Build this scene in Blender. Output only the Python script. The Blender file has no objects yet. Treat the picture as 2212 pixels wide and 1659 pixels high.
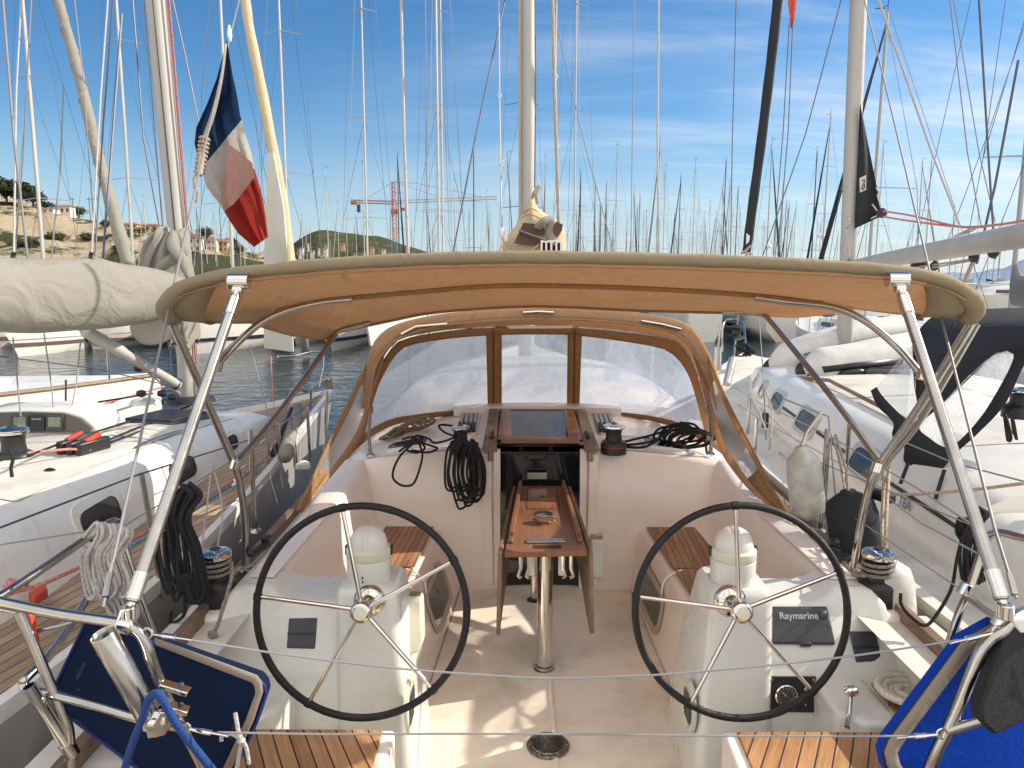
import bpy, bmesh, math, random
from mathutils import Vector, Matrix, Euler
R=math.radians
random.seed(7)
sc=bpy.context.scene
# ---------------------------------------------------------------- camera
F=1600.0; CX=1106.0; CY=829.5
PITCH=R(8.0); YAW=R(0.5)
CAM=Vector((-0.18,0.0,2.0))
cd=bpy.data.cameras.new('camera'); cam=bpy.data.objects.new('camera',cd); sc.collection.objects.link(cam)
cam.location=CAM; cam.rotation_euler=(R(90)-PITCH,0,YAW)
cd.sensor_width=36; cd.lens=F/2212*36; cd.clip_start=.05; cd.clip_end=6000
sc.camera=cam
CR=cam.rotation_euler.to_matrix()
# ---------------------------------------------------------------- world and sun
SUN=Vector((1.56,0.38,1.0)).normalized()
w=bpy.data.worlds.new('World'); sc.world=w; w.use_nodes=True
nt=w.node_tree; N=nt.nodes; L=nt.links; N.clear()
out=N.new('ShaderNodeOutputWorld'); bg=N.new('ShaderNodeBackground'); sky=N.new('ShaderNodeTexSky')
sky.sky_type='NISHITA'; sky.sun_disc=False; sky.sun_elevation=math.asin(SUN.z)
sky.sun_rotation=math.atan2(SUN.x,SUN.y); sky.air_density=1.0; sky.dust_density=0.2; sky.ozone_density=3.0; sky.altitude=0
hs=N.new('ShaderNodeHueSaturation'); hs.inputs['Saturation'].default_value=1.28; hs.inputs['Value'].default_value=1.0
L.new(sky.outputs[0],hs.inputs['Color'])
tc=N.new('ShaderNodeTexCoord'); sx=N.new('ShaderNodeSeparateXYZ'); L.new(tc.outputs['Generated'],sx.inputs[0])
def mth(op,a,b=None,c=None,clamp=False):
    n=N.new('ShaderNodeMath'); n.operation=op; n.use_clamp=clamp
    for i,x in enumerate((a,b,c)):
        if x is None: continue
        if isinstance(x,(int,float)): n.inputs[i].default_value=x
        else: L.new(x,n.inputs[i])
    return n.outputs[0]
zz=mth('ADD',mth('MAXIMUM',sx.outputs[2],0.0),0.16)
px=mth('DIVIDE',sx.outputs[0],zz); py=mth('DIVIDE',sx.outputs[1],zz)
cb=N.new('ShaderNodeCombineXYZ'); L.new(px,cb.inputs[0]); L.new(py,cb.inputs[1])
def cloud(rot,scl,nscale,detail,lo,hi,dist=0.6):
    mp=N.new('ShaderNodeMapping'); mp.inputs['Rotation'].default_value=(0,0,rot); mp.inputs['Scale'].default_value=scl
    L.new(cb.outputs[0],mp.inputs[0])
    n=N.new('ShaderNodeTexNoise'); n.inputs['Scale'].default_value=nscale; n.inputs['Detail'].default_value=detail
    n.inputs['Roughness'].default_value=0.62; n.inputs['Distortion'].default_value=dist
    L.new(mp.outputs[0],n.inputs['Vector'])
    r=N.new('ShaderNodeMapRange'); r.inputs[1].default_value=lo; r.inputs[2].default_value=hi; r.interpolation_type='SMOOTHSTEP'
    L.new(n.outputs['Fac'],r.inputs[0]); return r.outputs[0]
c1=cloud(R(24),(0.35,1.25,1),1.0,9,0.40,0.80,1.2)
c2=cloud(R(30),(0.5,2.6,1),2.2,9,0.48,0.86,1.0)
cl=mth('ADD',mth('MULTIPLY',c1,0.75),mth('MULTIPLY',c2,0.35),clamp=True)
# more cirrus low over the right-hand side of the harbour
az=mth('ADD',mth('MULTIPLY',sx.outputs[0],1.4),0.42,clamp=True)
lo=N.new('ShaderNodeMapRange'); lo.inputs[1].default_value=0.60; lo.inputs[2].default_value=0.10; L.new(sx.outputs[2],lo.inputs[0])
msk=mth('MULTIPLY',cl,mth('MULTIPLY',az,lo.outputs[0]),clamp=True)
msk=mth('MULTIPLY',msk,1.25,clamp=True)
msk=mth('MINIMUM',msk,0.92)
mx=N.new('ShaderNodeMix'); mx.data_type='RGBA'; mx.inputs[7].default_value=(6.6,7.0,7.4,1)
hz_=N.new('ShaderNodeMapRange'); hz_.inputs[1].default_value=0.22; hz_.inputs[2].default_value=0.0; hz_.inputs[4].default_value=0.7; hz_.interpolation_type='SMOOTHSTEP'; L.new(sx.outputs[2],hz_.inputs[0])
mh_=N.new('ShaderNodeMix'); mh_.data_type='RGBA'; mh_.inputs[7].default_value=(3.9,4.9,5.9,1); L.new(hz_.outputs[0],mh_.inputs[0]); L.new(hs.outputs[0],mh_.inputs[6])
L.new(msk,mx.inputs[0]); L.new(mh_.outputs[2],mx.inputs[6]); 
# unseen bright cloud sheet, added behind the viewer to lift the cockpit shade
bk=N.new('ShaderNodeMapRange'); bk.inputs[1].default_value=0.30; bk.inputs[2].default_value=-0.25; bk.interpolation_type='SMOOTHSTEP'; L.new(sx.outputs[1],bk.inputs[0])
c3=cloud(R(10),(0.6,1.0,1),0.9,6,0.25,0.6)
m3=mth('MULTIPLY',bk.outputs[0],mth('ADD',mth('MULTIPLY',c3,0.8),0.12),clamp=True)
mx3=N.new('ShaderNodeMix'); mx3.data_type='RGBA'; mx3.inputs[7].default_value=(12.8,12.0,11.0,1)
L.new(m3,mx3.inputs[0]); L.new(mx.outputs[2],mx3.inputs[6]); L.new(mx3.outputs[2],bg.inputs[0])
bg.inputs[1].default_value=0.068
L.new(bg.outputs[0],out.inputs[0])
sd=bpy.data.lights.new('sun','SUN'); sd.energy=3.0; sd.angle=R(0.5); sd.color=(1.0,0.90,0.76)
so=bpy.data.objects.new('sun',sd); sc.collection.objects.link(so); so.location=(0,0,30)
so.rotation_euler=SUN.to_track_quat('Z','Y').to_euler()
sc.view_settings.view_transform='Standard'; sc.view_settings.look='None'
sc.view_settings.exposure=1.06; sc.view_settings.gamma=1.0
sc.cycles.max_bounces=10; sc.cycles.transparent_max_bounces=24; sc.cycles.use_denoising=True
# ---------------------------------------------------------------- pixel -> place
def ray(u,v):
    return CR @ Vector(((u-CX)/F,-(v-CY)/F,-1.0))
def P(u,v,Y):
    d=ray(u,v); return CAM+d*((Y-CAM.y)/d.y)
def S(u,v,Z):
    d=ray(u,v); return CAM+d*((Z-CAM.z)/d.z)
def PX(u,v,X):
    d=ray(u,v); return CAM+d*((X-CAM.x)/d.x)
def PP(l): return [P(*a) for a in l]
def SS(l): return [S(*a) for a in l]
def pix(p):
    q=CR.transposed() @ (Vector(p)-CAM); return CX+F*q.x/-q.z, CY-F*q.y/-q.z
# ---------------------------------------------------------------- object helpers
ORG={}
def link(o): sc.collection.objects.link(o)
def thing(name,label,cat,loc=(0,0,0),group=None,rz=0):
    o=bpy.data.objects.new(name,None); o.empty_display_size=.1; link(o); o.location=loc; o.rotation_euler=(0,0,rz)
    o['label']=label; o['category']=cat
    if group: o['group']=group
    ORG[o]=Vector(loc); return o
def tag(o,label,cat,group=None):
    o['label']=label; o['category']=cat
    if group: o['group']=group
    return o
def cr(pts,n=6,closed=False):
    pts=[Vector(p) for p in pts]
    if len(pts)<3: return pts
    out=[]; m=len(pts)
    rng=range(m) if closed else range(m-1)
    for i in rng:
        p0=pts[(i-1)%m] if (closed or i>0) else pts[0]*2-pts[1]
        p1=pts[i]; p2=pts[(i+1)%m]
        p3=pts[(i+2)%m] if (closed or i+2<m) else pts[-1]*2-pts[-2]
        for k in range(n):
            t=k/n
            out.append(0.5*((2*p1)+(p2-p0)*t+(2*p0-5*p1+4*p2-p3)*t*t+(3*p1-p0-3*p2+p3)*t*t*t))
    if not closed: out.append(pts[-1])
    return out
def resample(pts,n):
    pts=[Vector(p) for p in pts]
    d=[0]
    for a,b in zip(pts,pts[1:]): d.append(d[-1]+(b-a).length)
    T=d[-1] or 1; out=[]; j=0
    for i in range(n):
        t=T*i/(n-1)
        while j<len(d)-2 and d[j+1]<t: j+=1
        s=(t-d[j])/((d[j+1]-d[j]) or 1); out.append(pts[j].lerp(pts[j+1],min(1,max(0,s))))
    return out
class MB:
    def __init__(s): s.v=[]; s.f=[]; s.mi=[]; s.m=0
    def add(s,vs,fs):
        o=len(s.v); s.v+= [Vector(x) for x in vs]; s.f+=[tuple(o+i for i in f) for f in fs]; s.mi+=[s.m]*len(fs); return s
    def box(s,c,size,rot=None):
        c=Vector(c); x,y,z=[a/2 for a in size]
        vs=[Vector((a,b,d)) for a in(-x,x) for b in(-y,y) for d in(-z,z)]
        if rot is not None:
            m=rot if isinstance(rot,Matrix) else Euler(rot).to_matrix()
            vs=[m@v for v in vs]
        return s.add([c+v for v in vs],[(0,1,3,2),(4,6,7,5),(0,4,5,1),(2,3,7,6),(0,2,6,4),(1,5,7,3)])
    def tube(s,pts,r,seg=8,closed=False,cap=True,flat=1.0):
        pts=[Vector(p) for p in pts]; n=len(pts)
        if n<2: return s
        rs=r if isinstance(r,(list,tuple)) else [r]*n
        T=[]
        for i in range(n):
            a=pts[(i-1)%n] if (closed or i>0) else pts[i]; b=pts[(i+1)%n] if (closed or i<n-1) else pts[i]
            t=(b-a); T.append(t.normalized() if t.length>1e-9 else Vector((0,0,1)))
        up=Vector((0,0,1)) if abs(T[0].z)<.9 else Vector((1,0,0))
        nrm=(up-T[0]*up.dot(T[0])).normalized(); vs=[]
        for i in range(n):
            nrm=nrm-T[i]*nrm.dot(T[i])
            if nrm.length<1e-6: nrm=T[i].orthogonal()
            nrm.normalize(); bn=T[i].cross(nrm)
            for k in range(seg):
                a=2*math.pi*k/seg; vs.append(pts[i]+(nrm*math.cos(a)*flat+bn*math.sin(a))*rs[i])
        fs=[]
        for i in range(n if closed else n-1):
            for k in range(seg):
                a=i*seg+k; b=i*seg+(k+1)%seg; c=((i+1)%n)*seg+(k+1)%seg; d=((i+1)%n)*seg+k
                fs.append((a,b,c,d))
        if cap and not closed:
            fs.append(tuple(range(seg))[::-1]); fs.append(tuple((n-1)*seg+k for k in range(seg)))
        return s.add(vs,fs)
    def lathe(s,prof,base,axis=(0,0,1),seg=24,sx=1,sy=1):
        base=Vector(base); q=Vector((0,0,1)).rotation_difference(Vector(axis).normalized()); vs=[]
        for r,z in prof:
            for k in range(seg):
                a=2*math.pi*k/seg; vs.append(base+q@Vector((r*math.cos(a)*sx,r*math.sin(a)*sy,z)))
        fs=[]
        for i in range(len(prof)-1):
            for k in range(seg):
                fs.append((i*seg+k,i*seg+(k+1)%seg,(i+1)*seg+(k+1)%seg,(i+1)*seg+k))
        fs.append(tuple(range(seg))[::-1]); fs.append(tuple((len(prof)-1)*seg+k for k in range(seg)))
        return s.add(vs,fs)
    def poly(s,pts): return s.add(pts,[tuple(range(len(pts)))])
    def prism(s,pts,d):
        d=Vector(d); n=len(pts); pts=[Vector(p) for p in pts]
        vs=pts+[p+d for p in pts]
        return s.add(vs,[tuple(range(n))[::-1],tuple(range(n,2*n))]+[(i,(i+1)%n,n+(i+1)%n,n+i) for i in range(n)])
    def loft(s,rows,closed=False):
        n=len(rows[0]); vs=[p for r in rows for p in r]; fs=[]
        for i in range(len(rows)-1):
            for k in range(n if closed else n-1):
                fs.append((i*n+k,i*n+(k+1)%n,(i+1)*n+(k+1)%n,(i+1)*n+k))
        return s.add(vs,fs)
    def torus(s,c,r,t,axis=(0,0,1),seg=40,sub=8,sx=1,sy=1):
        q=Vector((0,0,1)).rotation_difference(Vector(axis).normalized())
        return s.tube([Vector(c)+q@Vector((r*math.cos(2*math.pi*i/seg)*sx,r*math.sin(2*math.pi*i/seg)*sy,0)) for i in range(seg)],t,sub,closed=True)
    def build(s,name,mat,parent=None,smooth=40,bevel=0,sol=0,sub=0,weld=False,seg=2):
        me=bpy.data.meshes.new(name)
        org=ORG.get(parent,Vector((0,0,0)))
        me.from_pydata([v-org for v in s.v],[],s.f); me.update()
        bm=bmesh.new(); bm.from_mesh(me)
        if weld: bmesh.ops.remove_doubles(bm,verts=bm.verts,dist=weld if isinstance(weld,float) else 1e-4)
        bmesh.ops.recalc_face_normals(bm,faces=bm.faces); bm.to_mesh(me); bm.free()
        mats=mat if isinstance(mat,list) else [mat]
        for m in mats: me.materials.append(m)
        if len(mats)>1 and len(me.polygons)==len(s.mi): me.polygons.foreach_set('material_index',s.mi)
        if smooth:
            me.polygons.foreach_set('use_smooth',[True]*len(me.polygons))
            if not sub and smooth<180: me.set_sharp_from_angle(angle=R(smooth))
        o=bpy.data.objects.new(name,me); link(o)
        if parent is not None: o.parent=parent; ORG[o]=org
        if sol:
            m=o.modifiers.new('s','SOLIDIFY'); m.thickness=abs(sol); m.offset=0
        if bevel:
            m=o.modifiers.new('b','BEVEL'); m.width=bevel; m.segments=seg; m.limit_method='ANGLE'; m.angle_limit=R(35)
        if sub:
            m=o.modifiers.new('u','SUBSURF'); m.levels=sub; m.render_levels=sub
        return o
def tube(name,pts,r,mat,parent=None,seg=8,closed=False,n=0):
    if n: pts=cr(pts,n,closed)
    return MB().tube(pts,r,seg,closed).build(name,mat,parent)
def copy_tree(o,parent=None):
    c=o.copy(); link(c); c.parent=parent
    for ch in list(o.children): copy_tree(ch,c)
    return c
# ---------------------------------------------------------------- materials
def newmat(name):
    m=bpy.data.materials.new(name); m.use_nodes=True; return m,m.node_tree,m.node_tree.nodes['Principled BSDF']
def nn(t,k,**kw):
    n=t.nodes.new(k)
    for a,b in kw.items():
        if a in n.inputs: n.inputs[a].default_value=b
        else: setattr(n,a,b)
    return n
def mat(name,c,rough=.5,metal=0,dirt=0,**k):
    m=mat0(name,c,rough,metal,**k)
    if dirt:
        t=m.node_tree; l=t.links.new; b=t.nodes['Principled BSDF']; src=b.inputs['Base Color'].links[0].from_socket
        tcn=nn(t,'ShaderNodeTexCoord'); a=nn(t,'ShaderNodeTexNoise',Scale=5.0,Detail=9.0,Roughness=.72,Distortion=.4); l(tcn.outputs['Object'],a.inputs['Vector'])
        r=nn(t,'ShaderNodeMapRange'); r.inputs[1].default_value=.54; r.inputs[2].default_value=.74; r.inputs[4].default_value=dirt; l(a.outputs['Fac'],r.inputs[0])
        a2=nn(t,'ShaderNodeTexNoise',Scale=55.0,Detail=3.0); l(tcn.outputs['Object'],a2.inputs['Vector']); r2=nn(t,'ShaderNodeMapRange'); r2.inputs[1].default_value=.68; r2.inputs[2].default_value=.74; r2.inputs[4].default_value=dirt*.9; l(a2.outputs['Fac'],r2.inputs[0])
        ad=nn(t,'ShaderNodeMath',operation='MAXIMUM'); l(r.outputs[0],ad.inputs[0]); l(r2.outputs[0],ad.inputs[1])
        mx=nn(t,'ShaderNodeMix',data_type='RGBA'); mx.inputs[7].default_value=(c[0]*.42,c[1]*.38,c[2]*.32,1); l(src,mx.inputs[6]); l(ad.outputs[0],mx.inputs[0]); l(mx.outputs[2],b.inputs['Base Color'])
    return m
def mat0(name,c,rough=.5,metal=0,var=.06,vs=3,bump=0,bs=60,c2=None,spec=None,coat=0,det=5,stretch=None,rv=0.0,lo=.35,hi=.65,sss=0):
    m,t,b=newmat(name); l=t.links.new
    b.inputs['Roughness'].default_value=rough; b.inputs['Metallic'].default_value=metal
    if spec is not None: b.inputs['Specular IOR Level'].default_value=spec
    if coat: b.inputs['Coat Weight'].default_value=coat; b.inputs['Coat Roughness'].default_value=.08
    tcn=nn(t,'ShaderNodeTexCoord'); src=tcn.outputs['Object']
    if stretch:
        mp=nn(t,'ShaderNodeMapping'); mp.inputs['Scale'].default_value=stretch; l(src,mp.inputs[0]); src=mp.outputs[0]
    no=nn(t,'ShaderNodeTexNoise',Scale=vs,Detail=det,Roughness=.6); l(src,no.inputs['Vector'])
    rp=nn(t,'ShaderNodeMapRange'); rp.inputs[1].default_value=lo; rp.inputs[2].default_value=hi; l(no.outputs['Fac'],rp.inputs[0])
    mx=nn(t,'ShaderNodeMix',data_type='RGBA')
    a=tuple(max(0,x*(1-var)) for x in c); d=c2 if c2 else tuple(min(1,x*(1+var)) for x in c)
    mx.inputs[6].default_value=(*a,1); mx.inputs[7].default_value=(*d,1); l(rp.outputs[0],mx.inputs[0]); l(mx.outputs[2],b.inputs['Base Color'])
    if rv:
        r2=nn(t,'ShaderNodeMapRange'); r2.inputs[3].default_value=max(0,rough-rv); r2.inputs[4].default_value=rough+rv
        n3=nn(t,'ShaderNodeTexNoise',Scale=vs*4,Detail=6.0); l(src,n3.inputs['Vector']); l(n3.outputs['Fac'],r2.inputs[0]); l(r2.outputs[0],b.inputs['Roughness'])
    if bump:
        n2=nn(t,'ShaderNodeTexNoise',Scale=bs,Detail=4.0); l(src,n2.inputs['Vector'])
        bp=nn(t,'ShaderNodeBump',Strength=bump,Distance=.01); l(n2.outputs['Fac'],bp.inputs['Height']); l(bp.outputs[0],b.inputs['Normal'])
    return m
def teak(name,w=.048,rot=0,base=(.30,.135,.055),lite=(.46,.24,.11),caulk=(.018,.014,.012),cw=.1,rough=.55,gs=1.0):
    m,t,b=newmat(name); l=t.links.new
    tcn=nn(t,'ShaderNodeTexCoord'); mp=nn(t,'ShaderNodeMapping'); mp.inputs['Rotation'].default_value=(0,0,rot); l(tcn.outputs['Object'],mp.inputs[0])
    sp=nn(t,'ShaderNodeSeparateXYZ'); l(mp.outputs[0],sp.inputs[0])
    def mt(op,a,bb=None):
        n=nn(t,'ShaderNodeMath',operation=op)
        for i,x in enumerate((a,bb)):
            if x is None: continue
            if isinstance(x,(int,float)): n.inputs[i].default_value=x
            else: l(x,n.inputs[i])
        return n.outputs[0]
    q=mt('DIVIDE',sp.outputs[0],w); fr=mt('FRACT',q); fl=mt('FLOOR',q)
    ck=mt('LESS_THAN',fr,cw)
    wn=nn(t,'ShaderNodeTexWhiteNoise',noise_dimensions='1D'); l(fl,wn.inputs['W'])
    m2=nn(t,'ShaderNodeMapping'); m2.inputs['Scale'].default_value=(90*gs,3.5*gs,30); l(mp.outputs[0],m2.inputs[0])
    cx=nn(t,'ShaderNodeCombineXYZ'); l(mt('MULTIPLY',wn.outputs[0],40),cx.inputs[1]); va=nn(t,'ShaderNodeVectorMath',operation='ADD'); l(m2.outputs[0],va.inputs[0]); l(cx.outputs[0],va.inputs[1])
    no=nn(t,'ShaderNodeTexNoise',Scale=1.0,Detail=7.0,Roughness=.7,Distortion=.6); l(va.outputs[0],no.inputs['Vector'])
    fac=mt('ADD',mt('MULTIPLY',no.outputs['Fac'],1.7),mt('MULTIPLY',wn.outputs[0],.35)); fac=mt('SUBTRACT',fac,.55)
    n2=nn(t,'ShaderNodeTexNoise',Scale=5.0,Detail=4.0); l(tcn.outputs['Object'],n2.inputs['Vector'])
    fac=mt('ADD',fac,mt('MULTIPLY',mt('SUBTRACT',n2.outputs['Fac'],.5),.7))
    cl=nn(t,'ShaderNodeClamp'); l(fac,cl.inputs[0])
    mx=nn(t,'ShaderNodeMix',data_type='RGBA'); mx.inputs[6].default_value=(*[x*.6 for x in base],1); mx.inputs[7].default_value=(*lite,1); l(cl.outputs[0],mx.inputs[0])
    my=nn(t,'ShaderNodeMix',data_type='RGBA'); my.inputs[7].default_value=(*caulk,1); l(mx.outputs[2],my.inputs[6]); l(ck,my.inputs[0]); l(my.outputs[2],b.inputs['Base Color'])
    b.inputs['Roughness'].default_value=rough
    bp=nn(t,'ShaderNodeBump',Strength=.35,Distance=.004); h=mt('SUBTRACT',mt('MULTIPLY',no.outputs['Fac'],.5),ck); l(h,bp.inputs['Height']); l(bp.outputs[0],b.inputs['Normal'])
    return m
def canvas(name,c,trans,ct,rough=.9,ws=9,wb=.35,var=.12):
    m,t,b=newmat(name); l=t.links.new
    b.inputs['Roughness'].default_value=rough; b.inputs['Specular IOR Level'].default_value=.15
    tcn=nn(t,'ShaderNodeTexCoord')
    no=nn(t,'ShaderNodeTexNoise',Scale=2.2,Detail=6.0,Roughness=.6); l(tcn.outputs['Object'],no.inputs['Vector'])
    mx=nn(t,'ShaderNodeMix',data_type='RGBA'); mx.inputs[6].default_value=(*[x*(1-var) for x in c],1); mx.inputs[7].default_value=(*[min(1,x*(1+var)) for x in c],1)
    l(no.outputs['Fac'],mx.inputs[0]); l(mx.outputs[2],b.inputs['Base Color'])
    n2=nn(t,'ShaderNodeTexNoise',Scale=ws,Detail=3.0,Distortion=1.2); l(tcn.outputs['Object'],n2.inputs['Vector'])
    n3=nn(t,'ShaderNodeTexNoise',Scale=300.0,Detail=1.0); l(tcn.outputs['Object'],n3.inputs['Vector'])
    ad=nn(t,'ShaderNodeMath',operation='MULTIPLY_ADD'); ad.inputs[1].default_value=.04; l(n3.outputs['Fac'],ad.inputs[0]); l(n2.outputs['Fac'],ad.inputs[2])
    bp=nn(t,'ShaderNodeBump',Strength=wb,Distance=.03); l(ad.outputs[0],bp.inputs['Height']); l(bp.outputs[0],b.inputs['Normal'])
    if trans:
        tr=nn(t,'ShaderNodeBsdfTranslucent'); tr.inputs['Color'].default_value=(*ct,1); l(bp.outputs[0],tr.inputs['Normal'])
        ms=nn(t,'ShaderNodeMixShader'); ms.inputs[0].default_value=trans; l(b.outputs[0],ms.inputs[1]); l(tr.outputs[0],ms.inputs[2])
        l(ms.outputs[0],t.nodes['Material Output'].inputs[0])
    return m
def vinyl(name,haze=.35,c=(.75,.8,.85),scratch=True):
    m,t,b=newmat(name); l=t.links.new
    b.inputs['Base Color'].default_value=(*c,1); b.inputs['Roughness'].default_value=.25
    tr=nn(t,'ShaderNodeBsdfTransparent'); tr.inputs['Color'].default_value=(.93,.95,.96,1)
    tl=nn(t,'ShaderNodeBsdfTranslucent'); tl.inputs['Color'].default_value=(*c,1)
    gl=nn(t,'ShaderNodeBsdfGlossy',Roughness=.32); gl.inputs['Color'].default_value=(1,1,1,1)
    tcn=nn(t,'ShaderNodeTexCoord'); mp=nn(t,'ShaderNodeMapping'); mp.inputs['Scale'].default_value=(1,1,.55); l(tcn.outputs['Object'],mp.inputs[0])
    no=nn(t,'ShaderNodeTexNoise',Scale=3.2,Detail=9.0,Roughness=.68,Distortion=1.1); l(mp.outputs[0],no.inputs['Vector'])
    n2=nn(t,'ShaderNodeTexNoise',Scale=70.0,Detail=5.0,Roughness=.8); l(tcn.outputs['Object'],n2.inputs['Vector'])
    r=nn(t,'ShaderNodeMapRange'); r.inputs[1].default_value=.3; r.inputs[2].default_value=.72; r.inputs[3].default_value=max(.02,haze-.3); r.inputs[4].default_value=min(.95,haze+.35); l(no.outputs['Fac'],r.inputs[0])
    r2=nn(t,'ShaderNodeMapRange'); r2.inputs[1].default_value=.42; r2.inputs[2].default_value=.7; r2.inputs[3].default_value=0; r2.inputs[4].default_value=.3; l(n2.outputs['Fac'],r2.inputs[0])
    ad=nn(t,'ShaderNodeMath',operation='ADD',use_clamp=True); l(r.outputs[0],ad.inputs[0]); l(r2.outputs[0],ad.inputs[1])
    m0=nn(t,'ShaderNodeMixShader'); m0.inputs[0].default_value=.5; l(b.outputs[0],m0.inputs[1]); l(tl.outputs[0],m0.inputs[2])
    m1=nn(t,'ShaderNodeMixShader'); l(ad.outputs[0],m1.inputs[0]); l(tr.outputs[0],m1.inputs[1]); l(m0.outputs[0],m1.inputs[2])
    fr=nn(t,'ShaderNodeFresnel',IOR=1.25); bp=nn(t,'ShaderNodeBump',Strength=.12,Distance=.02)
    n4=nn(t,'ShaderNodeTexNoise',Scale=7.0,Detail=2.0,Distortion=1.0); l(mp.outputs[0],n4.inputs['Vector']); l(n4.outputs['Fac'],bp.inputs['Height']); l(bp.outputs[0],gl.inputs['Normal']); l(bp.outputs[0],b.inputs['Normal'])
    m2=nn(t,'ShaderNodeMixShader'); l(fr.outputs[0],m2.inputs[0]); l(m1.outputs[0],m2.inputs[1]); l(gl.outputs[0],m2.inputs[2]); l(m2.outputs[0],t.nodes['Material Output'].inputs[0])
    return m
def ropemat(name,c,c2,scale=140):
    m,t,b=newmat(name); l=t.links.new; b.inputs['Roughness'].default_value=.9
    tcn=nn(t,'ShaderNodeTexCoord'); wv=nn(t,'ShaderNodeTexVoronoi',Scale=scale); l(tcn.outputs['Object'],wv.inputs['Vector'])
    mx=nn(t,'ShaderNodeMix',data_type='RGBA'); mx.inputs[6].default_value=(*c,1); mx.inputs[7].default_value=(*c2,1); l(wv.outputs['Distance'],mx.inputs[0]); l(mx.outputs[2],b.inputs['Base Color'])
    bp=nn(t,'ShaderNodeBump',Strength=.6,Distance=.003); l(wv.outputs['Distance'],bp.inputs['Height']); l(bp.outputs[0],b.inputs['Normal'])
    return m
GEL=mat('gelcoat_white',(.86,.77,.70),.30,dirt=.16,var=.05,vs=1.5,bump=.03,bs=9,coat=.3,rv=.08)
SCUFF=1
GELG=mat('gelcoat_console',(.68,.69,.65),.28,dirt=.14,var=.05,vs=2,bump=.02,bs=9,coat=.4,rv=.06)
GELW=mat('gelcoat_pure_white',(.76,.74,.68),.3,dirt=.35,var=.04,vs=2,bump=.02,bs=6,coat=.3,rv=.08)
def nonskid(name,c,s=260):
    m,t,b=newmat(name); l=t.links.new; b.inputs['Roughness'].default_value=.5
    tcn=nn(t,'ShaderNodeTexCoord'); v=nn(t,'ShaderNodeTexVoronoi',Scale=s); v.inputs['Randomness'].default_value=.15; l(tcn.outputs['Object'],v.inputs['Vector'])
    bp=nn(t,'ShaderNodeBump',Strength=.5,Distance=.0025); l(v.outputs['Distance'],bp.inputs['Height']); l(bp.outputs[0],b.inputs['Normal'])
    n=nn(t,'ShaderNodeTexNoise',Scale=2.3,Detail=7.0,Roughness=.65); l(tcn.outputs['Object'],n.inputs['Vector'])
    mx=nn(t,'ShaderNodeMix',data_type='RGBA'); mx.inputs[6].default_value=(*[x*.8 for x in c],1); mx.inputs[7].default_value=(*[x*1.06 for x in c],1)
    r=nn(t,'ShaderNodeMapRange'); r.inputs[1].default_value=.35; r.inputs[2].default_value=.55; l(n.outputs['Fac'],r.inputs[0]); l(r.outputs[0],mx.inputs[0]); l(mx.outputs[2],b.inputs['Base Color'])
    return m
SOLE=nonskid('nonskid_sole',(.84,.75,.64)); DECKNS=nonskid('nonskid_deck',(.70,.67,.60))
STEEL=mat('stainless_steel',(.44,.42,.39),.20,1,var=.12,vs=9,rv=.08)
CHROME=mat('polished_chrome',(.70,.67,.62),.12,1,var=.05,vs=9)
ALU=mat('anodised_aluminium',(.50,.50,.49),.38,.7,var=.08,vs=4,stretch=(1,1,.1))
ALUW=mat('painted_mast_grey',(.42,.41,.385),.5,.0,var=.07,vs=3,stretch=(1,1,.15))
ALUD=mat('dark_carbon_mast',(.035,.036,.04),.4,.1,var=.2)
BLK=mat('black_plastic',(.018,.018,.02),.42,var=.2,vs=20)
LEA=mat('black_leather',(.012,.012,.013),.5,var=.3,vs=60,bump=.35,bs=260,spec=.35)
GRYP=mat('dark_grey_plastic',(.045,.05,.062),.45,var=.1,vs=20,bump=.05,bs=200)
TEAK=teak('teak_planks_gold',.050,R(28),base=(.34,.155,.06),lite=(.60,.33,.15)); TEAKL=teak('teak_planks_fanned',.050,R(-27),base=(.34,.155,.06),lite=(.60,.33,.15))
TEAKS=teak('teak_seat_planks',.036,R(3),base=(.30,.135,.062),lite=(.50,.26,.135))
WOOD=teak('varnished_mahogany',.9,0,base=(.21,.085,.042),lite=(.37,.17,.085),cw=0,rough=.3,gs=1.6)
WOODG=teak('weathered_teak',.9,0,base=(.19,.12,.075),lite=(.34,.24,.15),cw=0,rough=.6,gs=1.4)
CANV=canvas('beige_canvas',(.37,.29,.20),.37,(.92,.64,.42),ws=7,wb=.7,var=.18)
CANVB=canvas('beige_canvas_top',(.29,.24,.16),.06,(.8,.45,.2))
CANVH=canvas('tan_hood_canvas',(.48,.35,.23),.40,(.82,.54,.32),wb=.8,var=.2)
CANVT=canvas('tan_canvas_binding',(.38,.23,.115),.22,(.7,.42,.22),wb=.6,ws=25)
CANVS=canvas('oatmeal_sail_cover',(.28,.27,.235),.05,(.6,.55,.45),ws=4,wb=1.3)
CANVY=canvas('sand_sail_cover',(.60,.50,.34),.12,(.8,.6,.35),ws=8,wb=.8)
CANVK=canvas('charcoal_canvas',(.035,.038,.045),0,(0,0,0),wb=.3)
NAVY=canvas('blue_fabric_shaded',(.005,.014,.045),0,(0,0,0),wb=.08,ws=30); BLUE=canvas('bright_blue_fabric',(.004,.045,.36),0,(0,0,0),wb=.12,ws=30)  # left board's fabric is a darker copy, its shade put into the colour
BROWNIN=mat('brown_lining',(.10,.06,.045),.8)
VINYL=vinyl('clear_hazed_vinyl',.66,(.54,.62,.74)); VINYLS=vinyl('side_vinyl',.50,(.5,.55,.60)); VINYLN=vinyl('neighbour_vinyl',.30)
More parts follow.
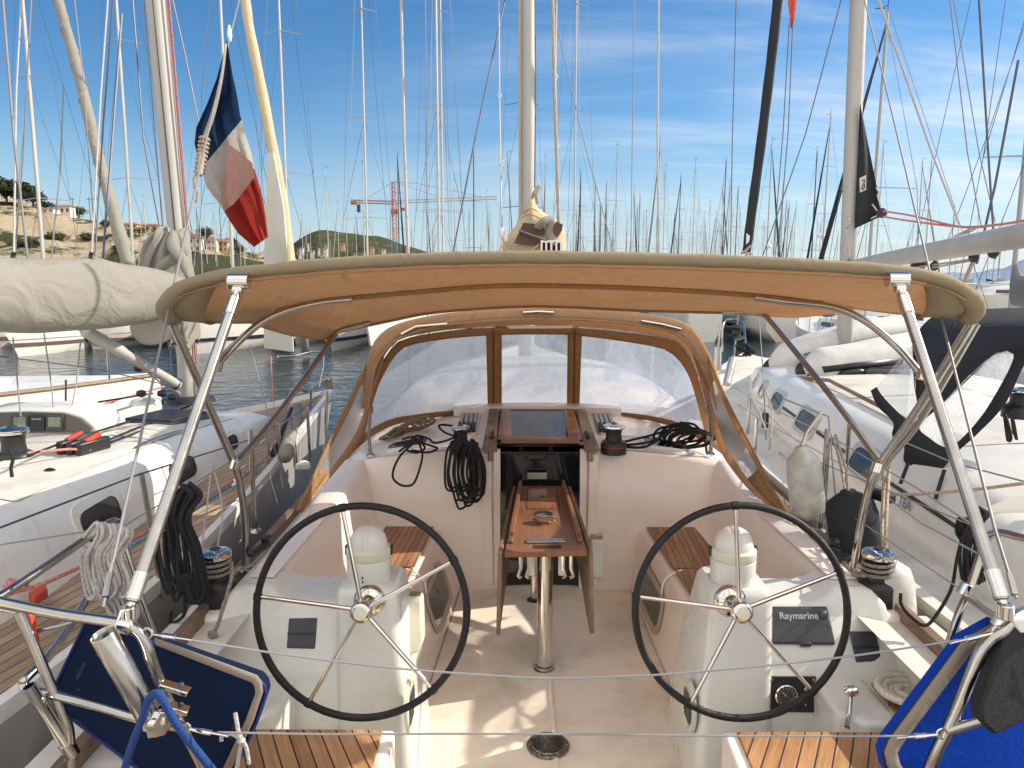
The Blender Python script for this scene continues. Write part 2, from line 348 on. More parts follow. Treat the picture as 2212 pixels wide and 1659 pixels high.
RBLK=ropemat('black_rope',(.006,.006,.007),(.022,.022,.025)); RGRY=ropemat('grey_rope',(.30,.28,.26),(.55,.53,.50)); RBEI=ropemat('beige_rope',(.22,.17,.12),(.55,.46,.36),110)
RBRN=ropemat('brown_mottled_rope',(.10,.075,.05),(.36,.28,.20),120); RWHT=ropemat('white_rope',(.45,.42,.38),(.8,.77,.7),90); RRED=ropemat('red_rope',(.45,.03,.02),(.6,.35,.3)); RTEAL=ropemat('teal_rope',(.02,.16,.25),(.2,.4,.5)); RMIX=ropemat('black_fleck_rope',(.04,.035,.03),(.42,.38,.32),150); RBLU=ropemat('blue_hose',(.006,.035,.16),(.01,.06,.24))
WIRE=mat('stay_wire',(.24,.24,.25),.6,.15); WIRED=mat('thin_dark_wire',(.10,.11,.13),.5,.4); WIREC=mat('plastic_coated_wire',(.28,.29,.31),.5,.1)
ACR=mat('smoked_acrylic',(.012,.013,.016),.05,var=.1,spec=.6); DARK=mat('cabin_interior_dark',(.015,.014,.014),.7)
GLS=mat('smoked_window_glass',(.03,.032,.036),.06,var=.2,vs=3,spec=.6)
HULLG=mat('light_grey_hull',(.40,.40,.37),.28,dirt=.5,var=.05,coat=.3); HULLD=mat('pale_blue_grey_hull',(.34,.33,.32),.3,var=.05,coat=.3); NAVYH=mat('black_navy_hull',(.012,.015,.03),.2,coat=.4)
ORNG=mat('orange_plastic',(.55,.05,.02),.45); REDP=mat('red_cloth',(.55,.03,.02),.8); FENDW=mat('fender_dirty_white',(.55,.55,.50),.4,var=.2,vs=14,c2=(.62,.62,.57)); RUB=mat('dinghy_hypalon',(.62,.62,.60),.6,var=.08,vs=9,bump=.08,bs=70)
MESHN=mat('net_grey',(.16,.18,.17),.8)
WHT=mat('white_plastic',(.78,.78,.76),.3,var=.04); CREAM=mat('aged_cream_plastic',(.66,.65,.52),.35,var=.08,vs=7); DOMEM=mat('compass_dome_cover',(.66,.64,.62),.35,var=.04); LCD=mat('lcd_screen',(.20,.23,.17),.2,var=.25,vs=60)

def text(body,size,mt,parent,mtx,off=0,ext=.0005,align='CENTER'):
    fc=bpy.data.curves.new('tmp','FONT'); fc.body=body; fc.size=size; fc.extrude=ext; fc.offset=off; fc.align_x=align; fc.align_y='CENTER'
    fo=bpy.data.objects.new('tmp',fc); link(fo); bpy.context.view_layer.update()
    me=bpy.data.meshes.new_from_object(fo.evaluated_get(bpy.context.evaluated_depsgraph_get())); bpy.data.objects.remove(fo)
    org=ORG.get(parent,Vector()); me.transform(Matrix.Translation(-org)@mtx); me.name='lettering'
    o=bpy.data.objects.new('lettering',me); link(o); me.materials.clear(); me.materials.append(mt); o.parent=parent; return o
C0=-0.04
def mir(p): return Vector((2*C0-p[0],p[1],p[2]))
def halfbeam(t,hb,tr,bowt=.5,pw=2.1):
    if t<bowt: return hb*(tr+(1-tr)*math.sin(t/bowt*math.pi/2))
    return hb*max(0.0,1-((t-bowt)/(1-bowt))**pw)
def hull_rows(L,hb,fb,tr=.85,wl=-.5,n=26,bf=.25,y0=0,rake=.6,cx=0,zoff=0):
    """rows of the starboard-to-port section, stern to bow; deck edge at z=fb (local)"""
    rows=[];deck=[]
    for i in range(n+1):
        t=i/n; b=halfbeam(t,hb,tr); z=fb+bf*max(0,(t-.35)/.65)**1.6; y=y0+t*L
        sec=[(1,1.0),(1.0,.82),(.985,.55),(.94,.30),(.86,.12),(.7,-.06),(.35,-.30),(0,-.42)]
        row=[]
        for s in (1,-1):
            q=[]
            for bx,hz in sec:
                zz=wl+(z-wl)*hz if hz>0 else wl+hz*1.2
                yy=y-rake*t**6*(1-max(0,hz))*1.2
                q.append(Vector((cx+s*b*bx,yy,zz)))
            row=row+q if s==1 else row+q[::-1][1:]
        rows.append(row); deck.append((cx,y,z,b))
    return rows,deck
def build_hull(L,hb,fb,mats,parent,name='hull',**k):
    rows,deck=hull_rows(L,hb,fb,**k)
    m=MB(); m.loft(rows); m.poly(rows[0]); 
    return m.build(name,mats,parent,smooth=50), deck
Y0=thing('sailing_yacht','white cruising yacht we look along, twin steering wheels and teak cockpit seats in the foreground','sailing yacht')
YT=Y0
# ---- hull and outer decks
build_hull(11.6,1.50,.62,GELW,YT,wl=-.5,y0=1.45,tr=.93,cx=C0,rake=.8)
rows,deck=hull_rows(11.6,1.50,.62,wl=-.5,y0=1.45,tr=.93,cx=C0)
m=MB()
for s in(1,-1):
    A=[];B=[]
    for (cx,y,z,b) in deck:
        inner=1.235 if y<5.2 else (1.235 if y<5.2 else max(0.0,1.235-(y-5.2)*.10))
        inner=min(inner,b); A.append(Vector((cx+s*b,y,z+.012))); B.append(Vector((cx+s*inner,y,z+.03)))
    m.loft([A,B])
A=[];B=[]
for (cx,y,z,b) in deck:
    if y>8.2:
        inner=min(b,max(0,1.235-(y-5.2)*.10)); A.append(Vector((cx+inner,y,z+.03))); B.append(Vector((cx-inner,y,z+.03)))
m.loft([A,B]); m.build('side_deck',DECKNS,YT)
for s in(1,-1):
    pts=[Vector((cx+s*(b-.01),y,z+.045)) for cx,y,z,b in deck[:-1]]
    m=MB()
    rr=[]
    for p in pts:
        rr.append([p+Vector((-.022,0,-.03)),p+Vector((-.018,0,.02)),p+Vector((.018,0,.02)),p+Vector((.024,0,-.03))])
    m.loft(rr); m.build('toe_rail',WOODG,YT)
# ---- sole
m=MB(); xr=lambda y:.60-(y-2.6)*.026; xl=lambda y:-.665+(y-2.6)*.055
ys=[1.3,2.0,2.6,3.2,3.8,4.4,4.66]
m.loft([[Vector((xl(y),y,0)) for y in ys],[Vector((C0+.02,y,.012)) for y in ys],[Vector((xr(y),y,0)) for y in ys]])
m.build('cockpit_sole',SOLE,YT,smooth=10)
m=MB(); a=S(1190,1470,.012); m.box((a.x-.006,(a.y+1.4)/2,.014),(.022,a.y-1.4,.012)); m.build('sole_ridge',GEL,YT,bevel=.004)
# ---- seat boxes, backrests, coamings
for s in(1,-1):
    M_=(lambda p:Vector(p)) if s==1 else mir
    m=MB()
    ys=[2.93,3.1,3.4,3.8,4.2,4.5,4.66]
    fr=lambda y:.70-(y-2.9)*.045
    bk=lambda y:1.07-(y-2.9)*.03
    r0=[M_((xr(y) if s==1 else 2*C0-xl(y),y,-.02)) for y in ys]
    r1=[M_((fr(y)-.035,y,.33)) for y in ys]
    r2=[M_((fr(y)-.02,y,.385)) for y in ys]
    r3=[M_((fr(y)+.01,y,.412)) for y in ys]
    r4=[M_((bk(y)-.03,y,.415)) for y in ys]
    r5=[M_((bk(y),y,.45)) for y in ys]
    r6=[M_((bk(y)+.05,y,.70)) for y in ys]
    up=lambda y:.75+max(0,y-3.9)**1.5*.16
    r7=[M_((bk(y)+.07,y,up(y)-.012)) for y in ys]
    r8=[M_((bk(y)+.10,y,up(y))) for y in ys]
    r9=[M_((1.26,y,up(y)-.005)) for y in ys]
    ra=[M_((1.285,y,up(y)-.02)) for y in ys]
    rb=[M_((1.30,y,.62)) for y in ys]
    m.loft([r0,r1,r2,r3,r4,r5,r6,r7,r8,r9,ra,rb]); m.build('seat_moulding',GEL,YT,smooth=50,sub=1)
    # locker lid on the coaming
    m=MB(); rr=[]
    for x in (1.085+.05,1.24):
        rr.append([M_((x-(y-2.9)*.02,y,.757)) for y in (2.98,3.3,3.6,3.9)])
    m.loft(rr); m.build('coaming_lid',GEL,YT,sol=.008,bevel=.004)
    # teak on the seat
    for (ya,yb) in ((3.93,4.60),(2.98,3.90)):
        m=MB(); m.prism([M_((fr(ya)+.022,ya,.416)),M_((bk(ya)-.045,ya,.416)),M_((bk(yb)-.045,yb,.416)),M_((fr(yb)+.022,yb,.416))],(0,0,.010))
        m.build('teak_seat',TEAKS,YT,bevel=.003)
    # moulded lid line on the seat front
    pts=[M_((fr(3.85)-.045,3.86,.15)),M_((fr(3.85)-.05,3.86,.34)),M_((fr(3.85)-.01,3.86,.405)),M_((fr(3.85)+.06,3.88,.428))]
    tube('lid_seam',pts,.006,GEL,YT,n=5)
# ---- bulkhead
def topz(x,y):
    q=abs(x-C0); e=min(1,max(0,(y-4.65)/.85))
    return (1-e)*(.915-.075*(q/1.15)**3)+e*(1.035-.30*(q/1.38)**2.6)
m=MB()
for s in(1,-1):
    xs=[.30,.33,.36,.45,.6,.8,.95,1.05,1.15,1.28] 
    T=[];Bm=[]; T2=[]
    for x in xs:
        X=C0+s*x; T.append(Vector((X,4.66,topz(X,4.65)-.02))); T2.append(Vector((X,4.685,topz(X,4.65)))); Bm.append(Vector((X,4.60 if x<1.1 else 4.62,-.02)))
    mid=[a.lerp(b,.5) for a,b in zip(Bm,T)]
    m=MB(); m.loft([Bm,mid,T,T2]); m.build('bulkhead',GEL,YT,smooth=60)
m=MB()
for s in(1,-1):
    rows_=[]
    for y in (4.685,4.9,5.1,5.3,5.5,5.65):
        rows_.append([Vector((C0+s*x,y,topz(C0+s*x,y))) for x in (.33,.42,.55,.7,.85,1.0,1.12,1.22,1.27)]+[Vector((C0+s*1.29,y,.62))])
    m=MB(); m.loft(rows_); m.build('coachroof_aft',GEL,YT,smooth=60)
# coachroof forward of the windscreen
m=MB(); rows_=[]
for y,hw,h in ((5.62,1.20,1.04),(5.7,1.20,1.12),(6.3,1.16,1.15),(7.2,1.08,1.15),(8.2,.96,1.12),(9.0,.82,1.02),(9.6,.68,.86),(9.9,.6,.76)):
    zb=.62+.25*max(0,((y-1.45)/11.6-.35)/.65)**1.6+.02
    rows_.append([Vector((C0-hw,y,zb)),Vector((C0-hw+.05,y,zb+(h-zb)*.7)),Vector((C0-hw+.14,y,h-.02)),Vector((C0-hw*.5,y,h+.03)),Vector((C0,y,h+.045)),Vector((C0+hw*.5,y,h+.03)),Vector((C0+hw-.14,y,h-.02)),Vector((C0+hw-.05,y,zb+(h-zb)*.7)),Vector((C0+hw,y,zb))])
m.loft(rows_); m.poly(rows_[0]); m.poly(rows_[-1]); m.build('coachroof',GEL,YT,smooth=45)
# garage lip in front of the hatch
m=MB(); rr=[]
for dx in [i/12 for i in range(13)]:
    x=-.66+dx*1.24; rr.append([Vector((x,5.40,1.0)),Vector((x,5.40,1.075-.05*abs(x-C0)**2)),Vector((x,5.46,1.09-.05*abs(x-C0)**2)),Vector((x,5.60,1.085-.05*abs(x-C0)**2)),Vector((x,5.62,1.0))])
m.loft(rr); m.build('hatch_garage',GEL,YT,smooth=50)
# ---- companionway
XL,XRt=C0-.30,C0+.30
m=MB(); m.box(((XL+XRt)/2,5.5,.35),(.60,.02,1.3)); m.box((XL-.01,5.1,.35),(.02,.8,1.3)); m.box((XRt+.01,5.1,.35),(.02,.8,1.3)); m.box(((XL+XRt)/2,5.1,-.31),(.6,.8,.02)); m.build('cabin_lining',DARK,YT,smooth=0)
for s,x in((-1,XL),(1,XRt)):
    m=MB(); m.prism([(x-s*.0,4.60,0.0),(x-s*.045,4.60,0),(x-s*.045,4.63,.93),(x,4.63,.93)],(0,.03,0)); m.prism([(x+s*.075,4.585,.04),(x+s*.0,4.585,.04),(x+s*.015,4.615,.90),(x+s*.07,4.615,.90)],(0,.03,0)); m.build('companionway_jamb',GEL,YT,bevel=.005)
    m=MB(); a=x+s*.02; m.prism([(a-.045,4.56,.925),(a+.045,4.56,.925),(a+.035,5.36,1.03),(a-.035,5.36,1.03)],(0,0,.035)); m.build('hatch_slide',WOODG,YT,bevel=.006)
    m=MB(); m.lathe([(.017,0),(.017,.06),(.012,.065)],(a,4.60,.86)); m.build('slide_fitting',STEEL,YT)
m=MB(); m.prism([(XL+.02,4.64,.02),(XRt-.02,4.64,.02),(XRt-.02,4.68,.90),(XL+.02,4.68,.90)],(0,.008,0)); m.build('washboard',ACR,YT)
# dark things inside: steps with a rope-mat, tread
m=MB(); a=P(1163,998,5.0)
m.box((a.x,5.0,a.z-.01),(.17,.03,.09)); m.build('rope_fender_mat',ropemat('purple_rope_mat',(.02,.015,.03),(.28,.16,.30),45),YT,bevel=.01)
a=P(1160,1027,4.63); m=MB(); m.box((a.x,4.625,a.z),(.125,.012,.042)); m.lathe([(.004,0),(.004,.006)],(a.x-.045,4.618,a.z),(0,-1,0),8); m.lathe([(.004,0),(.004,.006)],(a.x+.045,4.618,a.z),(0,-1,0),8); m.build('latch_plate',STEEL,YT,bevel=.002)
for dx in(-.10,.10):
    m=MB(); m.box((a.x+dx,4.95,.55),(.03,.05,.8)); m.build('companionway_ladder_rail',WOODG,YT,bevel=.006)
for zz in(.15,.4,.62):
    m=MB(); m.box((a.x,4.93,zz),(.24,.09,.025)); m.build('ladder_step',WOODG,YT,bevel=.006)
# sliding hatch
m=MB(); m.prism([(XL+.025,4.60,.955),(XRt-.025,4.60,.955),(XRt-.02,5.40,1.045),(XL+.02,5.40,1.045)],(0,0,.010)); h=m.build('sliding_hatch',ACR,YT)
m=MB(); m.prism([(XL+.05,4.59,.972),(XRt-.05,4.59,.972),(XRt-.05,4.66,.98),(XL+.05,4.66,.98)],(0,0,.028)); m.build('hatch_trim',WOOD,h,bevel=.006)
m=MB()
for x in (XL+.07,XRt-.07): m=MB(); m.prism([(x-.045,4.68,.977),(x+.045,4.68,.977),(x+.035,5.36,1.052),(x-.035,5.36,1.052)],(0,0,.008)); m.build('hatch_side_trim',WOOD,h,bevel=.003)

# ---- consoles
def consoles():
    for s in(1,-1):
        M_=(lambda p:Vector(p)) if s==1 else mir
        m=MB(); rr=[]
        def ring(x0,x1,y0,y1,z,r=.05,n=5):
            q=[]
            for cx,cy,a0 in((x1-r,y1-r,0),(x0+r,y1-r,90),(x0+r,y0+r,180),(x1-r,y0+r,270)):
                for k in range(n):
                    a=R(a0+90*k/(n-1)); q.append(M_((cx+r*math.cos(a),cy+r*math.sin(a),z)))
            return q
        rr=[ring(.50,.80,2.62,3.2,-.02,.04),ring(.51,.80,2.63,3.18,.10,.04),ring(.525,.805,2.66,3.14,.35,.04),ring(.545,.81,2.69,3.10,.55,.04),ring(.562,.815,2.72,3.05,.69,.04),ring(.575,.818,2.74,3.03,.775,.04),ring(.582,.812,2.747,3.022,.790,.04),ring(.594,.80,2.76,3.01,.800,.035)]
        m.loft(rr,closed=True); m.poly(rr[-1]); p=m.build('helm_pedestal',GELG,YT,smooth=60)
        # shelf with slanted aft face
        m=MB(); rows_=[]
        for x,top,yt,ym in((.78,.70,2.86,2.70),(.95,.70,2.86,2.70),(1.02,.70,2.86,2.70),(1.08,.715,2.88,2.70),(1.13,.745,2.92,2.70),(1.20,.75,2.93,2.69),(1.27,.745,2.90,2.68),(1.31,.70,2.86,2.66),(1.325,.60,2.8,2.64)):
            rows_.append([M_(q) for q in((x,3.12,top-.001),(x,yt+.03,top),(x,yt+.006,top-.006),(x,yt-.008,top-.025),(x,ym+.02,.47),(x,ym,.44),(x,ym-.03,.2),(x,ym-.05,-.02))])
        m.loft(rows_); m.poly([r[0] for r in rows_]+[rows_[-1][-1],rows_[0][-1]]) if False else None
        m.build('console_shelf',GELG,YT,smooth=55)
        # white ledge and helm seat
        m=MB(); m.prism([M_(q) for q in((.97,2.50,-.1),(1.04,2.42,-.1),(1.17,2.42,-.1),(1.17,2.74,-.1),(.97,2.74,-.1))],(0,0,.56)); m.build('engine_ledge',GELG,YT,bevel=.02,seg=3)
        m=MB(); m.prism([M_(q) for q in((.53,2.39,0.0),(1.16,2.39,0),(1.16,1.5,0),(.50,1.5,0))],(0,0,.445)); m.build('helm_seat',GEL,YT,bevel=.012,seg=3)
        m=MB(); m.prism([M_(q) for q in((1.16,2.70,0.0),(1.46,2.70,0),(1.46,1.5,0),(1.16,1.5,0))],(0,0,.446)); m.build('quarter_seat',GEL,YT,bevel=.01)
        m=MB(); m.prism([M_(q) for q in((.575 if s==1 else .57,2.375,.445),(1.14,2.375,.445),(1.14,1.52,.445),(.55,1.52,.445))],(0,0,.010)); m.build('teak_helm_seat',TEAK if s==1 else TEAKL,YT,bevel=.003)
        m=MB(); m.prism([M_(q) for q in((1.185,2.69,.446),(1.44,2.69,.446),(1.44,1.52,.446),(1.185,1.52,.446))],(0,0,.010)); m.build('teak_quarter_seat',TEAK if s==1 else TEAKL,YT,bevel=.003)
        # winch island on the quarter
        m=MB(); c=S(1890,1305,.66) if s==1 else S(470,1305,.66)
        m.lathe([(.13,-.2),(.125,0),(.115,.03),(.10,.04)],(c.x,c.y,.62),seg=28); m.build('winch_base',GEL,YT)
        m=MB(); m.prism([M_(q) for q in ((1.30,1.5,.40),(1.50,1.5,.40),(1.50,2.9,.40),(1.30,2.9,.40))],(0,0,.235)); m.build('quarter_deck',DECKNS,YT,bevel=.01)
consoles()
# stern platform between seats
m=MB(); m.box((C0,1.38,.1),(2.6,.14,.7)); m.build('transom',GELW,YT,bevel=.02)
# cabin windows in the seat fronts
for s,c in((-1,((938,1300),(968,1190))),(1,((1364,1186),(1404,1300)))):
    fx=lambda y,z:(.70-(y-2.9)*.045-.035)
    def pt(y,z,o=0):
        a=(xr(y) if s==1 else 2*C0-xl(y)); b=fx(y,z); x=a+(b-a)*min(1,max(0,(z+.02)/.35)); x-=.006+o
        return Vector((x,y,z)) if s==1 else mir((x,y,z))
    def rr2(y0,y1,z0,z1,r,o):
        q=[]
        for cy,cz,a0 in((y1-r,z1-r,0),(y0+r,z1-r,90),(y0+r,z0+r,180),(y1-r,z0+r,270)):
            for k in range(6):
                a=R(a0+90*k/5); q.append(pt(cy+r*math.cos(a),cz+r*math.sin(a),o))
        return q
    m=MB(); o_=rr2(3.80,4.36,.06,.31,.09,0); i_=rr2(3.845,4.315,.095,.275,.06,.004); o2=rr2(3.80,4.36,.06,.31,.09,.010)
    m.loft([o_,o2,i_],closed=True); wf=m.build('cabin_window',mat('window_frame_beige',(.45,.41,.35),.4),YT)
    m=MB(); m.poly(i_); m.build('pane',GLS,wf)
# ---- steering wheels
def wheel(u,v):
    c=P(u,v,2.5); ax=Vector((.0,-1,.16)).normalized()
    w_=MB(); q=Vector((0,0,1)).rotation_difference(ax)
    # orient so that +X stays roughly right and +Y up
    right=Vector((1,0,0)); upv=ax.cross(right).normalized()
    if upv.z<0: upv=-upv
    def at(a,r,o=0): return c+right*math.cos(R(a))*r+upv*math.sin(R(a))*r+ax*o
    rim=[at(360*i/72,.376) for i in range(72)]
    w_.tube(rim,[.0132+.0010*((i*5)%72<5) for i in range(72)],12,closed=True)
    for a in AN:
        w_.tube([at(a-1.6,.376),at(a+1.6,.376)],.0158,12)
    W=w_.build('steering_wheel',LEA,YT,smooth=60)
    for a in AN:
        m=MB(); m.tube([at(a,.03,-.015),at(a,.10,-.012),at(a,.362,0)],[.0085,.0085,.0075],10); m.build('spoke',CHROME,W)
    m=MB(); m.lathe([(.030,-.055),(.030,-.02),(.038,-.012),(.040,.004),(.038,.018),(.030,.026),(.024,.028)],c,ax,32); m.build('hub',CHROME,W)
    m=MB(); m.lathe([(.024,.024),(.024,.030),(.015,.031)],c,ax,24); m.build('hub_cap',CREAM,W)
    b=c-ax*.115; m=MB(); m.lathe([(.060,0),(.060,.010),(.050,.022),(.030,.034),(.026,.09)],b-ax*.03,ax,32)
    for k in range(6): 
        a=60*k+20; m.lathe([(.008,0),(.008,.018)],b-ax*.03+right*math.cos(R(a))*.050+upv*math.sin(R(a))*.050,ax,8)
    m.build('wheel_bearing',CHROME,W)
AN=[101,29,-47,-120,172]; wheel(781,1321); AN=[93,22,-48,-119,172]; wheel(1601,1321)
# ---- compasses
for u,s in((798,-1),(1582,1)):
    c=P(u,1250,2.86); c.z=.800; KS=len(bpy.data.objects)
    m=MB(); m.lathe([(.102,0),(.105,.01),(.106,.10),(.106,.115),(.100,.12)],c,seg=36); k=m.build('compass',GELG,YT)
    m=MB(); m.lathe([(.103,.12),(.107,.125),(.107,.165),(.100,.172)],c,seg=36); m.build('compass_collar',CREAM,k)
    m=MB(); m.lathe([(.092,.172),(.091,.19)]+[(.090*math.cos(R(a)),.19+.088*math.sin(R(a))) for a in range(8,90,9)]+[(.004,.279)],c,seg=36); m.build('compass_cover',DOMEM,k,smooth=60)
    for off in(-.012,.012):
        m=MB(); pts=[c+Vector((off,-.091*math.cos(R(a)),.19+.089*math.sin(R(a)))) for a in range(0,181,15)]; m.tube(pts,.0025,6); m.build('cover_ridge',DOMEM,k)
    for sx_ in(-1,1):
        m=MB(); m.box(c+Vector((sx_*.108,.01,.15)),(.012,.035,.05)); m.build('compass_knob',BLK,k,bevel=.004)
    m=MB(); m.box(c+Vector((-.01,-.106,.05)),(.006,.006,.012)); m.box(c+Vector((-.01,-.106,.028)),(.007,.006,.007)); m.build('drain_hole',BLK,k)
    for o_ in [o for o in YT.children_recursive if o.name.split('.')[0] in('compass','compass_collar','compass_cover','cover_ridge','compass_knob','drain_hole') and not o.get('sc')]:
        o_['sc']=1; o_.data.transform(Matrix.Translation(c)@Matrix.Diagonal((.84,.84,.80,1))@Matrix.Translation(-c))
    for o_ in YT.children_recursive:
        if 'sc' in o_: pass
def slab(name,pts,th,mt,parent=YT,bev=.006,nrm=None):
    a,b,c_=pts[0],pts[1],pts[2]; n=(b-a).cross(c_-b).normalized()
    if n.y>0: n=-n
    m=MB(); m.prism(pts,n*th); return m.build(name,mt,parent,bevel=bev,seg=3)
def facepts(l,off=0):
    # points on the slanted console faces: y from z
    o=[]
    for u,v in l:
        # solve ray against line y=2.70+.02 at z .47 to 2.852 at z .675
        d=ray(u,v); best=None
        for k in range(200):
            t=2.4+k*.005; p=CAM+d*(t/d.y); z=p.z
            yf=2.72+(z-.47)*(.132/.205) if z>.47 else (2.70-(.44-z)*.125)
            if p.y>=yf-off: best=p; break
        o.append(best or P(u,v,2.75))
    return o
# plotter cover with its lettering
pl=facepts([(1653,1311),(1784,1311),(1802,1394),(1665,1392)]); 
plo=slab('chart_plotter',pl,.022,GRYP,bev=.010)
ex=(pl[1]-pl[0]).normalized(); ey=(pl[0]-pl[3]).normalized(); nz=ex.cross(ey).normalized(); 
if nz.y>0: nz=-nz
ey=nz.cross(ex)
mid=(facepts([(1721,1332)])[0])+nz*.0238
text('Raymarine',.040,mat('lettering_silver',(.42,.44,.46),.4),plo,Matrix((( ex.x,ey.x,nz.x,mid.x),(ex.y,ey.y,nz.y,mid.y),(ex.z,ey.z,nz.z,mid.z),(0,0,0,1)))@Matrix.Diagonal((.92,.92,1,1)),off=.0007,ext=.0006)
kn=facepts([(1773,1330)])[0]; m=MB(); m.lathe([(.017,0),(.017,.01),(.013,.013)],kn+nz*.022,nz,24); m.build('cover_disc',GRYP,plo)
kn=facepts([(1737,1391)])[0]; m=MB(); m.box(kn+nz*.012,(.045,.02,.02)); m.build('finger_tab',GRYP,plo,bevel=.005)
m=MB(); m.tube([a+nz*.0225 for a in facepts([(1655,1350),(1790,1352)])],.0008,4); m.build('cover_crease',BLK,plo)
for l,nm in(([(625,1336),(686,1335),(681,1402),(620,1400)],'dark_panel'),([(1834,1364),(1890,1364),(1904,1430),(1848,1431)],'dark_panel')):
    q=facepts(l); o=slab('switch_cover',q,.008,GRYP,bev=.006)
    mm=[q[0].lerp(q[3],.48),q[1].lerp(q[2],.48),q[1].lerp(q[2],.56),q[0].lerp(q[3],.56)]; n=(q[1]-q[0]).cross(q[2]-q[1]).normalized(); n=n if n.y<0 else -n
    m=MB(); m.prism([a+n*.0082 for a in mm],n*.001); m.build('cover_slot',BLK,o)
# engine panel
q=facepts([(1660,1460),(1761,1460),(1763,1538),(1660,1535)]); ep=slab('engine_panel',q,.010,BLK,bev=.003)
n=(q[1]-q[0]).cross(q[2]-q[1]).normalized(); n=n if n.y<0 else -n
c=facepts([(1695,1500)])[0]+n*.011; m=MB(); m.lathe([(.044,0),(.044,.012),(.040,.016),(.037,.012),(.037,.010)],c,n,36); m.build('rev_counter_bezel',CHROME,ep)
m=MB(); m.lathe([(.037,.010),(.0365,.0112)],c,n,32); m.build('rev_counter_dial',mat('dial_face',(.05,.055,.05),.15,var=.5,vs=90),ep)
uu=(q[1]-q[0]).normalized(); vv=n.cross(uu)
m=MB(); m.tube([c+n*.0125,c+n*.0125+uu*(-.018)+vv*(.018)],.0012,5)
for k in range(13):
    a=R(225-k*22.5); d_=uu*math.cos(a)+vv*math.sin(a)*(1 if vv.z>0 else -1); m.tube([c+n*.0122+d_*.028,c+n*.0122+d_*.034],.0008,4)
m.build('dial_marks',mat('dial_marks_pale',(.6,.62,.55),.5),ep)
for (u,v) in((1666,1466),(1755,1466),(1757,1531),(1737,1520),(1738,1485)):
    m=MB(); c2=facepts([(u,v)])[0]; m.lathe([(.0045,0),(.0045,.012)] if (u,v)!=(1738,1485) else [(.010,0),(.010,.02),(.008,.022)],c2+n*.002,n,10); m.build('panel_screw',STEEL,ep)
# throttle lever
b=S(1830,1572,.46); m=MB(); m.tube([b,P(1834,1545,2.46),P(1838,1505,2.48)],[.010,.009,.008],10)
t_=m.build('throttle_lever',CHROME,YT); m=MB(); k=P(1839,1493,2.485); m.lathe([(.006,-.02),(.020,-.012),(.026,0),(.020,.012),(.006,.018)],k,(.2,-.5,.9),20,sx=1.1,sy=.8); m.build('lever_knob',CHROME,t_)
# loudspeakers low on the pedestals
for (u,v,x) in((882,1522,C0-.545),(1492,1524,.462)):
    c=PX(u,v,x+ (.03 if x>0 else -.03)); s=-1 if x>0 else 1
    c=PX(u,v,.512 if x>0 else 2*C0-.512)
    m=MB(); m.lathe([(.10,0),(.098,.012),(.085,.016),(.078,.010),(.01,.013)],c,(s,0,.04),36); k=m.build('loudspeaker',CREAM,YT)
    m=MB()
    for j in range(9):
        zz=-.055+j*.0135; hw=math.sqrt(max(.0001,.072**2-zz*zz)); m.box(c+Vector((s*.0145,0,zz)),(.003,2*hw,.004))
    m.build('speaker_grille',GRYP,k)
# storage tube pouch beside the left pedestal
a=[P(865,1290,2.95),P(912,1292,2.95),P(915,1385,2.85),P(905,1410,2.83),P(885,1418,2.83),P(868,1400,2.84)]
m=MB(); m.prism(a,(0,.07,0)); k=m.build('rope_pocket',CREAM,YT,bevel=.014,seg=3)
m=MB(); m.prism([P(872,1288,2.96),P(908,1290,2.96),P(905,1302,2.95),P(876,1302,2.95)],(0,.05,.004)); m.build('pocket_opening',mat('pocket_inside',(.2,.19,.17),.7),k,bevel=.004)
# winch handle holder on the bulkhead
m=MB(); m.prism([P(1278,1166,4.57),P(1307,1167,4.57),P(1306,1250,4.55),P(1281,1250,4.55)],(0,.05,0)); k=m.build('winch_handle_pocket',WHT,YT,bevel=.012,seg=3)
m=MB(); m.prism([P(1275,1156,4.58),P(1302,1156,4.58),P(1302,1170,4.58),P(1275,1170,4.58)],(0,.03,0)); m.build('pocket_flange',STEEL,k,bevel=.004)
# padlock on the right seat front
p_=PX(1462,1333,.66); m=MB(); m.box(p_,(.012,.05,.02)); k=m.build('locker_hasp',STEEL,YT,bevel=.003); m=MB(); m.box(p_+Vector((-.02,-.01,-.02)),(.022,.035,.035)); m.build('padlock',mat('worn_brass_lock',(.16,.14,.11),.4,.6),k,bevel=.005)
# sole drain plate
c=S(1184,1611,.016); m=MB(); m.lathe([(.092,0),(.092,.005),(.086,.009),(.07,.007),(.067,.010),(.05,.011),(.01,.012)],c,seg=48)
k=m.build('sole_inspection_plate',mat('worn_dark_steel',(.22,.21,.19),.28,.9,var=.5,vs=70,rv=.15),YT)
m=MB()
for a in range(0,360,60): m.lathe([(.005,0),(.004,.003)],c+Vector((.079*math.cos(R(a)),.079*math.sin(R(a)),.008)),seg=10)
m.build('plate_screw',CHROME,k)
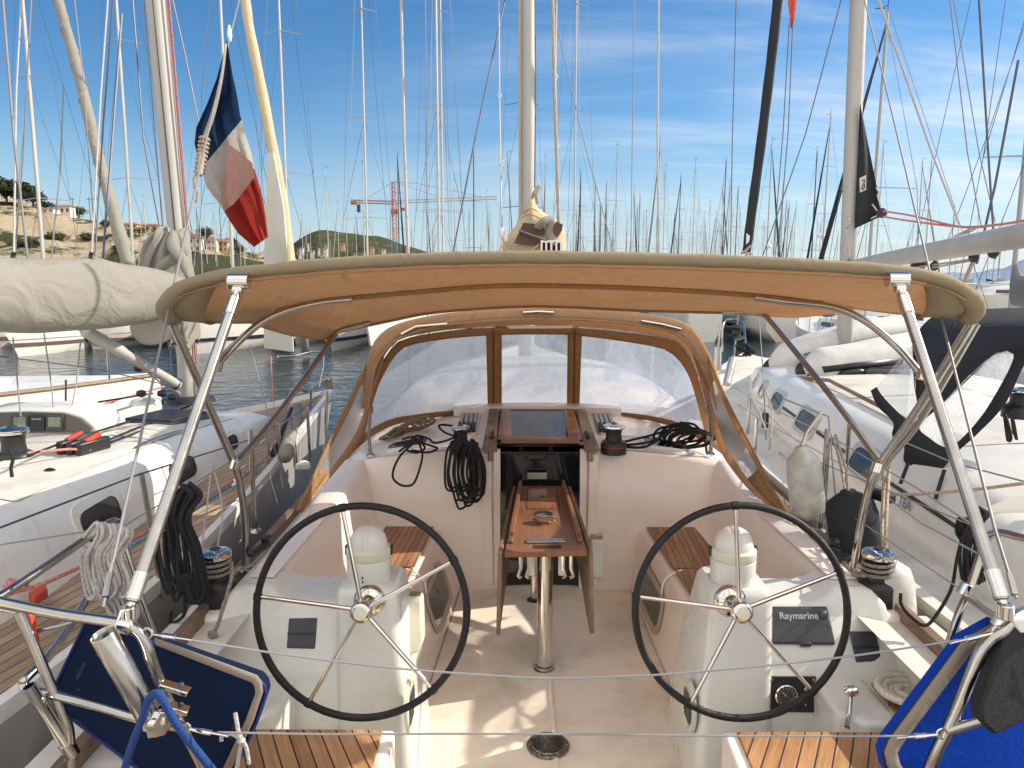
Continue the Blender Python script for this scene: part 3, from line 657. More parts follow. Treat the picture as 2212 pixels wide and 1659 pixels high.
# ---- cockpit table
tb=thing('cockpit_table','folding wooden cockpit table on steel pedestal between the two wheels, both leaves hanging down','folding table',S(1176,1450,0))
ta=[S(1094,1186,.70),S(1274,1190,.70),S(1226,1055,.70),S(1117,1053,.70)]
ta=[Vector((-.235,3.40,.70)),Vector((.205,3.40,.70)),Vector((.165,4.52,.70)),Vector((-.19,4.52,.70))]
ta=[S(1090,1193,.70),S(1268,1190,.70),S(1222,1050,.70),S(1119,1049,.70)]
m=MB(); m.prism(ta,(0,0,-.028)); top=m.build('table_top',WOOD,tb,bevel=.004)
def tl(s_,t_,z=0): # s across 0..1, t along 0..1
    a=ta[0].lerp(ta[1],s_); b=ta[3].lerp(ta[2],s_); q=a.lerp(b,t_); q.z+=z; return q
for sa,sb in((.02,.09),(.91,.98)):
    m=MB(); m.prism([tl(sa,.16,.0),tl(sb,.16,.0),tl(sb,1.0,.0),tl(sa,1.0,.0)],(0,0,.04)); 
    m.prism([tl(sa,.10,.0),tl(sb,.10,.0),tl(sb,.158,.0),tl(sa,.158,.0)],(0,0,.018)); m.build('fiddle_rail',WOOD,tb,bevel=.005)
LK=mat('hatch_line_dark',(.05,.02,.01),.6)
m=MB()
def rloop(s0,s1,t0,t1,r,z):
    q=[]
    for cs,ct,a0 in((s1-r,t1-r,0),(s0+r,t1-r,90),(s0+r,t0+r,180),(s1-r,t0+r,270)):
        for k in range(5): a=R(a0+90*k/4); q.append(tl(cs+r*math.cos(a),ct+r*math.sin(a),z))
    return q
m.tube(rloop(.22,.78,.58,.97,.03,.0012),.0022,5,closed=True); m.build('lid_groove',LK,top)
def disc(s_,t_,rx,ry,mt,name,z=.0015):
    c=tl(s_,t_,z); m=MB(); m.lathe([(1,0),(.98,.001)],c,seg=28); m.v=[c+Vector(((v-c).x*rx,(v-c).y*ry,(v-c).z)) for v in m.v]; return m.build(name,mt,top)
disc(.5,.80,.010,.014,BLK,'finger_hole'); disc(.5,.505,.052,.055,BLK,'cup_hole')
m=MB(); c=tl(.5,.37,.02); m.lathe([(.03,-.02),(.035,-.005),(.066,.0),(.070,.012),(.05,.022),(.01,.022)],c,seg=24); m.v=[Vector((v.x,c.y+(v.y-c.y)*.62,v.z)) for v in m.v]; m.build('turn_handle',CHROME,tb)
m=MB(); m.prism([tl(.26,.095,.0),tl(.76,.095,.0),tl(.76,.135,.0),tl(.26,.135,.0)],(0,0,.012)); m.build('steel_strip',STEEL,tb,bevel=.004)
m=MB(); m.add([v for v in rloop(.34,.70,.035,.075,.018,.0015)],[tuple(range(20))]); m.build('grab_slot',LK,top)
for s_ in(0,1):
    e=Vector((-.012,0,0)) if s_==0 else Vector((.012,0,0))
    a=tl(s_,0,0)+e; b=tl(s_,1,0)+e
    o2=Vector((-.01,0,-.43)) if s_==0 else Vector((.01,0,-.43))
    m=MB(); m.prism([a,a+o2+Vector((0,.01,0)),a+o2+Vector((0,.12,0)),b+o2*.30+Vector((0,-.05,0)),b],e*1.7); m.build('table_leaf',WOODG,tb,bevel=.003)
pc=S(1176,1446,0); m=MB(); m.lathe([(.040,0),(.040,.66)],pc,seg=36); m.build('pedestal',CHROME,tb)
m=MB(); m.lathe([(.066,0),(.066,.008),(.05,.014),(.047,.028),(.041,.032)],pc,seg=36); m.build('pedestal_flange',STEEL,tb)
p2=Vector((pc.x-.03,4.42,0)); m=MB(); m.lathe([(.030,0),(.030,.66)],p2,seg=28); m.build('pedestal',CHROME,tb)
m=MB(); m.lathe([(.055,0),(.055,.008),(.036,.02),(.031,.03)],p2,seg=28); m.build('pedestal_flange',BLK,tb)
for dx in(-.125,-.085,.085,.125):
    b=Vector((pc.x+dx,3.5,.66)); m=MB(); m.tube([b,b+Vector((0,0,-.07)),b+Vector((.012*(1 if dx>0 else -1),.0,-.11)),b+Vector((0,.02,-.125))],[.012,.010,.009,.011],8); m.build('leaf_bracket',CHROME,tb)
for dx in (-.07,.08):
    m=MB(); m.box((pc.x+dx,3.56,.60),(.03,.03,.14)); m.build('bracket_plate',WHT,tb,bevel=.006)
# ---- coachroof winches and clutches
def winch(c,r,h,parent=YT,line=False,top=CHROME,red=False):
    m=MB(); m.lathe([(r,0),(r,h*.34),(r*.93,h*.40),(r*.66,h*.46),(r*.60,h*.62),(r*.64,h*.80),(r*.80,h*.86)],c,seg=32); W=m.build('winch',BLK if not line else BLK,parent)
    m=MB(); m.lathe([(r*.80,h*.86),(r*.86,h*.90),(r*.84,h*.95),(r*.6,h*1.0),(r*.3,h*1.01)],c,seg=32); m.build('winch_cap',top,W)
    m=MB(); m.lathe([(r*.28,h*1.01),(r*.24,h*1.03),(r*.1,h*1.03)],c,seg=20); m.build('winch_socket',BLK,W)
    if red:
        m=MB(); m.torus(Vector(c)+Vector((0,0,h*.25)),r*1.0,.0025,seg=32); m.build('winch_band',mat('thin_red_band',(.45,.03,.03),.5),W)
    return W
c=S(995,977,.90); winch((c.x,c.y,.895),.072,.18); c=S(1325,977,.90); winch((c.x,c.y,.895),.082,.19,red=True)
for u in(1049-10,1320+45):
    pass
CLM=mat('clutch_aluminium',(.34,.33,.31),.4,.5)
for (u0,sgn) in((1020,-1),(1292,1)):
    for k in range(4):
        x=P(u0,930,5.15).x+sgn*k*.033-(0 if sgn>0 else -.02)
        m=MB(); m.box((x,5.2,1.0),(.026,.34,.03),rot=(.1,0,0)); kk=m.build('rope_clutch',CLM,YT,bevel=.004)
        m=MB(); m.box((x,5.02,.995),(.022,.10,.03),rot=(.35,0,0)); m.build('clutch_lever',BLK,kk,bevel=.005)
        tube('clutch_line',[(x,5.35,1.0),(x,5.6,1.03)],.006,RWHT,kk)
# deck hatches beside the winches
for (uc,vc,s) in((880,964,-1),(1433,967,1)):
    c=S(uc,vc,.895); m=MB(); q=[]
    X0=c.x; Yc=c.y+.02
    for cx_,cy_,a0 in((.10,.04,0),(-.10,.04,90),(-.10,-.04,180),(.10,-.04,270)):
        for k in range(6):
            a=R(a0+90*k/5); q.append(Vector((X0+cx_+.05*math.cos(a),Yc+cy_+.05*math.sin(a),0)))
    def lift(l,sc_,dz): return [Vector((X0+(v.x-X0)*sc_,Yc+(v.y-Yc)*sc_,topz(v.x,v.y)+dz)) for v in l]
    m.loft([lift(q,1,-.01),lift(q,1,.012),lift(q,.96,.02),lift(q,.86,.02)],closed=True); hh=m.build('deck_hatch',WHT,YT)
    m=MB(); m.poly(lift(q,.86,.016)); m.build('pane',GLS,hh)
    m=MB(); m.torus((X0,Yc+.02,topz(X0,Yc)+.021),.001,.001); 
# raised deck box left (moulded)
for s in(1,-1):
    q=[Vector((C0+s*.42,4.95,0)),Vector((C0+s*.98,4.98,0)),Vector((C0+s*.90,5.42,0)),Vector((C0+s*.42,5.45,0))]
    m=MB(); m.loft([[Vector((v.x,v.y,topz(v.x,v.y)-.01)) for v in q],[Vector((v.x,v.y,topz(v.x,v.y)+.015)) for v in q]],closed=True); m.poly([Vector((v.x,v.y,topz(v.x,v.y)+.015)) for v in q]); m.build('deck_step',GEL,YT,bevel=.01)
# coaming winches with wrapped sheets
for (u,v,s) in((471,1298,-1),(1891,1298,1)):
    c=S(u,v,.665); W=winch((c.x,c.y,.66),.078,.23)
    m=MB(); m.tube([Vector((c.x+.058*math.cos(a*.35),c.y+.058*math.sin(a*.35),.66+.115+a*.00125)) for a in range(0,64)],.0075,8)
    m.build('sheet_turns',RMIX,W)
# jammer blocks just forward on the coaming
for (u,v) in((560,1190),(1810,1200)):
    c=S(u,v,.76); m=MB(); m.box(c+Vector((0,0,.01)),(.035,.16,.03),rot=(0,0,R(-12 if u<1000 else 12))); k=m.build('cam_cleat',BLK,YT,bevel=.01); m=MB(); m.box(c+Vector((.01,.07,.035)),(.04,.05,.03)); m.build('cleat_lever',BLK,k,bevel=.008)
# stanchions and side lifelines
def stanchion(b,h=.6,parent=YT,r=.0125):
    m=MB(); m.tube([b,(b[0],b[1],b[2]+h)],r,10); k=m.build('stanchion',STEEL,parent); m=MB(); m.lathe([(.035,0),(.03,.012),(.015,.02),(.014,.05)],b,seg=16); m.build('stanchion_foot',STEEL,k); return k
SB=[]
for (u,v) in((551,1142),(1774,1140)):
    b=S(u,v,.67); stanchion((b.x,b.y,.655),.56); SB.append(b)
for y in(6.4,8.4,10.2):
    for s in(1,-1):
        t=(y-1.45)/11.6; stanchion((C0+s*(halfbeam(t,1.5,.93)-.06),y,.62+.25*max(0,(t-.35)/.65)**1.6),.58)
def solo(m,name,mt,label,cat,group=None,**k):
    n=len(m.v); lo=Vector((min(v.x for v in m.v),min(v.y for v in m.v),min(v.z for v in m.v))); hi=Vector((max(v.x for v in m.v),max(v.y for v in m.v),max(v.z for v in m.v)))
    org=Vector(((lo.x+hi.x)/2,(lo.y+hi.y)/2,lo.z)); m.v=[v-org for v in m.v]
    o=m.build(name,mt,None,**k); o.location=org; ORG[o]=org; tag(o,label,cat,group); return o
# ================= bimini
bi=thing('bimini_awning','tan canvas bimini awning stretched on steel hoops over the cockpit','awning',(C0,3.0,.66))
AFT=[(373,691,2.80),(353,675,2.74),(362,650,2.66),(395,622,2.58),(450,604,2.52),(520,592,2.48),(700,574,2.45),(900,563,2.45),(1106,558,2.45),(1300,560,2.45),(1500,565,2.45),(1700,573,2.45),(1900,585,2.48),(2015,601,2.52),(2075,625,2.58),(2108,655,2.66),(2111,675,2.74),(2098,690,2.80)]
MID=[(540,699,3.10),(570,684,3.15),(600,669,3.2),(650,654,3.25),(690,646,3.25),(735,640,3.25),(903,625,3.25),(1071,612,3.25),(1259,613,3.25),(1477,622,3.25),(1630,633,3.25),(1740,646,3.2),(1800,654,3.15),(1850,668,3.10)]
FRO=[(705,733,4.15),(722,722,4.25),(740,713,4.3),(846,690,4.38),(936,673,4.4),(1090,661,4.4),(1199,660,4.4),(1371,668,4.4),(1476,671,4.35),(1600,674,4.3),(1640,677,4.25),(1653,683,4.15)]
n=61
a_=resample(cr(PP(AFT),6),n); m_=resample(cr(PP(MID),6),n); f_=resample(cr(PP(FRO),6),n)
rows_=[]
for k in range(6):
    t=k/6; rows_.append([a_[i].lerp(m_[i],t)+Vector((0,0,-.022*math.sin(math.pi*t)*(1 if 4<i<n-5 else .3))) for i in range(n)])
for k in range(7):
    t=k/6; rows_.append([m_[i].lerp(f_[i],t)+Vector((0,0,-.02*math.sin(math.pi*t)+.004*math.sin(i*1.1)*math.sin(math.pi*t))) for i in range(n)])
m=MB(); m.loft(rows_); m.build('canopy',CANV,bi,smooth=180,sol=.002)
# sleeve round the aft hoop, drawn down at the corners
m=MB(); n2=len(a_)
m.tube([p+Vector((0,.012,.004)) for p in a_],[.025+.012*max(0,1-i/7)+.012*max(0,1-(n2-1-i)/7) +.0022*math.sin(i*1.7)*math.sin(i*.37) for i in range(n2)],14,flat=.8); m.build('canopy_sleeve',CANVB,bi,smooth=180)
m=MB(); m.tube([p+Vector((0,-.0,-.027)) for p in a_[5:-5]],.006,6,flat=.4); m.build('sleeve_hem',CANVT,bi)
# dropped side curtains at the aft corners
for idx,s in((slice(0,9),1),(slice(n-9,n),-1)):
    A=a_[idx]; 
    if s==-1: A=A[::-1]
    B=[]
    for i,p in enumerate(A):
        B.append(p.lerp(m_[0 if s==1 else n-1]+Vector((0,0,.01)),.60 if i<1 else .55*(1-i/9)+.08)+Vector((0,0,-.055*math.sin(i/8*math.pi))))
    m=MB(); m.loft([A,[a.lerp(b,.5)+Vector((0,0,-.006)) for a,b in zip(A,B)],B]); m.build('corner_flap',CANVB,bi,smooth=180,sol=.002)
m=MB(); m.tube([p+Vector((0,0,-.008)) for p in m_[3:-3]],.019,10,flat=.8); m.build('pole_sleeve',CANVT,bi)
m=MB(); m.tube([p+Vector((0,.0,-.004)) for p in f_],.014,10,flat=.8); m.build('front_hem',CANVT,bi)
def pole(name,pts,r=.0148,n=6,mt=STEEL,par=bi): return tube(name,PP(pts),r,mt,par,12,n=n)
# main hoop legs
pole('main_leg',[(372,690,2.80),(378,712,2.83),(440,850,2.98),(507,1005,3.12),(521,1060,3.17),(528,1120,3.2),(531,1228,3.24)],.0165)
pole('main_leg',[(2098,690,2.80),(2088,715,2.83),(1985,880,2.98),(1893,1015,3.12),(1876,1060,3.17),(1862,1120,3.2),(1842,1232,3.26)],.0165)
pole('main_leg_liner',[(392,700,2.82),(470,795,2.93)],.011) if False else None
pole('second_hoop',[(2111,700,2.84),(1990,905,3.02),(1905,1010,3.11)],.0125)
# middle hoop
pole('middle_hoop',[(466,790,2.95),(505,748,3.03),(560,700,3.08),(615,672,3.12),(690,654,3.15),(760,646,3.17)])
pole('middle_hoop',[(1992,812,2.95),(1940,752,3.03),(1870,694,3.08),(1800,664,3.12),(1700,652,3.15),(1630,642,3.17)])
# front hoop
pole('front_hoop',[(512,1000,3.12),(600,895,3.45),(715,737,4.05),(735,715,4.1),(800,697,4.1)])
pole('front_hoop',[(1902,1000,3.12),(1800,862,3.45),(1662,692,4.05),(1640,678,4.1),(1560,673,4.1)])
for (u,v,Y) in((508,1003,3.1),(1893,1010,3.1),(470,790,2.93),(1992,810,2.94)):
    m=MB(); c=P(u,v,Y); m.lathe([(.02,-.022),(.02,.022)],c,(.3,.1,1),12); m.build('pole_joint',CHROME,bi,bevel=.003)
for (u,v,Y) in((531,1230,3.24),(1842,1233,3.26)):
    m=MB(); c=P(u,v,Y); m.lathe([(.04,-.0),(.038,.01),(.018,.02),(.017,.05)],c,seg=16); m.build('pole_foot',STEEL,bi)
# aft struts down to the pushpit
def strut(top,bot,clampdir):
    a=P(*top); b=P(*bot); d=(b-a).normalized()
    m=MB(); m.tube([a,b],.0165,14); k=m.build('aft_strut',STEEL,bi)
    m=MB(); m.tube([a+d*.01,a+d*.075],.0195,14); m.build('strut_collar',CHROME,k); m=MB(); m.tube([b-d*.075,b-d*.005],.0195,14); m.build('strut_collar',CHROME,k)
    m=MB(); m.lathe([(.012,-.016),(.016,-.012),(.016,.012),(.012,.016)],a-d*.025,(1,0,0),14); m.tube([a-d*.05,a],.014,10); m.build('hinge_eye',CHROME,k)
    m=MB(); e=a-d*.055+Vector((0,0,.005)); m.tube([e-Vector((.036,0,0)),e+Vector((.030,0,0))],.027,16); m.build('hoop_clamp',CHROME,k,bevel=.003)
    m=MB(); m.lathe([(.02,-.02),(.02,.02)],b+d*.03,(0,0,1),14); m.tube([b,b+d*.05],.012,8); m.build('rail_clamp',CHROME,k,bevel=.003)
strut((509,640,2.42),(286,1300,1.80),1); strut((1949,637,2.42),(2163,1295,1.82),-1)
# ================= sprayhood
sh=thing('sprayhood','tan canvas sprayhood with three hazy clear windows over the companionway','sprayhood',(C0,5.0,.9))
def Yw(u,v):
    base=5.55-.0; q=(u-1160)/400.0
    return 5.02+.55*(v-705)/185.0-.42*q*q*(1 if abs(q)<1 else abs(q))
def W(l): return [P(u,v,Yw(u,v)) for u,v in l]
def strip(name,A,B,mt,off=0,nseg=24,sol=.003,par=sh,smooth=180):
    a=resample(cr(A,6),nseg); b=resample(cr(B,6),nseg); m=MB()
    m.loft([[x.lerp(y,k/3)+Vector((0,off,0)) for x,y in zip(a,b)] for k in range(4)]); return m.build(name,mt,par,smooth=smooth,sol=sol)
TOPL=[(808,930),(830,800),(850,762),(880,743),(960,730),(1052,722)]; 
wl=[(1052,722),(960,730),(880,744),(853,765),(832,800),(808,850),(790,905),(775,952)]
wlb=[(1056,885),(960,891),(900,898),(868,903),(845,909),(820,920),(800,932),(775,955)]
strip('window',W(wl),W(wlb),VINYL,sol=0)
strip('window',W([(1082,722),(1228,722)]),W([(1082,885),(1226,884)]),VINYL,sol=0)
wr=[(1254,725),(1340,735),(1430,750),(1462,768),(1485,800),(1505,850),(1522,905),(1532,955)]
wrb=[(1248,885),(1330,892),(1400,900),(1430,905),(1460,915),(1490,928),(1512,940),(1532,957)]
strip('window',W(wr),W(wrb),VINYL,sol=0)
# canvas between and around the panes
def fl(l,o): return [p+Vector((0,o,0)) for p in W(l)]
strip('canvas_mullion',fl([(1050,715),(1054,890)],-.012),fl([(1084,715),(1084,890)],-.012),CANVT)
strip('canvas_mullion',fl([(1226,715),(1224,890)],-.012),fl([(1257,716),(1251,890)],-.012),CANVT)
for u0 in((1066,1066),(1241,1239)):
    m=MB(); m.tube(fl([(u0[0],713),(u0[1],888)],-.022),.006,6,flat=.6); m.build('zip_tape',BROWNIN,sh)
strip('window_top_band',fl([(770,960),(800,850),(822,795),(840,760),(872,733),(960,716),(1060,708),(1160,705),(1240,708),(1340,716),(1440,732),(1475,752),(1500,795),(1516,850),(1540,958)],-.014),fl([(782,960),(812,850),(834,800),(856,766),(884,746),(962,732),(1060,724),(1160,722),(1240,724),(1340,736),(1428,752),(1458,770),(1482,802),(1500,850),(1528,958)],-.014),CANVT,nseg=50)
strip('window_bottom_band',fl([(768,955),(800,928),(845,905),(900,895),(960,888),(1060,882),(1160,881),(1240,882),(1330,889),(1400,897),(1460,911),(1512,934),(1540,958)],-.012),fl([(768,972),(800,945),(845,920),(900,907),(960,899),(1060,892),(1160,890),(1240,892),(1330,899),(1400,908),(1460,924),(1512,950),(1540,974)],-.010),CANVT,nseg=40)
# arch: outer skin from the window tops aft to the hood's aft edge
OUT=[(u,v,4.58) for u,v in ((777,880),(784,825),(793,783),(810,736),(850,703),(936,681),(1060,667),(1163,662),(1280,666),(1390,677),(1460,690),(1492,704),(1515,733),(1543,788),(1558,835),(1570,880))]
OUTB=[(u,v,4.58) for u,v in ((795,884),(803,830),(812,792),(832,757),(868,728),(945,705),(1060,693),(1163,689),(1280,692),(1385,703),(1445,716),(1474,732),(1496,760),(1522,805),(1538,845),(1548,884))]
INN=[(788,884,4.95),(806,800,5.0),(820,770,5.0),(842,742,5.02),(874,722,5.02),(945,708,5.02),(1060,699,5.02),(1160,697,5.02),(1280,699,5.02),(1390,709,5.02),(1455,724,5.02),(1484,742,5.02),(1506,772,5.0),(1520,822,4.98),(1535,884,4.95)]
INW=[(790,880),(797,850),(819,793),(838,757),(871,730),(960,713),(1060,705),(1160,702),(1240,705),(1340,713),(1441,729),(1478,749),(1504,795),(1519,848),(1530,884)]
a1=resample(cr(PP(OUTB),6),50); b1=resample(cr(W(INW),6),50); a0=resample(cr(PP(OUT),6),50)
m=MB(); m.loft([[x.lerp(y,k/4)+Vector((0,0,.05*math.sin(math.pi*k/4)*(1 if 8<i<42 else .3))) for i,(x,y) in enumerate(zip(a1,b1))] for k in range(5)]); m.build('hood_roof',CANVH,sh,smooth=180,sol=.003)
strip('hood_aft_band',PP(OUT),PP(OUTB),CANVH,off=-.006,nseg=50,sol=.006)
tube('hood_edge_piping',[p+Vector((0,-.01,0)) for p in PP(OUTB)],.008,CANVH,sh,n=5)
# hand rail slots on the band
for (pts) in([(868,722,4.58),(900,706,4.58),(967,700,4.58)],[(1130,676,4.58),(1163,674,4.58),(1196,676,4.58)],[(1385,694,4.58),(1430,702,4.58),(1470,712,4.58)]):
    p=PP([(u,v,Y) for u,v,Y in pts]); 
    m=MB(); m.tube(p,.018,10,flat=.45); k=m.build('rail_slot',DARK,sh); m=MB(); m.tube([q+Vector((0,-.02,.004)) for q in p],.009,8); m.build('hand_rail',CHROME,k)
m=MB(); q=PP([(1093,704,4.98),(1240,703,4.98),(1234,709,4.98),(1100,710,4.98)]); m.prism(q,(0,.004,0)); m.build('white_batten',WHT,sh,smooth=0)
for pts in([(797,884,4.62),(822,790,4.62),(850,745,4.62),(900,718,4.62)],[(1526,884,4.62),(1510,800,4.62),(1480,742,4.62),(1440,722,4.62)]): pass
# aft side wings running down to the coamings
for s in(-1,1):
    if s==-1:
        O=[(812,740,4.62),(790,790,4.58),(765,845,4.50),(735,905,4.38),(700,978,4.20),(668,1050,4.02),(643,1102,3.90)]
        I=[(830,775,4.60),(812,830,4.62),(800,880,4.64),(788,925,4.62),(765,970,4.50),(715,1030,4.22),(652,1108,3.92)]
        G0=[(800,800,4.60),(782,852,4.52),(756,908,4.42),(724,968,4.28),(694,1030,4.12)]
        G1=[(806,812,4.61),(796,870,4.62),(780,928,4.58),(752,972,4.42),(700,1034,4.14)]
    else:
        O=[(1508,730,4.62),(1530,775,4.58),(1556,835,4.50),(1588,900,4.38),(1625,970,4.20),(1665,1050,4.02),(1700,1113,3.88)]
        I=[(1496,765,4.60),(1515,830,4.62),(1530,880,4.64),(1542,930,4.62),(1562,985,4.45),(1620,1060,4.15),(1688,1112,3.9)]
        G0=[(1535,815,4.60),(1562,870,4.48),(1590,925,4.35),(1618,978,4.22),(1650,1035,4.08)]
        G1=[(1540,830,4.61),(1550,880,4.60),(1560,935,4.55),(1590,985,4.34),(1642,1030,4.10)]
    o_=resample(cr(PP(O),5),24); i_=resample(cr(PP(I),5),24)
    # canvas border strips (fore and aft) with a clear panel between
    m=MB(); m.loft([o_,[a.lerp(b,.16) for a,b in zip(o_,i_)]]); m.build('wing_border',CANVH,sh,smooth=180,sol=.003)
    m=MB(); m.loft([[a.lerp(b,.74) for a,b in zip(o_,i_)],i_]); m.build('wing_border',CANVH,sh,smooth=180,sol=.003)
    m=MB(); m.loft([[a.lerp(b,.15) for a,b in zip(o_[:6],i_[:6])],[a.lerp(b,.75) for a,b in zip(o_[:6],i_[:6])]]); m.build('wing_canvas',CANVH,sh,smooth=180,sol=.003)
    m=MB(); m.loft([[a.lerp(b,.15) for a,b in zip(o_[17:],i_[17:])],[a.lerp(b,.75) for a,b in zip(o_[17:],i_[17:])]]); m.build('wing_canvas',CANVT,sh,smooth=180,sol=.003)
    m=MB(); m.loft([[a.lerp(b,.15) for a,b in zip(o_[5:18],i_[5:18])],[a.lerp(b,.75) for a,b in zip(o_[5:18],i_[5:18])]]); m.build('wing_window',VINYLS,sh,smooth=180)
    tube('piping',[p+Vector((0,-.006,0)) for p in o_],.007,CANVT,sh)
# inner hoop pipes with retaining straps
for pts in([(800,975,4.74),(797,930,4.72),(803,850,4.7),(806,800,4.68)],[(1535,972,4.74),(1537,930,4.72),(1530,850,4.7),(1524,800,4.68)]):
    p=PP(pts); k=tube('hoop_pipe',p,.011,STEEL,sh,10,n=4); m=MB(); 
    m.lathe([(.03,0),(.028,.01),(.014,.02),(.014,.05)],p[0]-Vector((0,0,.03)),seg=14); m.build('pipe_foot',STEEL,k)
    m=MB()
    for t in(.35,.75): 
        c=p[1].lerp(p[-1],t); m.lathe([(.02,-.02),(.02,.02)],c,(0,0,1),10)
    m.build('strap',CANVH,k)
# ================= pushpits (steel rails round the stern)
def rail(name,pts,r,par,n=5,mt=STEEL): return tube(name,PP(pts),r,mt,par,14,n=n)
pl_=thing('stern_rail','tubular steel stern rail on the port quarter, left foreground, carrying the shade-coloured blue board','stern rail',(-1.2,1.8,.6))
rail('top_rail',[(-60,1284,1.86),(0,1300,1.84),(120,1325,1.81),(240,1343,1.78),(278,1352,1.77),(303,1370,1.77),(318,1398,1.77),(326,1425,1.77),(350,1480,1.78),(395,1570,1.80),(455,1690,1.82)],.0145,pl_)
rail('inner_top_rail',[(-20,1312,1.88),(30,1322,1.87),(48,1334,1.87),(50,1350,1.87),(62,1363,1.87),(110,1356,1.88),(158,1342,1.9),(160,1330,1.9)],.0055,pl_)
rail('mid_rail',[(190,1288,2.3),(120,1400,2.0),(60,1462,1.88),(52,1475,1.87),(60,1490,1.86),(110,1500,1.84),(200,1522,1.82),(300,1552,1.80),(390,1572,1.80)],.0125,pl_)
rail('corner_post',[(42,1322,1.84),(88,1430,1.84),(135,1540,1.84),(150,1590,1.84),(150,1690,1.84)],.0135,pl_)
rail('side_rail',[(-40,1305,1.9),(0,1288,1.95),(90,1230,2.1),(180,1168,2.28),(235,1130,2.4),(255,1130,2.45),(262,1160,2.45),(278,1210,2.45),(300,1280,2.45),(332,1372,2.45)],.0125,pl_)
m=MB(); c=P(272,1352,1.77); m.lathe([(.021,-.018),(.021,.018)],c,(.95,0,-.2),16); m.tube([c+Vector((-.03,0,-.03)),c+Vector((.0,0,.045))],.011,8); m.build('rail_bracket',CHROME,pl_,bevel=.003)
for(u,v) in((378,1478),(378,1520)):
    m=MB(); m.box(P(u,v+8,1.765),(.075,.03,.014),rot=(0,R(18),0)); m.build('clamp_block',CHROME,pl_,bevel=.003)
    m=MB(); m.lathe([(.007,0),(.007,.008)],P(u+14,v,1.745),(0,-1,0),8); m.build('clamp_bolt',CHROME,pl_)
pr_=thing('stern_rail','tubular steel stern rail on the starboard quarter, right foreground, in front of blue board','stern rail',(1.15,1.8,.6))
rail('top_rail',[(2290,1180,2.05),(2212,1163,2.15),(2160,1150,2.25),(2135,1160,2.3),(2122,1190,2.3),(2095,1270,2.25),(2070,1330,2.2),(2045,1405,2.2)],.0125,pr_)
rail('link_rail',[(2088,1286,2.24),(2130,1320,2.0),(2160,1340,1.83)],.0125,pr_)
rail('front_rail',[(2240,1310,1.9),(2190,1335,1.82),(2168,1362,1.80),(2140,1380,1.80),(2118,1410,1.80),(2095,1465,1.80),(2060,1550,1.80),(2020,1630,1.80),(1995,1700,1.80)],.0155,pr_)
rail('stub_rail',[(2042,1580,1.80),(2085,1567,1.78),(2135,1552,1.76)],.0135,pr_)
for (u,v) in((2085,1272),(2163,1338),(2163,1355)):
    m=MB(); c=P(u,v,1.82 if v>1300 else 2.24); m.lathe([(.02,-.02),(.02,.02)],c,(.4,0,1),14); m.build('rail_bracket',CHROME,pr_,bevel=.003)
# rod holders
rh=thing('rod_holder','wide open steel tube rod holder clamped at a slant to the left stern rail','rod holder',P(330,1570,1.78))
a=P(222,1370,1.70); b=P(330,1560,1.76); d=(b-a).normalized(); m=MB()
rI=.030; seg=28; q=Vector((0,0,1)).rotation_difference(d)
def ringp(c,r): return [c+q@Vector((r*math.cos(2*math.pi*k/seg),r*math.sin(2*math.pi*k/seg),0)) for k in range(seg)]
m.loft([ringp(b,rI*.9),ringp(b,rI),ringp(a,rI),ringp(a-d*.002,rI*.95),ringp(a,rI*.9),ringp(b-d*.01,rI*.9)],closed=True); m.poly(ringp(b,rI*.9)); m.build('tube',STEEL,rh,smooth=50)
m=MB(); c=P(336,1556,1.745); m.prism([P(300,1535,1.75),P(340,1500,1.75),P(372,1560,1.75),P(355,1590,1.75),P(318,1598,1.75)],(0,.02,0)); m.build('bracket_plate',STEEL,rh,bevel=.004)
m=MB(); m.lathe([(.028,0),(.026,.012),(.012,.016),(.012,.028),(.006,.03)],c,(0.2,-1,.2),24); m.build('pivot_knob',CHROME,rh)
m=MB(); m.box(P(345,1552,1.725),(.012,.02,.05),rot=(0,.5,0)); m.build('wing_nut',CHROME,rh,bevel=.003)
rs=thing('rod_holder','thin open steel tube at the far lower left of the stern rail','rod holder',P(150,1620,1.84))
a=P(62,1482,1.80); b=P(150,1618,1.84); d=(b-a).normalized(); q=Vector((0,0,1)).rotation_difference(d); m=MB(); rI=.0165; seg=20
m.loft([ringp(b,rI*.85),ringp(b,rI),ringp(a,rI),ringp(a,rI*.85),ringp(b-d*.01,rI*.85)],closed=True); m.build('tube',CHROME,rs,smooth=50); m=MB(); m.lathe([(.02,-.02),(.02,.02)],b,d,12); m.build('clamp',STEEL,rs)
# boards
def board(name,pts,mat_,trim,th,label,r=4):
    k=thing(name,label,'board',sum((Vector(p) for p in pts),Vector())/len(pts))
    m=MB(); n=(pts[1]-pts[0]).cross(pts[2]-pts[1]).normalized(); n=n if n.y<0 else -n
    m.prism(pts,-n*th); m.build('panel',mat_,k,bevel=.006)
    m=MB(); m.tube([p+n*.002 for p in pts],.0045,8,closed=True); m.build('edge_piping',trim,k)
    return k,n
GT=canvas('taupe_tape',(.27,.23,.19),0,(0,0,0),wb=.2)
q=[P(188,1338,1.95),P(330,1385,1.93),P(560,1465,1.90),P(572,1480,1.90),P(576,1497,1.90),P(555,1560,1.90),P(492,1700,1.90),P(300,1660,1.92),P(135,1536,1.95),P(115,1490,1.96)]
kb,n=board('padded_board',q,NAVY,mat('blue_piping',(.008,.02,.15),.7),.03,'blue padded board, shade put into its colour, with a taupe taped edge behind the left stern rail')
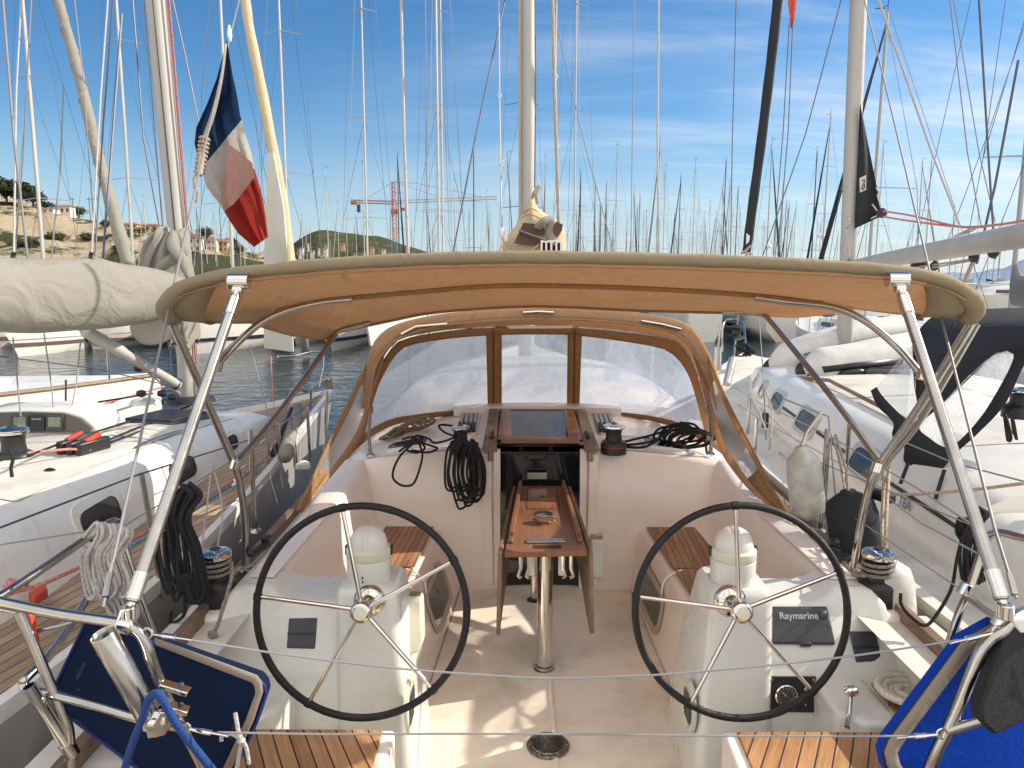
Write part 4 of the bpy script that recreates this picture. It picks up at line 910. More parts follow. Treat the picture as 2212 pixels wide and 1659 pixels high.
m=MB(); E1=[P(335,1378,1.90),P(555,1459,1.885),P(566,1475,1.885),P(568,1495,1.885),P(548,1556,1.885),P(484,1696,1.885)]; E2=[P(335,1392,1.90),P(545,1474,1.885),P(551,1485,1.885),P(552,1497,1.885),P(532,1552,1.885),P(466,1694,1.885)]
m.loft([E1,E2]); m.build('edge_tape',GT,kb,sol=.004)
for l in([(190,1421),(197,1424),(179,1459),(172,1457)],[(216,1404),(222,1404),(222,1410),(216,1410)],[(176,1478),(182,1478),(182,1484),(176,1484)],[(574-60,1560-20),(520,1541),(506,1588),(500,1586)]):
    m=MB(); p=[P(u,v,1.93 if u<300 else 1.89) for u,v in l]; 
    for z in p: z.y-=.022
    m.poly(p); m.build('slot',BLK,kb,smooth=0)
q=[P(2168,1332,1.93),P(2080,1380,1.90),P(1915,1600,1.86),P(1905,1625,1.86),P(1912,1660,1.86),P(1960,1720,1.86),P(2320,1720,1.88),P(2320,1320,2.05)]
kb,n=board('padded_board',q,BLUE,mat('dark_blue_piping',(.005,.02,.12),.6),.03,'bright blue padded board with a taupe taped edge behind the right stern rail')
m=MB(); E1=[P(2160,1337,1.885),P(2080,1384,1.87),P(1920,1600,1.83),P(1910,1625,1.83),P(1917,1655,1.83),P(1960,1712,1.83)]; E2=[P(2164,1362,1.885),P(2095,1412,1.87),P(1948,1608,1.83),P(1938,1625,1.83),P(1944,1650,1.83),P(1985,1706,1.83)]
m.loft([E1,E2]); m.build('edge_tape',GT,kb,sol=.004)
# black outboard bracket at the far right
bb=thing('outboard_bracket','black padded outboard bracket board at the right edge in front of the blue board','bracket',P(2180,1590,1.75))
m=MB(); m.prism([P(2185,1345,1.80),P(2290,1345,1.80),P(2290,1420,1.76),P(2225,1555,1.72),P(2150,1592,1.70),P(2118,1560,1.70),P(2122,1530,1.70),P(2170,1390,1.78)],(0,.05,0)); m.build('bracket_board',mat('black_speckled_board',(.012,.012,.012),.75,var=.5,vs=120,bump=.3,bs=200),bb,bevel=.01)
m=MB(); m.prism([P(2185,1340,1.79),P(2260,1330,1.79),P(2290,1345,1.79),P(2205,1372,1.79)],(0,.045,0)); m.build('white_cap',WHT,bb,bevel=.006)
# ================= wire gates across the stern
def wire(name,pts,r,label,cat='lifeline',mt=WIREC,group=None,n=6):
    m=MB(); m.tube(cr(PP(pts),n),r,8); return solo(m,name,mt,label,cat,group)
gw=wire('lifeline',[(395,1380,1.78),(600,1412,1.8),(820,1440,1.8),(1000,1455,1.81),(1175,1465,1.81),(1330,1462,1.81),(1500,1452,1.81),(1800,1422,1.8),(2070,1383,1.78)],.0028,'sagging grey lifeline strung across the stern in front of the wheels, upper of two')
gw2=wire('lifeline',[(470,1582,1.79),(700,1586,1.8),(950,1585,1.8),(1250,1586,1.8),(1600,1590,1.8),(1960,1590,1.78)],.0028,'straight grey lifeline strung low across the stern over the teak seats, lower of two')
for k,(a,b) in ((gw,((318,1368,1.77),(352,1373,1.77))),(gw,((2155,1364,1.80),(2110,1375,1.79))),(gw2,((400,1572,1.78),(432,1578,1.78))),(gw2,((2035,1585,1.79),(2000,1588,1.79)))):
    a=P(*a); b=P(*b); d_=(b-a).normalized()
    m=MB(); m.tube([a+d_*.012,b],[.004,.006],8); m.torus(a,.013,.0035,(0,1,0),18,6); m.tube([b,b+d_*.03],.0075,8); m.tube([b+d_*.03,b+d_*.075],.0042,8); m.build('pelican_hook',CHROME,k)
# hose over the port rail
m=MB(); m.tube(cr(PP([(264,1680,1.80),(285,1610,1.76),(305,1560,1.73),(322,1510,1.71),(338,1498,1.70),(352,1512,1.70),(372,1550,1.71),(400,1590,1.73),(440,1640,1.76),(480,1690,1.8)]),6),.0105,10)
solo(m,'water_hose',RBLU,'blue hose looped over the rod holder on the left stern rail','hose')
m=MB(); m.tube(cr(PP([(508,1540,1.85),(515,1580,1.84),(521,1600,1.84),(515,1640,1.84),(505,1690,1.84)]),5),.006,8); m.tube(cr(PP([(478,1600,1.84),(480,1590,1.84),(500,1585,1.84),(520,1598,1.835),(532,1615,1.84),(538,1650,1.84)]),5),.0055,8); m.lathe([(.005,-.01),(.012,0),(.005,.01)],P(521,1600,1.83),seg=10)
solo(m,'lashing',RGRY,'short speckled grey lashing knotted at the corner of the shade-coloured blue board','rope')
# ================= own rig
m=MB(); mast=[P(1142,470,8.7),P(1142,-40,8.9)]; base=Vector((mast[0].x,8.7,1.1))
d=(mast[1]-mast[0]).normalized(); topm=mast[0]+d*12.0
m.tube([base,mast[0],topm],.092,18,flat=.80); M0=m.build('mast',ALUW,YT)
m=MB(); 
for dx in(-.012,.014): m.box(((base.x+topm.x)/2+dx,8.7-.094,(1.1+topm.z)/2),(.006,.012,topm.z-1.1)) if False else m.tube([base+Vector((dx,-.092,0)),topm+Vector((dx,-.092,0))],.005,6)
m.build('mast_track',BLK,M0)
m=MB(); m.tube([base+Vector((-.085,0,0)),topm+Vector((-.085,0,0))],.028,8); m.build('furled_staysail',CANVY,M0)
for zz in (8.0,11.3):
    m=MB(); m.tube([(base.x-1.1,8.5,zz+.1),(base.x,8.7,zz),(base.x+1.1,8.5,zz+.1)],[.015,.03,.015],8); m.build('spreader',ALU,M0)
m=MB(); m.tube([(base.x-1.15,8.4,.9),(base.x-1.1,8.5,8.1),topm],.005,6); m.tube([(base.x+1.15,8.4,.9),(base.x+1.1,8.5,8.1),topm],.005,6); m.tube([topm,(C0,12.9,1.1)],.03,8); m.build('shroud',WIRE,M0)
# boom with bundled cover, seen end on
bc=thing('boom_cover','bunched sand-coloured sail cover with open brown-lined end on the boom above the awning','sail cover',P(1150,560,5.3))
def blob(rows,name,mt,**k):
    m=MB(); n=28; m.loft([resample(cr(PP(r),5,closed=True)+[P(*r[0])],n+1)[:-1] for r in rows],closed=True); R0=resample(cr(PP(rows[0]),5,closed=True)+[P(*rows[0][0])],n+1)[:-1]; c0=sum(R0,Vector())/n; m.loft([R0,[q.lerp(c0,.35)+Vector((0,-.05,0)) for q in R0]],closed=True); m.poly([q.lerp(c0,.35)+Vector((0,-.05,0)) for q in R0]); return m.build(name,mt,bc,smooth=180,weld=True,**k)
def ser(pts,Y,sc=1,cx=1150,cy=520,dz=0): return [(cx+(u-cx)*sc,cy+(v-cy)*sc+dz,Y) for u,v in pts]
sil=[(1145,425),(1152,438),(1160,448),(1172,458),(1190,470),(1210,480),(1219,500),(1221,525),(1216,560),(1180,575),(1120,575),(1090,565),(1079,540),(1083,522),(1098,508),(1112,492),(1126,468),(1138,445)]
blob([ser(sil,5.0,.80,1150,520),ser(sil,5.02,.97,1150,520),ser(sil,5.15,1.0),ser(sil,5.6,.95),ser(sil,6.5,.80,1150,540),ser(sil,8.5,.62,1142,560)],'cover',CANVY,sol=.006)
m=MB(); o1=PP([(1110,517,4.985),(1120,497,4.985),(1135,480,4.985),(1150,482,4.985),(1168,486,4.985),(1178,492,4.985),(1182,508,4.985),(1170,512,4.985),(1140,505,4.985),(1118,498,4.985)]); 
m.prism(PP([(1110,526,4.88),(1122,500,4.92),(1130,481,4.92),(1150,483,4.92),(1172,487,4.92),(1183,508,4.92),(1160,507,4.92),(1135,502,4.92),(1128,503,4.92),(1165,515,4.92),(1183,518,4.92),(1183,524,4.92),(1150,530,4.92)]),(0,.01,0)); m.build('lining',BROWNIN,bc)
m=MB(); m.prism(PP([(1202,478,4.90),(1216,485,4.90),(1214,498,4.90),(1204,514,4.90),(1196,505,4.90),(1195,490,4.90)]),(0,.01,0)); m.build('lining',BROWNIN,bc)
m=MB(); m.tube(cr(PP([(1162,492,4.90),(1172,480,4.88),(1186,476,4.92),(1190,490,4.92),(1188,505,4.92),(1200,530,4.90)]),5),.035,10,flat=.6); m.tube(cr(PP([(1120,497,4.90),(1150,508,4.89),(1182,520,4.89)]),4),.012,8,flat=.5); m.build('rolled_sail',CANVS,bc,smooth=180)
for pts in([(1085,545,4.92),(1110,556,4.915),(1150,556,4.915),(1168,535,4.915)],[(1082,530,4.92),(1100,541,4.915),(1140,545,4.915),(1165,528,4.915)],[(1127,470,4.92),(1140,462,4.915),(1160,468,4.915),(1182,480,4.915)],[(1132,460,4.98),(1146,450,4.92),(1160,456,4.92)]):
    m=MB(); m.tube(cr(PP(pts),5),[.010]*(5*(len(pts)-1)+1),8,flat=.5); m.build('cover_fold',CANVY,bc,smooth=180)
tube('cover_lashing',PP([(1148,430,5.0),(1155,415,5.0),(1165,402,5.0),(1158,420,4.98),(1162,440,4.98)]),.012,RBEI,bc,n=5)
be=thing('boom_end','white boom end casting with three dark sheaves below the sail cover','boom end',P(1190,560,4.9))
m=MB()
for u in(1170,1180,1191,1202,1212): m.prism(PP([(u-2,520,4.88),(u+2,520,4.88),(u+2,558,4.88),(u-2,558,4.88)]),(0,.10,0))
m.prism(PP([(1168,519,4.885),(1214,519,4.885),(1214,524,4.885),(1168,524,4.885)]),(0,.1,0)); m.prism(PP([(1168,546,4.885),(1214,546,4.885),(1214,560,4.885),(1168,560,4.885)]),(0,.1,0)); m.build('casting',WHT,be)
for u in(1175,1186,1196,1207):
    m=MB(); c=P(u,535,4.94); m.lathe([(.045,-.008),(.04,0),(.045,.008)],c,(1,0,0),20); m.build('sheave',BLK,be)
# running rigging and stays above the awning
def line(pts,r,mt,label,cat='rope',name='rope',group=None,n=0,seg=6):
    m=MB(); p=PP(pts); m.tube(cr(p,n) if n else p,r,seg); return solo(m,name,mt,label,cat,group)
for pts,r,mt,lb in(([(1155,405,5.2),(1157,200,6.5),(1155,-30,8.0)],.006,WIRED,'thin vertical line just right of the central mast, tied off at the sail cover'),
    ([(1207,480,4.95),(1198,200,5.1),(1193,-30,5.2)],.011,RBEI,'thick pale topping lift rising from the boom end block'),
    ([(1085,540,5.0),(1081,360,5.6),(1079,210,6.2),(1078,-20,7.2)],.007,RGRY,'lazy jack line rising left of the sail cover'),
    ([(1205,500,5.0),(1203,365,5.6),(1200,160,6.4),(1203,-20,7.2)],.007,RGRY,'lazy jack line rising right of the sail cover'),
    ([(1110,560,5.2),(1095,330,8.0)],.004,WIRED,'faint line slanting behind the sail cover')):
    line(pts,r,mt,lb,'rope','halyard')
for(u,v)in((1079,207),(1083,350),(1201,165),(1202,315)):
    c=P(u,v,6.2 if v<250 else 5.6); m=MB(); m.torus(c,.014,.004,(0,1,0),16,6); m.lathe([(.006,0),(.007,.02),(.004,.03)],c-Vector((0,0,.03)),seg=10); solo(m,'rigging_block',GELG,{207:'small white ring block on the left lazy jack, upper one',350:'small white ring block on the left lazy jack, just above the sail cover',165:'small white ring block on the right lazy jack, upper one',315:'small white ring block on the right lazy jack, lower one'}[v],'block')
m=MB(); m.tube(PP([(1083,505,4.95),(1084,545,4.95)]),.012,8); m.lathe([(.01,-.03),(.02,0),(.01,.035)],P(1085,503,4.93),seg=12); m.lathe([(.01,-.02),(.018,0),(.01,.03)],P(1093,515,4.93),seg=12); solo(m,'lazy_jack_block',WHT,'cluster of small white blocks at the left shoulder of the sail cover','block')
line([(2195,1292,1.85),(2148,1140,2.05),(2009,589,3.1),(1926,240,4.2),(1866,-5,5.4),(1845,-90,6.0)],.0045,WIRE,'grey wire backstay slanting down to the right stern rail past the awning','backstay','backstay')
bs=line([(222,1312,1.85),(430,372,3.3),(497,78,4.35),(522,-20,4.9),(540,-90,5.3)],.0045,WIRE,'grey wire backstay slanting down past the French flag to the left stern rail','backstay','backstay')
m=MB(); m.tube(PP([(228,1290,1.87),(238,1240,1.92)]),[.010,.010],8); m.tube(PP([(238,1240,1.92),(244,1215,1.94)]),[.007,.006],8); m.build('turnbuckle',STEEL,bs)
m=MB(); m.tube(PP([(2192,1285,1.86),(2180,1240,1.9)]),.009,8); solo(m,'turnbuckle',STEEL,'steel turnbuckle at the foot of the right-hand backstay','turnbuckle')
m=MB(); m.lathe([(.008,-.035),(.014,0),(.010,.03),(.005,.05)],P(496,75,4.33),seg=12); m.build('insulator',WHT,bs)
# thin lines across the upper centre from neighbouring rigs (own shrouds)
line([(978,550,7.5),(1022,320,8.0),(1095,-20,8.8)],.008,WIRED,'dark wire slanting from the top left of the central mast down to the awning','stay','stay')
line([(1330,560,7.5),(1260,300,8.0),(1190,0,8.6)],.006,WIRE,'pale wire slanting from the central mast down to the right','stay','stay')
line([(1578,560,5.2),(1582,300,5.4),(1591,-20,5.7)],.0035,WIRED,'thin dark vertical wire between the central mast and the black furled sail','stay','stay')
line([(1424,560,6.2),(1420,300,6.5),(1423,-20,6.9)],.009,RGRY,'pale braided vertical line right of the central mast','rope','halyard')
line([(882,560,7.5),(873,300,8.0),(866,-20,8.6)],.016,RGRY,'thick pale vertical line between two background masts, left of centre','rope','halyard')
# ================= flag
fl_=thing('french_flag','blue, white and red French flag hanging limp from the left backstay','flag',P(500,540,3.9))
# rows along the hoist-to-fly axis; each row = outline left and right at a given band position
Lft=[(490,88),(468,170),(447,225),(424,275),(420,310),(428,345),(436,362),(443,402),(458,425),(481,452),(497,478),(515,505),(549,534)]
Rgt=[(491,90),(503,165),(509,190),(514,218),(519,250),(524,265),(530,290),(543,330),(549,362),(556,385),(565,415),(573,460),(579,512)]
nL=len(Lft); g=[]
for i in range(nL):
    row=[]
    for k in range(17):
        t=k/16; u=Lft[i][0]*(1-t)+Rgt[i][0]*t; v=Lft[i][1]*(1-t)+Rgt[i][1]*t
        Y=3.9+.05*math.sin(t*9+i*.35)*min(1,i/3)+.03*math.sin(t*17-i*.5)*min(1,i/4)
        row.append(P(u,v+4*math.sin(t*math.pi)*0,Y))
    g.append(row)
gg=[]
for i in range(nL-1):
    for k in range(5): gg.append([a.lerp(b,k/5) for a,b in zip(g[i],g[i+1])])
gg.append(g[-1])
def flagmat(n,c,tc,tr=.55):
    return canvas(n,c,tr,tc,ws=30,wb=.3)
FB=flagmat('flag_navy',(.012,.03,.07),(.02,.05,.12),.35); FW=flagmat('flag_white',(.46,.44,.41),(.55,.52,.47),.35); FR=flagmat('flag_red',(.28,.03,.022),(.42,.05,.035),.35); FP=flagmat('flag_doubled_pink',(.36,.22,.19),(.42,.22,.19),.3)
def side(p,a,b):
    u,v=pix(p); return (b[0]-a[0])*(v-a[1])-(b[1]-a[1])*(u-a[0])
def cloth(cond,name,mt):
    m=MB(); H=len(gg); Wd=17; m.v=[p for r in gg for p in r]; fs=[]
    for i in range(H-1):
        for k in range(Wd-1):
            c=(gg[i][k]+gg[i+1][k+1])*.5
            if cond(c): fs.append((i*Wd+k,i*Wd+k+1,(i+1)*Wd+k+1,(i+1)*Wd+k))
    m.f=fs; m.mi=[0]*len(fs); o=m.build(name,mt,fl_,smooth=180); 
    return o
# band borders run from lower left to upper right
b1=((437,362),(519,262)); b2=((483,460),(550,362))
# finer mesh for crisp borders
gg=[resample(r,49) for r in gg]; 
g2=[]
for i in range(len(gg)-1):
    for k in range(3): g2.append([a.lerp(b,k/3) for a,b in zip(gg[i],gg[i+1])])
g2.append(gg[-1]); gg=g2
def cloth(cond,name,mt):
    m=MB(); H=len(gg); Wd=49; m.v=[p for r in gg for p in r]; fs=[]
    for i in range(H-1):
        for k in range(Wd-1):
            c=(gg[i][k]+gg[i+1][k+1])*.5
            if cond(c): fs.append((i*Wd+k,i*Wd+k+1,(i+1)*Wd+k+1,(i+1)*Wd+k))
    m.f=fs; m.mi=[0]*len(fs)
    return m.build(name,mt,fl_,smooth=180)
cloth(lambda c: side(c,*b1)<0,'blue_band',FB); cloth(lambda c: side(c,*b1)>=0 and side(c,*b2)<0,'white_band',FW); cloth(lambda c: side(c,*b2)>=0,'red_band',FR)
# doubled-over parts of the cloth lying behind
m=MB(); m.loft([PP([(494,312,3.80),(486,370,3.81),(476,425,3.80),(484,455,3.81)]),PP([(512,324,3.795),(512,370,3.79),(505,415,3.79),(505,441,3.80)]),PP([(545,352,3.80),(548,368,3.80),(550,382,3.80),(538,398,3.80)])]); m.build('doubled_cloth',FP,fl_,smooth=180)
m=MB(); m.tube(cr(PP([(488,95,3.82),(478,170,3.80),(462,240,3.8),(445,290,3.8),(440,310,3.8)]),5),[.010+.010*min(1,i/12) for i in range(21)],8,flat=.4); m.build('hoist_tape',FW,fl_,smooth=180)
m=MB(); m.tube(cr(PP([(441,300,3.78),(436,330,3.76),(433,360,3.74),(430,378,3.72)]),5),.016,8); 
for v in range(300,380,9): m.torus(P(442-(v-300)*.16,v,3.77),.020,.008,(.2,.2,1),12,6)
m.build('flag_lashing',RBEI,fl_)
m=MB(); m.tube(cr(PP([(428,370,3.7),(420,385,3.7),(421,405,3.7),(427,412,3.7),(424,440,3.7)]),5),.008,6); m.build('loose_end',RBEI,fl_)
# ================= ropes in the cockpit
def hank(name,mt,label,center,loops,r,seed=1,cat='rope coil',wrap=None,grp=None):
    rnd=random.Random(seed); m=MB()
    for (pts) in loops:
        j=[(u+rnd.uniform(-1.6,1.6),v+rnd.uniform(-1.5,1.5),Y+rnd.uniform(-.012,.012)) for u,v,Y in pts]
        m.tube(cr(PP(j),7),r,8)
    return solo(m,name,mt,label,cat,grp,smooth=180)
# big black coil over the left coachroof winch
loops=[]
rnd=random.Random(3)
for i in range(11):
    x0=962+i*5+rnd.uniform(-3,3); x1=1018+i*3.0+rnd.uniform(-6,4); bt=1052+rnd.uniform(0,46); cx_=(x0+x1)/2+rnd.uniform(-6,8); Yb=4.50-.012*(i%5)
    loops.append([(x0+18,955,Yb+.02),(x0+6,975,Yb),(x0,1020,Yb),(x0+6,1055,Yb),(cx_-8,bt-6,Yb),(cx_,bt,Yb),(cx_+10,bt-8,Yb),(x1-2,1060,Yb),(x1,1010,Yb),(x1-12,968,Yb),(x1-24,950,Yb+.02)])
loops.append([(1022,950,4.5),(1032,985,4.47),(1045,1025,4.46),(1040,1055,4.46),(1018,1075,4.46),(985,1082,4.46)])
loops.append([(1018,955,4.5),(1024,1000,4.46),(1026,1050,4.46),(1028,1085,4.46)])
loops.append([(968,965,4.5),(990,978,4.5),(1015,962,4.5),(1000,948,4.55),(975,955,4.52)])
hank('rope_coil',RBLK,'big hank of black rope hanging over the left coachroof winch beside the companionway',None,loops,.0075)
loops=[[(905,952,4.5),(888,960,4.5),(866,985,4.48),(850,1012,4.47),(850,1035,4.46),(868,1050,4.46),(892,1045,4.46),(905,1020,4.46),(912,985,4.47),(905,960,4.49)],
 [(860,975,4.55),(875,965,4.55),(905,955,4.55),(930,962,4.55),(945,970,4.57),(925,978,4.55),(890,972,4.55)],
 [(915,944,4.6),(905,958,4.56),(890,950,4.6),(900,940,4.62),(925,948,4.6),(940,958,4.6),(965,952,4.6),(985,940,4.62)],
 [(985,942,4.6),(965,935,4.66),(948,925,4.7),(955,918,4.72),(985,922,4.7),(1003,928,4.7)],
 [(870,950,4.62),(890,942,4.6),(905,950,4.58),(918,968,4.55),(900,978,4.55),(880,972,4.55)],[(900,938,4.62),(898,950,4.6),(906,960,4.58),(914,948,4.6),(904,940,4.62)]]
hank('rope_coil',RBLK,'small knotted black rope on the left of the coachroof with one long loop hanging down',None,loops,.0072,5)
loops=[]
rnd=random.Random(9)
for i in range(9):
    cx_=1455+i*6; w_=rnd.uniform(34,52); h_=rnd.uniform(9,20)
    loops.append([(cx_+w_*math.cos(a),938+i*1.5+h_*math.sin(a)-6*math.cos(a+1),4.9+.05*math.sin(a)-.02*i) for a in [k*.8+i for k in range(9)]])
loops.append([(1338,962,4.7),(1375,960,4.7),(1410,952,4.72),(1440,938,4.75),(1460,925,4.8)]); loops.append([(1338,958,4.7),(1370,950,4.74),(1405,940,4.78),(1440,930,4.8)]); loops.append([(1350,966,4.7),(1390,964,4.7),(1425,950,4.7)])
loops.append([(1470,912,5.0),(1500,918,5.0),(1522,945,4.9),(1525,975,4.8)])
hank('rope_coil',RBLK,'tangled black rope heap on the right of the coachroof, led from the right winch',None,loops,.0085,8)
loops=[]
for i in range(7):
    cx_=850+i*9; cy_=937-i*4
    loops.append([(cx_+ (26+i)*math.cos(a)+8*math.sin(a*2),cy_+(10)*math.sin(a)-8*math.cos(a),5.15+.05*math.sin(a)) for a in [k*.75+i for k in range(10)]])
loops.append([(930,905,5.2),(915,912,5.2),(890,914,5.2),(870,925,5.15),(850,940,5.1),(838,952,5.05)])
hank('rope_coil',RBRN,'mottled brown rope bundle on the deck at the left foot of the sprayhood',None,loops,.0095,11)
# black hank on port side lifeline
loops=[]
rnd=random.Random(4)
for i in range(7):
    x=340+i*8; loops.append([(x+30,1052+rnd.uniform(-6,6),2.85),(x+5,1100,2.83),(x-2+rnd.uniform(-4,4),1170,2.82),(x+6,1240,2.80),(x+24,1300+rnd.uniform(-35,8),2.80),(x+38,1250,2.80),(x+30,1170,2.80),(x+20,1110,2.82),(x+36,1060,2.85)])
for i in range(5):
    x=390+i*5; loops.append([(x,1045+rnd.uniform(-4,4),2.8),(x+24,1070,2.78),(x+8,1100,2.78),(x+2,1130,2.78),(x+20,1180,2.78),(x+34,1250,2.78),(x+38,1290,2.79),(x+20,1300,2.79),(x+2,1240,2.79)])
loops.append([(430,1300,2.8),(400,1292,2.8),(395,1330,2.8),(368,1345,2.8),(372,1320,2.8)])
hank('rope_coil',RBLK,'long black rope hank hung on the port lifeline behind the left awning strut',None,loops,.0068,12)
loops=[]
for i in range(9):
    x=178+i*9; loops.append([(x+4,1160+rnd.uniform(-6,4),2.24),(x+30,1130+i*1.5,2.22),(x+34,1160,2.20),(x+12,1200,2.20),(x+18+i,1245,2.20),(x+28,1285-i*2,2.20),(x+14,1290,2.21),(x,1240,2.21),(x-4+i,1195,2.21)])
for i in range(5):
    x=205+i*12; loops.append([(x,1140,2.25),(x+5,1200,2.24),(x+25,1270,2.23),(x+45,1320,2.23),(x+38,1330,2.24),(x+18,1290,2.25)])
hank('rope_coil',RGRY,'grey rope hank draped over the bent end of the left stern rail',None,loops,.0068,13)
# black hank on the right side
loops=[]
for i in range(5):
    x=2085+i*7; loops.append([(x,1095+rnd.uniform(-4,4),2.75),(x+22,1110,2.72),(x+6,1135,2.72),(x-10,1190,2.72),(x-6,1240+rnd.uniform(-10,14),2.72),(x+12,1255,2.72),(x+20,1190,2.73),(x+12,1140,2.74),(x-12,1120,2.76),(x-18,1150,2.76),(x-8,1165,2.74)])
loops.append([(2078,1160,2.74),(2068,1210,2.72),(2055,1270,2.7),(2030,1320,2.68),(2000,1350,2.66),(1965,1330,2.66),(1948,1305,2.66),(1945,1280,2.68)])
hank('rope_coil',RBLK,'black rope hank hung on the starboard lifeline behind the right awning strut',None,loops,.0065,21)
# coil of pale rope on the teak quarter seat
m=MB(); c=S(1968,1512,.47); pts=[]
for k in range(170):
    a=k*.19; r=.125-.0007*k*1.0; pts.append(Vector((c.x+r*math.cos(a),c.y+r*math.sin(a)*.95,c.z+.012+ (k%66)*.0003+ (0.02 if k<34 else 0))))
m.tube(pts,.0135,8); solo(m,'rope_coil',RWHT,'neat flat coil of thick pale rope on the right teak quarter seat','rope coil',smooth=180)
# sheet tails
def ropeS(pts,r,mt,label,n=6): 
    m=MB(); m.tube(cr(PP(pts),n),r,8); return solo(m,'rope',mt,label,'rope',smooth=180)
k=ropeS([(500,1215,2.88),(502,1240,2.80),(492,1280,2.74),(480,1320,2.70),(470,1350,2.68),(462,1368,2.67),(458,1378,2.66),(463,1402,2.66)],.0075,RMIX,'speckled sheet tail with a stopper knot hanging from the left cockpit winch')
m=MB(); c=P(460,1372,2.66); m.torus(c,.014,.009,(.3,1,.3),14,8); m.lathe([(.008,-.02),(.016,0),(.008,.02)],c,seg=10); m.build('stopper_knot',RMIX,k)
ropeS([(500,1235,2.86),(540,1222,2.95),(575,1190,3.1)],.007,RMIX,'speckled sheet led forward from the left cockpit winch')
ropeS([(1868,1245,2.9),(1842,1238,3.0),(1822,1215,3.1)],.007,RMIX,'speckled sheet led forward from the right cockpit winch')
m=MB(); m.prism([S(380,1378,.68),S(420,1312,.68),S(440,1318,.68),S(410,1385,.68)],(0,0,.002)) if False else None
# black winch handle pocket by winch
# side lifelines
for l,lb in(([(-20,1180,2.3),(270,1135,2.45),(551,965,4.0),(690,850,7.5)],'upper port lifeline wire running forward past the black rope hank'),([(310,1165,2.6),(551,1065,3.95),(700,900,7.5)],'lower port lifeline wire running forward'),([(2160,1160,2.25),(1774,1000,4.0),(1640,880,7.0)],'upper starboard lifeline wire running forward'),([(2100,1290,2.2),(1774,1070,4.0),(1640,930,7.0)],'lower starboard lifeline wire running forward')):
    m=MB(); m.tube(PP(l),.0028,6); solo(m,'lifeline',WIRE,lb,'lifeline')
WL=-.5
# ================= water
m,t,b=newmat('harbour_water'); l=t.links.new
b.inputs['Base Color'].default_value=(.004,.022,.040,1); b.inputs['Roughness'].default_value=.04; b.inputs['IOR'].default_value=1.33; b.inputs['Specular IOR Level'].default_value=.36
tcn=nn(t,'ShaderNodeTexCoord'); mp=nn(t,'ShaderNodeMapping'); mp.inputs['Scale'].default_value=(.8,1.25,1); l(tcn.outputs['Object'],mp.inputs[0])
n1=nn(t,'ShaderNodeTexNoise',Scale=1.5,Detail=4.0,Distortion=1.0); n2=nn(t,'ShaderNodeTexNoise',Scale=6.0,Detail=3.0,Distortion=.5)
l(mp.outputs[0],n1.inputs['Vector']); l(mp.outputs[0],n2.inputs['Vector'])
ad=nn(t,'ShaderNodeMath',operation='MULTIPLY_ADD'); ad.inputs[1].default_value=.22; l(n2.outputs['Fac'],ad.inputs[0]); l(n1.outputs['Fac'],ad.inputs[2])
bp=nn(t,'ShaderNodeBump',Strength=.6,Distance=.12); l(ad.outputs[0],bp.inputs['Height']); l(bp.outputs[0],b.inputs['Normal'])
WATER=m
m=MB(); m.add([(-2500,-60,WL),(2500,-60,WL),(2500,5000,WL),(-2500,5000,WL)],[(0,1,2,3)]); wo=m.build('water',WATER); wo['kind']='structure'
# quay behind the photographer (seen from beside)
m=MB(); m.box((0,-20.2,-.1),(90,41,.9)); qo=m.build('quay',mat('quay_concrete',(.46,.43,.38),.85,bump=.2),bevel=.03); qo['kind']='structure'
